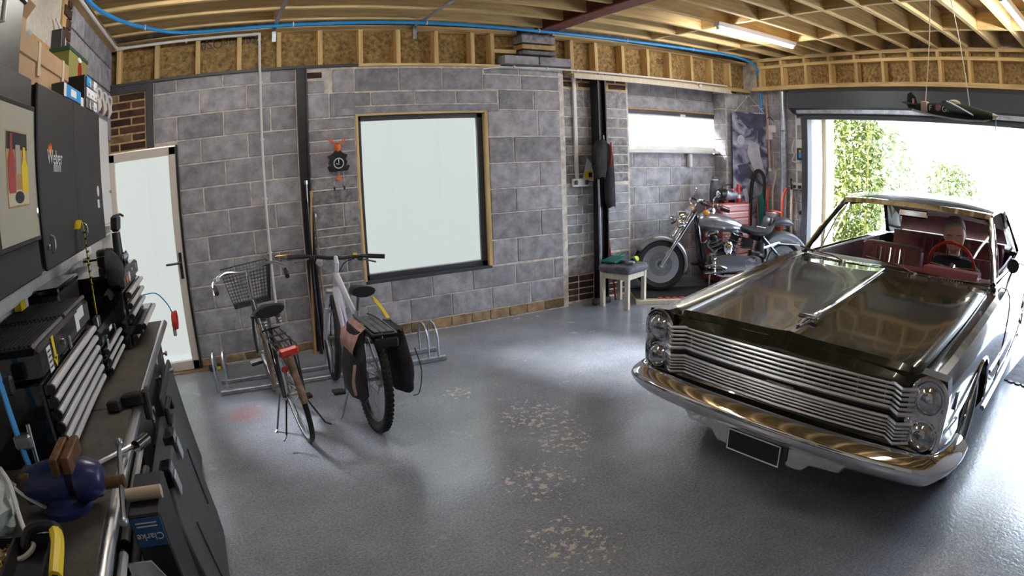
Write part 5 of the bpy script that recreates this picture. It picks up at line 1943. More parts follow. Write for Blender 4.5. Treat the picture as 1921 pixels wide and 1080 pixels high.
part('printed_leaf', MB().prism([(-.06, 0), (0, .025), (.06, 0), (0, -.025)], (.30, -1.93, 2.565), (0, 1, 0), (0, 0, 1), .002, (1, 0, 0)), 'white_card', None, 0)
sh_, part = world_thing('wall_shelf', 'narrow white shelf board on brackets behind the organiser', 'shelf', (.2, -1.7, 2.2))
part('shelf_board', MB().bb(.127, .34, -2.25, -1.45, 2.385, 2.405), 'white_paint', None, 0)
part('bracket', MB().prism([(0, 0), (.18, 0), (0, -.16)], (.127, -1.52, 2.385), (1, 0, 0), (0, 0, 1), .02, (0, 1, 0)), 'white_paint', None, 0)
part('bracket', MB().prism([(0, 0), (.18, 0), (0, -.16)], (.127, -1.80, 2.385), (1, 0, 0), (0, 0, 1), .02, (0, 1, 0)), 'white_paint', None, 0)
cp_, part = world_thing('tall_cabinet', 'pale grey narrow cabinet standing on the wall beside the door corner', 'cabinet', (.2, -1.2, 1.4))
part('cabinet_body', MB().bb(.127, .30, -1.42, -.98, 1.52, 2.28, .004), 'white_paint', None, 0)
part('cabinet_door', MB().bb(.298, .312, -1.41, -.99, 1.53, 2.27, .003), 'white_plastic', None, 0)
part('door_knob', MB().ball((.32, -1.04, 1.75), .012), 'steel', None)
sw_, part = world_thing('shelf_unit', 'small white open shelf under the pale cabinet by the door', 'shelf', (.2, -.8, 1.0))
for z_ in (1.02, 1.16, 1.30, 1.44):
    part('shelf_board', MB().bb(.127, .28, -1.42, -.98, z_, z_ + .014), 'white_paint', None, 0)
for y_ in (-1.42, -.995):
    part('side_board', MB().bb(.127, .28, y_, y_ + .015, 1.02, 1.50), 'white_paint', None, 0)

# ---- battens, trunking, cable on the side wall
bt, part = world_thing('wall_batten', 'long orange-brown timber batten fixed along the plastered side wall', 'batten', (.15, -2.4, 2.6))
part('board', MB().bb(.126, .165, -4.6, -1.62, 2.53, 2.62, .003), 'wood_tan', None, 0)
part('joint_plate', MB().bb(.160, .175, -2.90, -2.60, 2.535, 2.615, .003), 'galv', None, 0)
part('wood_block', MB().bb(.126, .20, -2.05, -1.96, 2.60, 2.76, .004), 'dark_grey', None, 0)
tr, part = world_thing('cable_trunking', 'white plastic cable trunking running under the wall cupboards', 'trunking', (.15, -2.5, 1.38))
part('duct', MB().bb(.127, .195, -5.2, -1.0, 1.345, 1.415, .004), 'white_plastic', None, 0)
part('cover', MB().bb(.193, .202, -5.2, -1.0, 1.355, 1.405, .003), 'white_paint', None, 0)
wp_ = obj('back_board', MB().bb(.126, .135, -5.2, -1.8, .90, 1.34), 'white_paint', wl, 0)
wc = tag(obj('white_cable', MB().tube(spline([(.15, -2.05, 2.83), (.19, -1.95, 2.72), (.17, -1.85, 2.66), (.17, -1.70, 2.62), (.16, -1.62, 2.60)], 6), .010, 6), 'white_plastic'), 'loose white cable hanging along the timber batten', 'cable')
hk, part = world_thing('cable_hooks', 'bundle of white cables hung on a timber block in the corner', 'cable', (.2, -.5, 2.5))
part('wood_block', MB().bb(.127, .20, -1.0, -.30, 2.42, 2.50, .004), 'wood_tan', None, 0)
for i in range(3):
    y_ = -.85 + i * .24
    part('cable_loop', MB().tube([(.21 + .012 * math.sin(k), y_ + .06 * math.cos(2 * PI * k / 14), 2.47 + .09 * math.sin(2 * PI * k / 14)) for k in range(14)], .012, 6, closed=True), 'white_plastic', None)

# ---- things lying on the bench
vc, part = world_thing('bench_vice', 'blue and rusty bench vice bolted to the near bench', 'vice', (.58, -4.02, .90))
part('base', MB().lathe([(.085, 0), (.085, .02), (.06, .035), (.055, .06), (0, .06)], (.56, -4.02, .900), (0, 0, 1), 20), 'blue_paint', None)
part('fixed_body', MB().loft([[(x_, -4.02 + w_ * math.cos(a), .99 + h_ * math.sin(a)) for a in [2 * PI * k / 16 for k in range(16)]] for x_, w_, h_ in ((.44, .045, .045), (.50, .062, .06), (.57, .068, .068), (.60, .062, .064))]), 'blue_paint', None, 50)
part('moving_body', MB().loft([[(x_, -4.02 + w_ * math.cos(a), .985 + h_ * math.sin(a)) for a in [2 * PI * k / 16 for k in range(16)]] for x_, w_, h_ in ((.625, .062, .066), (.66, .066, .064), (.70, .05, .05), (.715, .03, .03))]), 'blue_paint', None, 50)
part('jaw', MB().bb(.575, .605, -4.10, -3.94, 1.04, 1.09, .004), 'rust', None, 0)
part('jaw', MB().bb(.615, .645, -4.10, -3.94, 1.04, 1.09, .004), 'rust', None, 0)
part('slide_bar', MB().bb(.43, .70, -4.05, -3.99, .935, .965, .004), 'rust', None, 0)
part('screw', MB().cyl((.70, -4.02, .965), (.775, -4.02, .965), .019, n=12), 'rust', None)
part('anvil', MB().bb(.43, .48, -4.06, -3.98, .99, 1.035, .008), 'rust', None, 0)
hd_ = part('handle', MB().tube([(.762, -4.14, .90), (.762, -3.90, 1.03)], .008, 8), 'steel', None)
obj('handle_end', MB().ball((.762, -4.14, .90), .015), 'steel', hd_)
obj('handle_end', MB().ball((.762, -3.90, 1.03), .015), 'steel', hd_)
lv, part = world_thing('ratchet_handle', 'steel ratchet with black end resting across the bench edge', 'tool', (.69, -3.75, .90))
part('shaft', MB().tube([(.56, -3.83, .912), (.775, -3.66, .918)], .010, 8), 'steel', None)
part('head', MB().cyl((.765, -3.69, .918), (.80, -3.63, .918), .022, n=14), 'black_gloss', None)
bg, part = world_thing('plastic_bag', 'crumpled translucent plastic bag with tangled cord on the near bench', 'bag', (.36, -4.15, .90))
sec = []
for i in range(10):
    u = i / 9
    rr = .13 * math.sin(PI * (.08 + .86 * u)) ** .6
    sec.append([(.33 + rr * .7 * math.cos(a) * (1 + .16 * math.sin(5 * a + i * 2)), -4.13 + rr * 1.05 * math.sin(a) * (1 + .14 * math.sin(4 * a + i)), .905 + .17 * u + .008 * math.sin(7 * a)) for a in [2 * PI * k / 24 for k in range(24)]])
part('bag_body', MB().loft(sec), 'bag_plastic', None, 50)
part('cord', MB().tube(spline([(.38, -4.05, 1.06), (.43, -4.12, 1.04), (.46, -4.20, .96), (.50, -4.26, .93), (.45, -4.30, .915), (.38, -4.27, .92)], 6), .008, 6), 'white_plastic', None)
part('cord', MB().tube(spline([(.34, -4.02, 1.07), (.42, -4.06, .99), (.50, -4.05, .92), (.54, -4.04, .912)], 6), .006, 6), 'white_plastic', None)
bl_, part = world_thing('leaflet', 'folded leaflet with a blue corner lying on the bench', 'leaflet', (.50, -4.18, .90))
part('sheet', MB().box((.50, -4.185, .9025), (.11, .10, .003), (0, 0, .35)), 'white_card', None, 0)
part('blue_print', MB().box((.475, -4.175, .9045), (.05, .055, .001), (0, 0, .35)), 'blue_hose', None, 0)
og, part = world_thing('screw_organiser', 'open black organiser of brass screws with a yellow handle', 'organiser', (.45, -4.36, .90))
part('tray', MB().bb(.32, .58, -4.50, -4.25, .900, .912, .003), 'plastic_black', None, 0)
for a in ((.32, .58, -4.505, -4.495), (.32, .58, -4.255, -4.245), (.32, .33, -4.5, -4.25), (.44, .45, -4.5, -4.25), (.57, .58, -4.5, -4.25)):
    part('divider', MB().bb(*a, .905, .955), 'plastic_black', None, 0)
scw = MB()
rn = random.Random(3)
for k in range(170):
    x_ = rn.uniform(.345, .43) if k % 2 else rn.uniform(.335, .43)
    y_ = rn.uniform(-4.48, -4.27)
    a = rn.uniform(0, PI)
    z_ = .914 + rn.uniform(0, .022)
    scw.tube([(x_, y_, z_), (x_ + .016 * math.cos(a), y_ + .016 * math.sin(a), z_ + rn.uniform(-.004, .006))], [.0022, .0045], 5)
s_ = at0(obj('brass_screws', scw, 'brass', og), og.location)
tag(s_, kind='stuff')
hh = part('carry_handle', MB().tube(spline([(.47, -4.27, .93), (.50, -4.24, .965), (.56, -4.235, .97), (.60, -4.27, .965), (.62, -4.45, .95)], 6), .016, 8), 'plastic_black', None)
obj('handle_grip', MB().tube(spline([(.595, -4.275, .972), (.612, -4.33, .970), (.622, -4.45, .957)], 5), .020, 8), 'yellow', hh)
cl, part = world_thing('bench_clamp', 'black clamp gripping the joint between the two benches', 'clamp', (.72, -3.23, .90))
part('clamp_body', MB().box((.70, -3.23, .925), (.10, .05, .05), None, .008), 'black_satin', None, 0)
part('clamp_jaw', MB().box((.755, -3.22, .89), (.03, .05, .12), None, .006), 'black_satin', None, 0)
part('clamp_screw', MB().cyl((.765, -3.20, .80), (.765, -3.20, .96), .008, n=8), 'chrome', None)
part('clamp_pad', MB().box((.62, -3.27, .925), (.06, .05, .045), None, .006), 'plastic_black', None, 0)
fc_, part = world_thing('bar_clamp', 'blue bar clamp with steel screw leaning on the large tool chest', 'clamp', (.44, -3.80, .90))
part('bar', MB().tube([(.34, -3.79, 1.42), (.40, -3.86, .93)], .012, 4), 'blue_hose', None)
part('jaw', MB().box((.375, -3.80, 1.22), (.06, .035, .06), None, .008), 'plastic_black', None, 0)
part('jaw', MB().box((.40, -3.84, 1.05), (.07, .035, .05), None, .008), 'steel', None, 0)
part('screw', MB().cyl((.43, -3.85, .96), (.43, -3.83, 1.10), .008, n=8), 'steel', None)

# on the chests
tm, part = world_thing('measuring_tape', 'yellow and black tape strip hanging from the far cupboard', 'tape', (.5, -2.75, 1.14))
part('strip', MB().tube(spline([(.465, -2.78, 1.60), (.472, -2.745, 1.635), (.49, -2.74, 1.60), (.50, -2.755, 1.40), (.505, -2.77, 1.20)], 6), .020, 8, flat=.18), 'yellow', None)
for k in range(12):
    part('tape_mark', MB().box((.503 + .0015 * math.sin(k), -2.752 - k * .0015, 1.58 - k * .03), (.009, .030, .008)), 'black_paint', None, 0)
part('buckle', MB().box((.50, -2.77, 1.165), (.03, .06, .05), None, .006), 'steel', None)
cpz, part = world_thing('baseball_cap', 'dark fabric cap hung on the corner of the tall tool chest', 'cap', (.56, -2.40, 1.22))
sec = []
for i in range(9):
    t = i / 8
    rr = .092 * math.sqrt(max(0.0, 1 - (t * .98) ** 2))
    sec.append([((.53 + .09 * t), -2.42 + rr * math.cos(a) * (1 + .05 * math.sin(3 * a)), 1.365 + rr * 1.05 * math.sin(a) - .03 * t) for a in [2 * PI * k / 20 for k in range(20)]])
part('crown', MB().loft(sec), 'cloth_dark', None, 60)
part('peak', MB().loft([[(.505 + .02 * t, -2.43 + (.10 - .02 * t) * math.cos(a), 1.36 - .11 - .055 * t * math.sin(-a) * 1.0 - .012 * math.cos(a) ** 2) for a in [PI + PI * k / 12 for k in range(13)]] for t in (0, .5, 1)], closed=False), 'cloth_dark', None, 60)
vac, part = world_thing('hand_tool', 'black hand tool with a trigger standing upright on the tall chest', 'tool', (.40, -2.05, 1.315))
part('tube', MB().tube([(.50, -1.90, 1.316), (.495, -1.89, 1.50)], [.034, .028], 14), 'plastic_black', None)
part('motor_head', MB().box((.498, -1.88, 1.555), (.06, .075, .10), (0, .1, 0), .016), 'plastic_black', None)
part('trigger', MB().tube([(.50, -1.86, 1.60), (.51, -1.76, 1.60), (.52, -1.70, 1.585)], .008, 6), 'plastic_black', None)
sp_, part = world_thing('black_canister', 'small black drum-shaped canister on top of the tall chest', 'canister', (.42, -1.95, 1.315))
part('drum', MB().lathe([(0, 0), (.055, 0), (.06, .01), (.06, .09), (.05, .10), (0, .10)], (.42, -1.95, 1.318), (0, 0, 1), 22), 'plastic_black', None)
part('ring', MB().torus((.42, -1.95, 1.38), (0, 0, 1), .061, .004, 24, 6), 'steel', None)
gl_, part = world_thing('goggles', 'blue tinted goggles lying beside the black canister on the chest', 'goggles', (.52, -1.86, 1.315))
for s in (-1, 1):
    part('lens', MB().ball((.53, -1.86 + s * .04, 1.345), (.022, .036, .026)), 'galv', None)
    part('rim', MB().torus((.535, -1.86 + s * .04, 1.345), (1, 0, 0), .030, .005, 18, 6), 'black_gloss', None)
part('bridge', MB().cyl((.54, -1.88, 1.35), (.54, -1.84, 1.35), .005, n=6), 'black_gloss', None)
bx_, part = world_thing('storage_box', 'black lidded storage box standing on the small tool chest', 'box', (.25, -2.62, 1.137))
part('box_body', MB().bb(.14, .34, -2.84, -2.42, 1.165, 1.33, .01), 'plastic_black', None, 0)
part('box_foot', MB().bb(.15, .33, -2.83, -2.43, 1.137, 1.166), 'plastic_black', None, 0)
part('box_lid', MB().bb(.135, .345, -2.845, -2.415, 1.33, 1.36, .008), 'black_gloss', None, 0)
yb_, part = world_thing('blade_packet', 'yellow and white packet leaning behind the large tool chest top', 'packet', (.18, -2.98, 1.312))
part('packet_body', MB().bb(.16, .20, -3.04, -2.97, 1.312, 1.40, .003), 'yellow', None, 0)
part('packet_side', MB().bb(.16, .20, -2.97, -2.93, 1.312, 1.40, .003), 'white_card', None, 0)
rcx, part = world_thing('red_cable', 'red coiled cable hanging off the end of the far workbench', 'cable', (.76, -1.70, .80))
for q in range(3):
    part('coil', MB().tube([(.775 + .010 * q, -1.68 + .075 * math.cos(2 * PI * k / 18) + .01 * q, .87 + .055 * math.sin(2 * PI * k / 18)) for k in range(18)], .007, 6, closed=True), 'red', None)
part('lead', MB().tube(spline([(.60, -1.75, 1.08), (.68, -1.66, 1.06), (.74, -1.62, .98), (.77, -1.62, .91)], 6), .004, 6), 'blue_hose', None)
part('plug', MB().box((.775, -1.70, .80), (.025, .025, .05), None, .005), 'white_plastic', None)

# ---- cases and boards leaning against the benches
def leaner(name, label, cat, y0, y1, H, xb, tilt, th, mat, chamf=.0):
    t = thing(name, label, cat, (xb, (y0 + y1) / 2, 0), 0)
    hw = (y1 - y0) / 2
    m = rotm(0, -tilt, 0)
    c = chamf
    poly = [(-hw + c * .4, .004), (hw - c * .4, .004), (hw, c * .6 + .004), (hw, H - c), (hw - c, H), (-hw + c, H), (-hw, H - c), (-hw, c * .6 + .004)] if c else [(-hw, .004), (hw, .004), (hw, H), (-hw, H)]
    b = MB(m)
    b.prism(poly, (0, 0, 0), (0, 1, 0), (0, 0, 1), th, (-1, 0, 0))
    o = obj('case_shell' if c else 'panel', b, mat, t, 0)
    bv = o.modifiers.new('b', 'BEVEL')
    bv.width = .01
    bv.segments = 2
    return t, m


t, m = leaner('tool_case', 'large dark grey plastic case with silver catches leaning on the near bench', 'case', -3.71, -2.80, .74, .905, .09, .085, 'case_grey', .16)
for y_ in (-.30, .0):
    q = MB(m)
    q.bb(-.035, .014, y_ - .05, y_ + .05, .70, .775, .005)
    l_ = obj('catch', q, 'black_gloss', t, 0)
    q = MB(m)
    q.bb(.012, .020, y_ - .035, y_ + .035, .655, .735, .003)
    obj('catch_plate', q, 'alu', l_, 0)
for y_, z_ in ((-.2, .30), (.25, .42)):
    q = MB(m)
    q.bb(.0, .008, y_ - .004, y_ + .004, z_ - .15, z_ + .15)
    obj('moulded_rib', q, 'case_grey', t, 0)
q = MB(m)
q.tube([(-.02, .16, .745), (-.02, .18, .80), (-.02, .34, .80), (-.02, .36, .745)], .014, 8)
obj('carry_handle', q, 'black_satin', t)
t, m = leaner('display_board', 'black flat board leaning on the far workbench doors', 'board', -2.62, -1.93, .70, .80, .10, .022, 'dark_grey')
q = MB(m)
q.bb(.0, .004, -.30, .30, .05, .66)
obj('board_face', q, 'case_grey', t, 0)
q = MB(m)
q.box((.012, .22, .66), (.03, .05, .02), None, .004)
obj('board_clip', q, 'steel', t, 0)
t, m = leaner('black_pad', 'black flat pad leaning between the board and the plastic case', 'pad', -3.0, -2.66, .62, .79, .08, .05, 'rubber')
q = MB(m)
q.bb(-.01, .006, -.10, .10, .52, .56, .004)
obj('hand_slot', q, 'plastic_black', t, 0)
# boxes tucked under the bench edge
bx, part = world_thing('blue_label_box', 'dark box with an upside-down blue maker label standing beside the bench', 'box', (.80, -3.9, 0))
part('box_body', MB().bb(.742, .85, -4.02, -3.74, .002, .845, .006), 'plastic_black', None, 0)
lb_ = part('blue_label', MB().bb(.746, .846, -4.024, -4.018, .735, .835), 'blue_label', None, 0)
text('label_lettering', 'Clarke', 'white_card', lb_, (.796, -4.0255, .772), (PI / 2, PI, 0), .034)
for k in range(2):
    obj('label_line', MB().box((.796, -4.0255, .808 + k * .012), (.07, .001, .004)), 'white_card', lb_, 0)
part('tan_roll', MB().cyl((.74, -3.93, .868), (.86, -3.93, .868), .022, n=14), 'tape', None)
bx, part = world_thing('metal_tray', 'folded aluminium tray leaning under the bench corner', 'tray', (.78, -4.22, 0))
part('tray_face', MB().prism([(-.035, .60), (.065, .60), (.075, .72), (.04, .80), (-.035, .80)], (.775, -4.20, 0), (1, 0, 0), (0, 0, 1), .008, (0, 1, 0)), 'alu', None, 0)
part('tray_fold', MB().box((.785, -4.21, .72), (.10, .03, .05), (0, .5, 0), .002), 'alu', None, 0)
part('tray_foot', MB().bb(.745, .84, -4.19, -4.08, .002, .62, .004), 'dark_grey', None, 0)
# ================================================================== WALLS AND RIGHT-HAND CORNER
# blue air hose under the joists
pts = spline([(.22, -2.6, 3.075), (.24, -1.55, 3.075), (.34, -1.02, 3.075), (.56, -.58, 3.072), (.95, -.22, 3.072), (1.9, -.215, 3.075), (3.17, -.27, 3.075), (4.40, -.275, 3.06), (5.58, -.26, 3.07), (6.6, -.33, 3.075), (7.35, -.40, 3.07), (7.80, -.36, 3.02), (7.98, -.30, 2.85), (8.04, -.27, 2.5), (8.05, -.28, 1.9), (8.05, -.29, 1.35)], 6)
hs = thing('air_hose', 'bright blue air hose clipped along the ceiling joists', 'hose', (4.0, -.3, 3.0))
at0(obj('hose', MB().tube(pts, .0165, 8), 'blue_hose', hs), hs.location)
for x_, y_, z_ in ((.56, -.58, 3.075), (1.9, -.215, 3.078), (3.17, -.27, 3.078), (4.40, -.275, 3.065), (5.58, -.26, 3.073), (6.6, -.33, 3.078)):
    at0(obj('hose_clip', MB().torus((x_, y_, z_), (1, .05, 0), .020, .006, 14, 6), 'white_plastic', hs), hs.location)
for z_ in (2.42, 1.75):
    at0(obj('hose_clip', MB().torus((8.05, -.278, z_), (0, 0, 1), .020, .006, 14, 6), 'white_plastic', hs), hs.location)
# white conduit in the left corner and down the block wall
cd = thing('white_conduit', 'white electrical conduit running under the frieze and down the block wall', 'conduit', (1.6, 0, 3.0))
cm = MB()
cm.tube([(.215, -3.2, 3.045), (.215, -.05, 3.045), (.24, -.035, 3.045), (1.57, -.045, 3.045)], .014, 8)
at0(obj('conduit_run', cm, 'white_plastic', cd), cd.location)
at0(obj('conduit_drop', MB().tube([(1.60, -.045, 3.045), (1.605, -.045, 2.70), (1.61, -.028, 2.66), (1.615, -.025, 0.45)], .013, 8), 'white_plastic', cd), cd.location)
at0(obj('elbow', MB().tube([(1.54, -.045, 3.045), (1.60, -.045, 3.045), (1.60, -.045, 2.98)], .019, 10), 'white_plastic', cd), cd.location)
at0(obj('elbow', MB().tube([(.215, -.10, 3.045), (.22, -.04, 3.045), (.29, -.038, 3.045)], .019, 10), 'white_plastic', cd), cd.location)
for z_ in (2.58, 2.05, 1.5, 1.0):
    at0(obj('saddle_clip', MB().box((1.612, -.014, z_), (.05, .03, .022), None, .006), 'white_plastic', cd), cd.location)
for x_ in (.9,):
    at0(obj('saddle_clip', MB().box((x_, -.03, 3.045), (.022, .04, .045), None, .006), 'white_plastic', cd), cd.location)
# pipe run under the right half of the frieze
pr = thing('white_pipe', 'thin white water pipe below the studs above the pier', 'pipe', (5.8, -.08, 2.68))
at0(obj('pipe_run', MB().tube([(3.86, -.03, 2.665), (4.05, -.035, 2.69), (4.7, -.09, 2.69), (5.6, -.09, 2.685), (7.5, -.09, 2.70)], .011, 8), 'white_plastic', pr), pr.location)
at0(obj('pipe_board', MB().bb(4.95, 7.6, -.082, -.062, 2.60, 2.66, .003), 'wood_pale', pr, 0), pr.location)
for x_ in (4.2, 4.6, 5.0, 5.6, 6.3, 6.9):
    at0(obj('pipe_clip', MB().box((x_, -.085, 2.69), (.02, .03, .03), None, .004), 'white_plastic', pr), pr.location)
at0(obj('junction_cap', MB().ball((6.95, -.10, 2.655), (.028, .02, .028)), 'white_plastic', pr), pr.location)

# vertical white duct with double socket on the pier
du = thing('socket_duct', 'white vertical conduit ending in a double socket on the pier', 'socket', (5.09, .08, 1.36))
at0(obj('duct', MB().bb(5.03, 5.075, .065, .098, 1.46, 2.66, .004), 'white_paint', du, 0), du.location)
at0(obj('socket_box', MB().bb(4.985, 5.20, .055, .098, 1.365, 1.462, .006), 'white_plastic', du, 0), du.location)
for x_ in (5.02, 5.165):
    at0(obj('socket_plug', MB().box((x_, .045, 1.415), (.035, .03, .05), None, .006), 'dark_grey', du, 0), du.location)
ps = thing('safety_notice', 'small yellow and white notice hanging beside the black post', 'notice', (5.2, .08, 1.43))
ns = at0(obj('sheet', MB().prism([(5.13, 1.44), (5.285, 1.42), (5.285, 1.60), (5.20, 1.70)], (0, .075, 0), (1, 0, 0), (0, 0, 1), .006, (0, 1, 0)), 'white_card', ps, 0), ps.location)
obj('yellow_panel', MB().bb(5.16, 5.27, .070, .0755, 1.45, 1.54), 'yellow', ns, 0)
obj('dark_print', MB().bb(5.21, 5.26, .068, .0705, 1.47, 1.525), 'black_paint', ns, 0)
# black bag hung on the post, red broom stick, dustpan
bgp = thing('hanging_bag', 'black padded bag hanging on the steel post with a red edge', 'bag', (5.33, -.12, 1.1))


def bagsec(cx, z, wx, wy, rot=0):
    return [(cx + wx * math.cos(a), -.135 + wy * math.sin(a), z + .012 * math.sin(3 * a)) for a in [2 * PI * k / 18 for k in range(18)]]


at0(obj('bag_upper', MB().loft([bagsec(5.22, 1.47, .07, .05), bagsec(5.22, 1.60, .10, .065), bagsec(5.23, 1.78, .105, .065), bagsec(5.25, 1.88, .08, .05), bagsec(5.26, 1.90, .04, .03)]), 'cloth_dark', bgp, 60), bgp.location)
at0(obj('bag_lower', MB().loft([bagsec(5.375, 1.13, .055, .045), bagsec(5.36, 1.20, .068, .055), bagsec(5.35, 1.50, .07, .06), bagsec(5.33, 1.75, .075, .06), bagsec(5.31, 1.85, .05, .05)]), 'cloth_dark', bgp, 60), bgp.location)
at0(obj('red_edge', MB().tube([(5.335, -.205, 1.87), (5.33, -.215, 1.70), (5.315, -.21, 1.58)], .014, 8, flat=.5), 'red', bgp), bgp.location)
at0(obj('hook', MB().tube([(5.32, -.06, 1.93), (5.30, -.12, 1.95), (5.29, -.14, 1.88)], .006, 6), 'steel', bgp), bgp.location)
br = thing('broom', 'grey handled broom propped in front of the steel post', 'broom', (5.26, -.12, 0))
at0(obj('handle', MB().tube([(5.245, -.10, .08), (5.235, -.09, 1.45)], .014, 8), 'galv', br), br.location)
at0(obj('broom_head', MB().box((5.245, -.11, .05), (.26, .06, .05), None, .012), 'dark_grey', br), br.location)
at0(obj('bristles', MB().box((5.245, -.11, .014), (.24, .05, .028), None, .004), 'black_paint', br), br.location)
rd = tag(obj('red_pole', MB().tube([(5.50, -.05, .002), (5.40, .035, 1.18)], .011, 8), 'red'), 'thin red pole leaning on the pier behind the stool', 'pole')

# padded stool with its clutter
sl = thing('stool', 'pale wooden stool with dark padded cushion beside the motorcycle', 'stool', (5.42, -.30, 0), math.radians(20))
for sx in (-1, 1):
    for sy in (-1, 1):
        obj('leg', MB().box((sx * .185, sy * .165, .205), (.05, .05, .41), None, .004), 'wood_pale', sl, 0)
for s in (-1, 1):
    obj('apron', MB().box((s * .190, 0, .375), (.022, .30, .075), None, .003), 'wood_pale', sl, 0)
    obj('apron', MB().box((0, s * .170, .375), (.34, .022, .075), None, .003), 'wood_pale', sl, 0)
sec = []
for z_, k in ((.41, .93), (.425, 1.0), (.46, 1.01), (.485, .96), (.495, .80)):
    ring = []
    for i in range(32):
        a = 2 * PI * i / 32
        c_, s_ = math.cos(a), math.sin(a)
        ring.append(((abs(c_) ** .35) * (1 if c_ > 0 else -1) * .245 * k, (abs(s_) ** .35) * (1 if s_ > 0 else -1) * .225 * k, z_ + .004 * math.sin(6 * a)))
    sec.append(ring)
obj('cushion', MB().loft(sec), 'cloth_grey', sl, 60)
dp = thing('dustpan', 'teal plastic dustpan lying on the stool cushion', 'dustpan', (5.36, -.20, .497), math.radians(20))
obj('pan', MB().loft([[(-.13, -.09, .012), (-.13, .09, .012), (-.13, .09, .030), (-.13, -.09, .030)], [(.09, -.085, .004), (.09, .085, .004), (.09, .085, .060), (.09, -.085, .060)]]), 'teal', dp, 0)
obj('pan_handle', MB().tube([(.08, 0, .04), (.14, 0, .055), (.21, 0, .06)], [.022, .018, .020], 10, flat=.6), 'teal', dp)
gv = thing('work_gloves', 'pair of grey work gloves with a lime cuff on the stool', 'gloves', (5.44, -.42, .497), math.radians(25))
for q, (ox, oy, rz_) in enumerate(((0, 0, .2), (.08, .05, -.4))):
    mt = Matrix.Translation((ox, oy, .018 + .012 * q)) @ rotm(0, 0, rz_)
    g_ = MB(mt)
    g_.ball((0, 0, 0), (.062, .042, .018), 14, 8)
    go = obj('palm', g_, 'galv' if q == 0 else 'cloth_grey', gv, 60)
    for k in range(4):
        f_ = MB(mt)
        f_.tube([(-.04, -.030 + k * .02, .002), (-.085, -.036 + k * .024, .006), (-.11, -.038 + k * .025, -.002)], [.011, .010, .008], 8)
        obj('finger', f_, 'cloth_grey', go)
    f_ = MB(mt)
    f_.tube([(-.005, .035, 0), (-.04, .065, .004)], [.012, .009], 8)
    obj('thumb', f_, 'cloth_grey', go)
    f_ = MB(mt)
    f_.lathe([(.034, 0), (.038, .05)], (.05, 0, 0), (1, 0, 0), 14)
    obj('cuff', f_, 'lime' if q else 'cloth_dark', go)

# cuckoo clock
ck = thing('cuckoo_clock', 'black cuckoo clock with orange antlers hanging on the block wall', 'clock', (2.32, -.05, 1.62))
hp = [(-.075, .0), (.075, 0), (.085, .03), (.07, .05), (.085, .085), (.07, .11), (.09, .15), (.05, .165), (0, .215), (-.05, .165), (-.09, .15), (-.07, .11), (-.085, .085), (-.07, .05), (-.085, .03)]
obj('clock_case', MB().prism(hp, (0, .045, .07), (1, 0, 0), (0, 0, 1), .085, (0, -1, 0)), 'black_satin', ck, 0)
obj('clock_face', MB().lathe([(0, .004), (.045, .004), (.05, 0)], (0, -.04, .145), (0, -1, 0), 24), 'black_gloss', ck)
obj('clock_ring', MB().torus((0, -.044, .145), (0, 1, 0), .046, .005, 24, 6), 'white_card', ck)
hnd = MB()
hnd.box((.0, -.048, .163), (.006, .003, .045))
obj('hour_hand', hnd, 'white_card', ck, 0)
obj('minute_hand', MB().box((-.012, -.048, .138), (.034, .003, .005), (0, .4, 0)), 'white_card', ck, 0)
obj('stag_head', MB().lathe([(0, 0), (.022, .01), (.034, .05), (.030, .075), (.012, .09), (0, .092)], (0, -.02, .245), (0, 0, 1), 14), 'orange', ck)
for s in (-1, 1):
    obj('antler', MB().tube(spline([(s * .012, -.02, .33), (s * .045, -.02, .345), (s * .075, -.02, .365), (s * .085, -.02, .38)], 3), [.007] * 9 + [.004], 6), 'orange', ck)
    obj('antler_tine', MB().tube([(s * .045, -.02, .345), (s * .052, -.02, .375)], .005, 6), 'orange', ck)
    obj('leaf_carving', MB().box((s * .085, -.03, .10), (.03, .012, .05), (0, s * .5, 0), .004), 'black_satin', ck, 0)
    obj('chain', MB().cyl((s * .048, -.02, -.08), (s * .048, -.02, .07), .0022, n=5), 'brass', ck)
    obj('weight', MB().lathe([(0, 0), (.007, .004), (.009, .02), (.007, .04), (0, .042)], (s * .048, -.02, -.11), (0, 0, 1), 10), 'black_satin', ck)
obj('pendulum', MB().prism([(-.004, .04), (.004, .04), (.008, .0), (.035, -.02), (.0, -.035), (-.035, -.02), (-.008, 0)], (0, -.03, .02), (1, 0, 0), (0, 0, 1), .006, (0, -1, 0)), 'orange', ck, 0)

# battens and pole leaning on the first black post
for (nm, lb, p0, p1, r_, mt) in (('black_pole', 'black metal pole leaning on the black post by the bicycles', (1.985, -.14, .002), (2.0, -.075, 1.62), .017, 'black_gloss'),
                                 ('timber_batten', 'rough split timber batten leaning beside the black pole', (1.925, -.12, .002), (2.045, -.07, 1.52), .016, 'wood_tan'),
                                 ('slim_rod', 'slim dark rod leaning on the wall behind the bicycles', (2.075, -.14, .002), (2.075, -.03, 1.30), .011, 'mud')):
    t = thing(nm, lb, 'pole' if 'pole' in nm else 'rod' if 'rod' in nm else 'batten', p0)
    P0, P1 = Vector(p0), Vector(p1)
    obj('shaft', MB().tube([(0, 0, 0), P1 - P0], [r_, r_ * .8], 8), mt, t)
    obj('end_cap', MB().cyl((P1 - P0) * .985, P1 - P0 + Vector((0, 0, .012)), r_ * 1.1, n=8), 'steel' if mt != 'wood_tan' else 'wood_tan', t)
tp = thing('wall_tap', 'brass garden tap on a short pipe in the block wall', 'tap', (1.74, -.02, .95))
obj('pipe', MB().tube([(-.08, -.02, .015), (.02, -.03, .015)], .010, 8), 'brass', tp)
obj('tap_body', MB().tube([(.02, -.03, .015), (.05, -.045, .015), (.055, -.05, -.03)], [.014, .014, .010], 8), 'brass', tp)
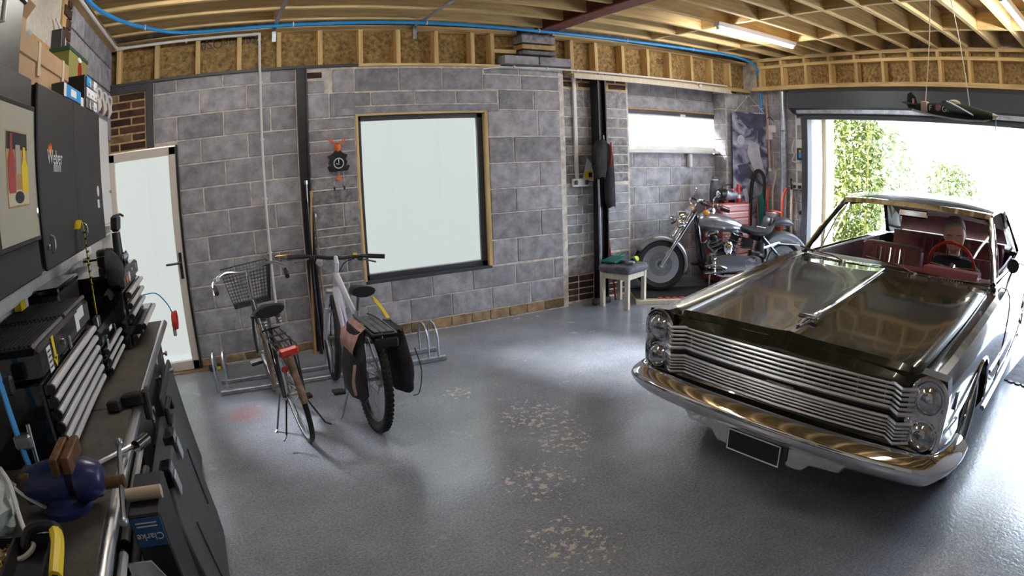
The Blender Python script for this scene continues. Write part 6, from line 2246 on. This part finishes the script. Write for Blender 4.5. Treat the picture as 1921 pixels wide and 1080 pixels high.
obj('tap_handle', MB().box((.045, -.045, .045), (.012, .05, .010), None, .003), 'red', tp)
obj('wall_plate', MB().cyl((-.08, .018, .015), (-.08, -.02, .015), .012, n=10), 'brass', tp)
hz = thing('small_case', 'small black and yellow case on the floor by the glass door', 'case', (.93, -.12, 0), .2)
obj('case_body', MB().box((0, 0, .03), (.12, .06, .058), None, .012), 'black_satin', hz)
obj('yellow_tag', MB().box((.03, -.032, .025), (.045, .004, .03)), 'yellow', hz, 0)

# ---- canvas print hung in the corner, with its cord
cv = thing('canvas_print', 'tall black and white canvas print of a motorcycle hanging in the corner', 'canvas', (7.88, -.17, .60), math.atan2(-.31, .42))


def canvas_mat():
    m = bpy.data.materials.new('canvas_photo')
    m.use_nodes = True
    N, L = m.node_tree.nodes, m.node_tree.links
    b = N['Principled BSDF']
    b.inputs['Roughness'].default_value = .7
    tc = N.new('ShaderNodeTexCoord')
    n1 = N.new('ShaderNodeTexNoise')
    n1.inputs['Scale'].default_value = 4.5
    n1.inputs['Detail'].default_value = 6
    n1.inputs['Distortion'].default_value = 1.2
    L.new(tc.outputs['Object'], n1.inputs['Vector'])
    r = N.new('ShaderNodeValToRGB')
    e = r.color_ramp.elements
    e[0].position, e[0].color = .40, (.05, .05, .10, 1)
    e[1].position, e[1].color = .60, (.42, .42, .55, 1)
    q = e.new(.72)
    q.color = (.72, .72, .80, 1)
    L.new(n1.outputs['Fac'], r.inputs[0])
    L.new(r.outputs[0], b.inputs['Base Color'])
    MATS['canvas_photo'] = m


canvas_mat()
M('print_pale', (.55, .55, .66), .7, var=.2, vs=5)
M('print_dark', (.06, .06, .11), .7, var=.4, vs=8)
obj('canvas_sheet', MB().box((0, 0, .88), (.52, .025, 1.76), None, .003), 'canvas_photo', cv, 0)
for nm, poly, mt in (('printed_fairing', [(-.02, 1.30), (.06, 1.34), (.13, 1.30), (.15, 1.15), (.20, .95), (.22, .78), (.10, .86), (.0, 1.05), (-.05, 1.2)], 'print_pale'),
                     ('printed_headlamp', [(-.14 + .055 * math.cos(2 * PI * k / 14), 1.36 + .07 * math.sin(2 * PI * k / 14)) for k in range(14)], 'print_pale'),
                     ('printed_frame', [(-.2, 1.0), (-.05, 1.03), (.12, .80), (.2, .70), (.02, .80), (-.15, .86)], 'print_dark'),
                     ('printed_sky', [(-.02, 1.52), (.24, 1.56), (.25, 1.74), (-.2, 1.74), (-.1, 1.60)], 'print_dark'),
                     ('printed_leg', [(-.12, .66), (-.06, .68), (.03, .34), (-.02, .30)], 'print_pale'),
                     ('printed_ground', [(-.25, .02), (.25, .02), (.25, .20), (.0, .28), (-.25, .22)], 'print_pale')):
    obj(nm, MB().prism(poly, (0, -.0126, 0), (1, 0, 0), (0, 0, 1), .0012, (0, -1, 0)), mt, cv, 0)
obj('hanging_cord', MB().tube([(-.22, -.004, 1.76), (.0, -.0, 2.0), (.22, -.004, 1.76)], .004, 6), 'white_card', cv)
obj('hook', MB().cyl((0, .05, 2.0), (0, -.012, 2.0), .006, n=8), 'steel', cv)

# ---- red tool chest with clutter behind the motorcycle
rc = thing('tool_cabinet', 'red tool cabinet with pale pink drawers behind the motorcycle', 'tool cabinet', (7.38, -.20, 0))
obj('cabinet_body', MB().bb(-.29, .30, -.10, .22, .06, 1.10, .008), 'red_chest', rc, 0)
obj('plinth', MB().bb(-.26, .27, -.07, .20, 0, .06), 'black_paint', rc, 0)
for k, (z0, z1) in enumerate(((.99, 1.08), (.90, .98), (.80, .89), (.69, .79), (.56, .68), (.40, .55), (.1, .39))):
    d = obj('drawer', MB().bb(-.27, .28, -.122, -.10, z0, z1, .004), 'pink_drawer', rc, 0)
    obj('handle', MB().tube([(-.24, -.128, z1 - .018), (.25, -.128, z1 - .018)], .008, 8), 'alu_bar', d)
obj('drawer_edge', MB().bb(.28, .30, -.124, -.10, .1, 1.08), 'red_chest', rc, 0)
cm_ = thing('air_compressor', 'small black and silver compressor on the red tool cabinet', 'compressor', (7.31, -.21, 1.10))
obj('tank', MB().lathe([(0, -.14), (.05, -.13), (.075, -.10), (.075, .10), (.05, .13), (0, .14)], (.06, 0, .105), (1, .1, 0), 20), 'galv', cm_)
obj('motor', MB().cyl((-.16, 0, .12), (-.03, 0, .12), .065, n=18), 'black_satin', cm_)
for s in (-.1, .12):
    obj('foot', MB().bb(s - .02, s + .02, -.06, .06, .0, .035, .004), 'rubber', cm_, 0)
obj('carry_handle', MB().tube([(-.1, 0, .18), (-.08, 0, .24), (.1, 0, .24), (.12, 0, .175)], .010, 8), 'black_satin', cm_)
obj('gauge', MB().lathe([(.022, 0), (.022, .015), (0, .016)], (.05, -.075, .17), (0, -1, 0), 14), 'red', cm_)
hl = thing('cloth_bundle', 'blue grey cloth bundle standing behind the compressor', 'bundle', (7.22, -.06, 1.10))
obj('cloth', MB().loft([[(.07 * k * math.cos(a) * (1 + .1 * math.sin(4 * a)), .06 * k * math.sin(a), z_) for a in [2 * PI * q / 16 for q in range(16)]] for z_, k in ((.002, 1.0), (.12, 1.05), (.25, .9), (.33, .55), (.35, .2))]), 'cloth_grey', hl, 60)
obj('tie_band', MB().torus((0, 0, .30), (0, 0, 1), .050, .008, 16, 6), 'white_card', hl)
scn = thing('spray_can', 'red spray can standing at the edge of the red tool cabinet', 'spray can', (7.57, -.20, 1.10))
obj('can', MB().lathe([(.031, 0), (.033, .005), (.033, .17), (.026, .19), (.012, .195), (0, .195)], (0, 0, .001), (0, 0, 1), 18), 'red', scn)
obj('nozzle_cap', MB().lathe([(.024, 0), (.024, .045), (.018, .052), (0, .052)], (0, 0, .192), (0, 0, 1), 16), 'orange_red', scn)
obj('label_band', MB().lathe([(.0336, .05), (.0336, .10)], (0, 0, .001), (0, 0, 1), 18), 'white_card', scn)

# ---- sack truck, hoses and sticks in the corner
sk = thing('sack_truck', 'orange red folding sack truck standing against the corner wall', 'sack truck', (7.93, -.58, 0), math.radians(-8))
for s in (-1, 1):
    obj('upright', MB().tube(spline([(0, s * .15, .06), (.0, s * .15, 1.0), (.02, s * .16, 1.22), (.05, s * (.19 if s < 0 else .16), 1.32)], 4), .016, 8), 'orange_red', sk)
    w_ = obj('wheel', MB().torus((.03, s * .19, .09), (0, 1, 0), .065, .025, 24, 8), 'rubber', sk)
    obj('wheel_hub', MB().cyl((.03, s * .175, .09), (.03, s * .205, .09), .045, n=14), 'red', w_)
for z_ in (.45, .78, .98):
    obj('cross_bar', MB().tube([(0, -.15, z_), (-.01, 0, z_ + .005), (0, .15, z_)], .013, 8), 'orange_red', sk)
obj('centre_bar', MB().tube([(0, 0, .45), (0, 0, 1.0)], .012, 8), 'orange_red', sk)
obj('toe_plate', MB().bb(-.22, .0, -.16, .16, .004, .012), 'galv', sk, 0)
obj('strap_pack', MB().box((-.03, .03, .93), (.05, .20, .09), (0, 0, .2), .012), 'galv', sk)
vh = thing('vacuum_hose', 'black coiled vacuum hose hanging in the corner by the blue hose', 'hose', (7.85, -.25, .5))
at0(obj('hose', MB().tube(spline([(7.84, -.19, .02), (7.84, -.20, .6), (7.85, -.21, 1.25), (7.88, -.26, 1.50), (7.92, -.33, 1.52), (7.94, -.38, 1.40), (7.95, -.36, 1.10), (7.95, -.33, .80)], 6), .026, 10), 'rubber', vh), vh.location)
at0(obj('hose_cuff', MB().cyl((7.95, -.33, .80), (7.95, -.325, .68), .032, n=12), 'plastic_black', vh), vh.location)
tl2 = thing('teal_tool', 'teal plastic tool standing behind the orange sack truck', 'tool', (7.86, -.34, 0))
at0(obj('frame', MB().prism([(-.05, .0), (.05, 0), (.06, 1.10), (.02, 1.22), (-.06, 1.16)], (7.87, -.36, .002), (.2, -.98, 0), (0, 0, 1), .03, (.98, .2, 0)), 'teal', tl2, 0), tl2.location)
at0(obj('lance', MB().tube([(7.84, -.40, .3), (7.84, -.32, 1.16)], .008, 6), 'red', tl2), tl2.location)
ws = thing('walking_stick', 'pale bent walking stick leaning against the corner wall', 'stick', (8.0, -.45, 0))
at0(obj('stick', MB().tube(spline([(8.0, -.46, .002), (8.03, -.47, .9), (8.05, -.45, 1.25), (8.04, -.50, 1.42), (8.05, -.52, 1.55)], 5), .014, 8), 'wood_pale', ws), ws.location)
at0(obj('ferrule', MB().cyl((8.0, -.46, .0), (8.002, -.46, .05), .017, n=10), 'rubber', ws), ws.location)
wh = thing('wooden_handle', 'long pale wooden handle leaning beside the sack truck', 'handle', (7.85, -.90, 0))
at0(obj('shaft', MB().tube([(7.99, -.86, .002), (8.06, -.78, 1.42)], [.020, .017], 8), 'wood_pale', wh), wh.location)
at0(obj('dark_grip', MB().tube([(8.05, -.79, 1.30), (8.055, -.775, 1.45)], .015, 8), 'rubber', wh), wh.location)
fj = thing('folding_trestle', 'folded tubular steel trestle propped below the sockets', 'trestle', (8.0, -.95, 0))
for a, b in (((8.02, -.80, 0.002), (8.06, -.98, 1.0)), ((8.02, -1.04, .002), (8.06, -.92, 1.0)), ((7.9, -.86, .3), (8.02, -1.0, .35))):
    at0(obj('tube', MB().tube([a, b], .012, 8), 'galv', fj), fj.location)
at0(obj('joint', MB().ball((8.05, -.95, 1.0), .03), 'black_satin', fj), fj.location)

# ---- right wall: downpipe, trunking, sockets, keypad
dpz = thing('soil_pipe', 'grey vertical soil pipe on the wall beside the garage door', 'pipe', (8.04, -.68, .6))
at0(obj('pipe', MB().cyl((8.045, -.66, 0), (8.045, -.66, 2.66), .048, n=20), 'galv', dpz), dpz.location)
for z_ in (.75, 2.1):
    at0(obj('bracket', MB().torus((8.045, -.66, z_), (0, 0, 1), .052, .010, 20, 6), 'galv', dpz), dpz.location)
ph = thing('pipe_lagging', 'pale pink insulated pipe beside the blue hose', 'pipe', (8.06, -.37, 1.3))
at0(obj('lagging', MB().tube([(8.07, -.34, 2.62), (8.07, -.36, 2.1), (8.07, -.385, 1.55)], .020, 10), 'cloth_pink', ph), ph.location)
at0(obj('end_collar', MB().cyl((8.07, -.385, 1.53), (8.07, -.385, 1.57), .024, n=10), 'white_plastic', ph), ph.location)
jb = thing('junction_box', 'white junction box with a black lead in the corner by the blue hose', 'junction box', (8.09, -.43, 2.05))
at0(obj('box', MB().prism([(-.33, 1.98), (-.33, 2.18), (-.50, 2.18), (-.50, 2.08), (-.43, 2.08), (-.43, 1.98)], (8.06, 0, 0), (0, 1, 0), (0, 0, 1), .035, (1, 0, 0)), 'white_plastic', jb, 0), jb.location)
at0(obj('lead', MB().tube(spline([(8.06, -.36, 2.28), (8.04, -.42, 2.30), (8.06, -.47, 2.24)], 5), .006, 6), 'rubber', jb), jb.location)
tk_ = thing('wall_trunking', 'white trunking with junction boxes and a double socket near the door rail', 'trunking', (8.09, -.88, 1.4))
at0(obj('duct', MB().bb(8.075, 8.098, -.872, -.845, 1.40, 2.62, .003), 'white_plastic', tk_, 0), tk_.location)
at0(obj('socket', MB().bb(8.065, 8.098, -.965, -.80, 1.31, 1.40, .005), 'white_plastic', tk_, 0), tk_.location)
for y_ in (-.835, -.925):
    at0(obj('plug', MB().box((8.05, y_, 1.345), (.035, .045, .045), None, .008), 'black_satin', tk_), tk_.location)
at0(obj('spur_box', MB().bb(8.07, 8.098, -.95, -.865, 1.56, 1.66, .004), 'white_plastic', tk_, 0), tk_.location)
at0(obj('spur_box', MB().bb(8.07, 8.098, -.94, -.87, 2.18, 2.28, .004), 'white_plastic', tk_, 0), tk_.location)
kp = thing('door_controller', 'white and black door control box with blue display', 'control box', (8.08, -.93, 1.72))
at0(obj('top_box', MB().bb(8.05, 8.098, -1.0, -.87, 1.87, 1.99, .01), 'white_plastic', kp, 0), kp.location)
at0(obj('lower_box', MB().bb(8.045, 8.098, -1.0, -.875, 1.71, 1.87, .01), 'black_satin', kp, 0), kp.location)
at0(obj('display', MB().bb(8.040, 8.046, -.96, -.92, 1.74, 1.81), 'blue_hose', kp, 0), kp.location)
at0(obj('label', MB().bb(8.040, 8.046, -.955, -.925, 1.815, 1.845), 'yellow', kp, 0), kp.location)
at0(obj('cable', MB().tube(spline([(8.07, -.83, 2.0), (8.05, -.80, 1.85), (8.06, -.83, 1.78), (8.05, -.80, 1.70), (8.06, -.86, 1.68), (8.06, -.93, 1.70)], 6), .010, 6), 'white_plastic', kp), kp.location)
at0(obj('cable', MB().tube(spline([(8.06, -.90, 1.71), (8.05, -.93, 1.62), (8.05, -.99, 1.64), (8.06, -.98, 1.71)], 6), .008, 6), 'white_plastic', kp), kp.location)
vt = tag(obj('window_stay', MB().bb(7.03, 7.09, .22, .285, 1.56, 1.745, .01), 'white_plastic'), 'short white bracket hanging below the long window sill', 'bracket')

# ---- model aeroplane
ma = thing('model_aeroplane', 'dark model fighter aeroplane hanging from strings in front of the shutter', 'model aeroplane', (6.0, -3.95, 2.21), 0)
# local: nose towards -y; fuselage along y
sec = []
for y_, hw, hh, zc in ((.44, .008, .014, .02), (.34, .020, .030, .015), (.18, .034, .050, .005), (.02, .044, .062, .0), (-.14, .046, .058, -.012), (-.28, .040, .046, -.024), (-.36, .026, .030, -.028), (-.385, .012, .014, -.028)):
    sec.append([(hw * math.cos(a), y_, zc + hh * math.sin(a)) for a in [2 * PI * k / 18 for k in range(18)]])
fu = obj('fuselage', MB().loft(sec), 'spit_olive', ma, 60)
obj('tail_fin', MB().prism([(.34, .03), (.45, .02), (.44, .12), (.405, .145), (.36, .10)], (-.004, 0, 0), (0, 1, 0), (0, 0, 1), .008, (1, 0, 0)), 'spit_olive', ma, 0)
obj('fin_flash', MB().box((0, .375, .065), (.010, .012, .045)), 'red', ma, 0)
obj('fin_flash', MB().box((0, .387, .065), (.010, .010, .045)), 'white_card', ma, 0)
for s in (-1, 1):
    obj('wing', MB().loft([[(s * .03, .02, -.025), (s * .03, -.20, -.035), (s * .03, -.09, -.010)], [(s * .30, -.02, -.005), (s * .30, -.17, -.010), (s * .30, -.09, .008)], [(s * .48, -.06, .018), (s * .48, -.11, .018), (s * .48, -.085, .022)]]), 'spit_olive', ma, 40)
    obj('wing_edge', MB().tube([(s * .03, -.20, -.035), (s * .30, -.17, -.010), (s * .48, -.11, .018)], .006, 6), 'white_card', ma)
    obj('tailplane', MB().prism([(.0, .36), (s * .16, .40), (s * .16, .43), (0, .45)], (0, 0, .035), (1, 0, 0), (0, 1, 0), .008, (0, 0, 1)), 'spit_olive', ma, 0)
obj('belly', MB().tube([(0, .40, -.004), (0, .18, -.046), (0, 0, -.064), (0, -.14, -.072), (0, -.30, -.066), (0, -.37, -.04)], .012, 8), 'white_card', ma)
obj('canopy', MB().ball((0, -.01, .055), (.026, .065, .032), 14, 8), 'cream', ma)
obj('spinner', MB().lathe([(.024, 0), (.018, .025), (0, .05)], (0, -.375, -.028), (0, -1, 0), 14), 'cream', ma)
for s in (-1, 1):
    obj('propeller_blade', MB().box((0, -.395, -.028 + s * .065), (.014, .006, .10), (0, .3, 0), .002), 'black_satin', ma)
rd_ = obj('roundel', MB().lathe([(0, .003), (.030, .003), (.030, 0)], (-.040, .13, .012), (-1, 0, 0), 20), 'red_chest', ma)
obj('roundel_ring', MB().torus((-.044, .13, .012), (1, 0, 0), .026, .004, 20, 6), 'blue_paint', rd_)
text('code_letter', 'F', 'cream', ma, (-.0405, .205, .008), (PI / 2, 0, -PI / 2), .065, .002)
text('code_letter', 'GU', 'cream', ma, (-.0475, .045, .0), (PI / 2, 0, -PI / 2), .065, .002)
obj('string', MB().tube([(0, .27, .03), (-.08, .10, .902)], .0045, 6), 'wood_pale', ma)
obj('string', MB().tube([(0, -.16, .03), (-.08, -.10, .902)], .0045, 6), 'wood_pale', ma)
obj('string_tape', MB().box((0, .27, .02), (.075, .06, .09), None, .006), 'tape', ma)

# ---- floor mat beside the car
fmt = thing('floor_mat', 'grey ribbed rubber mat with scalloped edge beside the car', 'mat', (7.15, -5.05, 0), 0)
obj('mat_sheet', MB().bb(-.62, .95, -.70, .52, .001, .010), 'cloth_grey', fmt, 0)
for k in range(16):
    obj('scallop', MB().cyl((-.62, -.68 + k * .075, .001), (-.62, -.68 + k * .075, .011), .030, n=10), 'black_paint', fmt)

# ================================================================== OUTSIDE
hw_ = tag(struct('wall_outside', MB().bb(16.0, 16.4, -4.2, 1.1, -.1, 6.5), 'render_white'), 'white rendered house wall standing outside across the driveway')
hw2 = struct('wall_outside', MB().bb(13.0, 24.0, -9.0, -8.6, -.1, 3.0), 'render_white', 'low pale wall along the far side of the driveway')


struct('ground_garden', MB().bb(-6, 8.45, .62, 6, -.2, -.03), 'soil', 'dark soil strip outside behind the block wall')
fn = struct('sky_screen', MB().bb(-6, 9.5, 1.32, 1.38, -.1, 2.36), 'screen_dark', 'added dark screen outside keeping bright sky out of the frosted windows')  # added unseen screen: blocks sky glare behind the panes, sun passes over it
for k in range(26):
    obj('screen_post', MB().box((-5.7 + k * .6, 1.30, 1.15), (.06, .04, 2.4)), 'screen_dark', fn, 0)


def leaf_cloud(n, cx, cy, rx, ry, z0, z1, size, seed, canes=0):
    rn = random.Random(seed)
    mb = MB()
    for i in range(n):
        u = rn.random()
        z = z0 + (z1 - z0) * u
        k = .45 + .55 * math.sin(PI * min(1, .15 + u * .9))
        a = rn.uniform(0, 2 * PI)
        r = math.sqrt(rn.random()) * k
        p = Vector((cx + rx * r * math.cos(a), cy + ry * r * math.sin(a), z))
        d = Vector((rn.uniform(-1, 1), rn.uniform(-1, 1), rn.uniform(-1.0, .3))).normalized()
        s_ = d.cross(Vector((rn.uniform(-1, 1), rn.uniform(-1, 1), rn.uniform(-1, 1)))).normalized()
        L_, W_ = size * rn.uniform(.6, 1.2), size * rn.uniform(.10, .18)
        mb.add([p, p + d * L_ * .45 + s_ * W_, p + d * L_, p + d * L_ * .45 - s_ * W_], [(0, 1, 2, 3)])
    return mb


bb_ = thing('bamboo', 'clump of yellow green bamboo outside the garage opening', 'bamboo', (10.3, -.55, -.03))
for k in range(11):
    rn = random.Random(k)
    x_, y_ = rn.uniform(-.25, .25), rn.uniform(-.42, .42)
    obj('cane', MB().tube([(x_, y_, 0), (x_ * 1.3, y_ * 1.2, 1.6), (x_ * 1.8, y_ * 1.5, 3.2)], [.016, .013, .008], 6), 'bamboo_cane', bb_)
f_ = obj('foliage', leaf_cloud(5200, 0, 0, .50, .62, .35, 3.6, .15, 5), 'bamboo_leaf', bb_, 0)
tag(f_, kind='stuff')
for i, (x_, y_, rx, ry, h_, lb) in enumerate(((13.0, .2, .9, 1.0, 2.6, 'pale sunlit shrub behind the bamboo'), (14.5, -1.0, .8, .9, 1.9, 'low pale shrub in front of the white house wall'), (12.5, 1.9, 1.0, 1.0, 3.6, 'tall loose shrub at the edge of the garage opening'))):
    s_ = thing('garden_shrub', lb, 'shrub', (x_, y_, -.03), 0, 'shrubs outside')
    obj('stem', MB().tube([(0, 0, 0), (.03, .02, h_ * .6)], [.04, .02], 8), 'bamboo_cane', s_)
    tag(obj('foliage', leaf_cloud(3200, 0, 0, rx, ry, .1, h_, .16, 11 + i), 'shrub_leaf', s_, 0), kind='stuff')
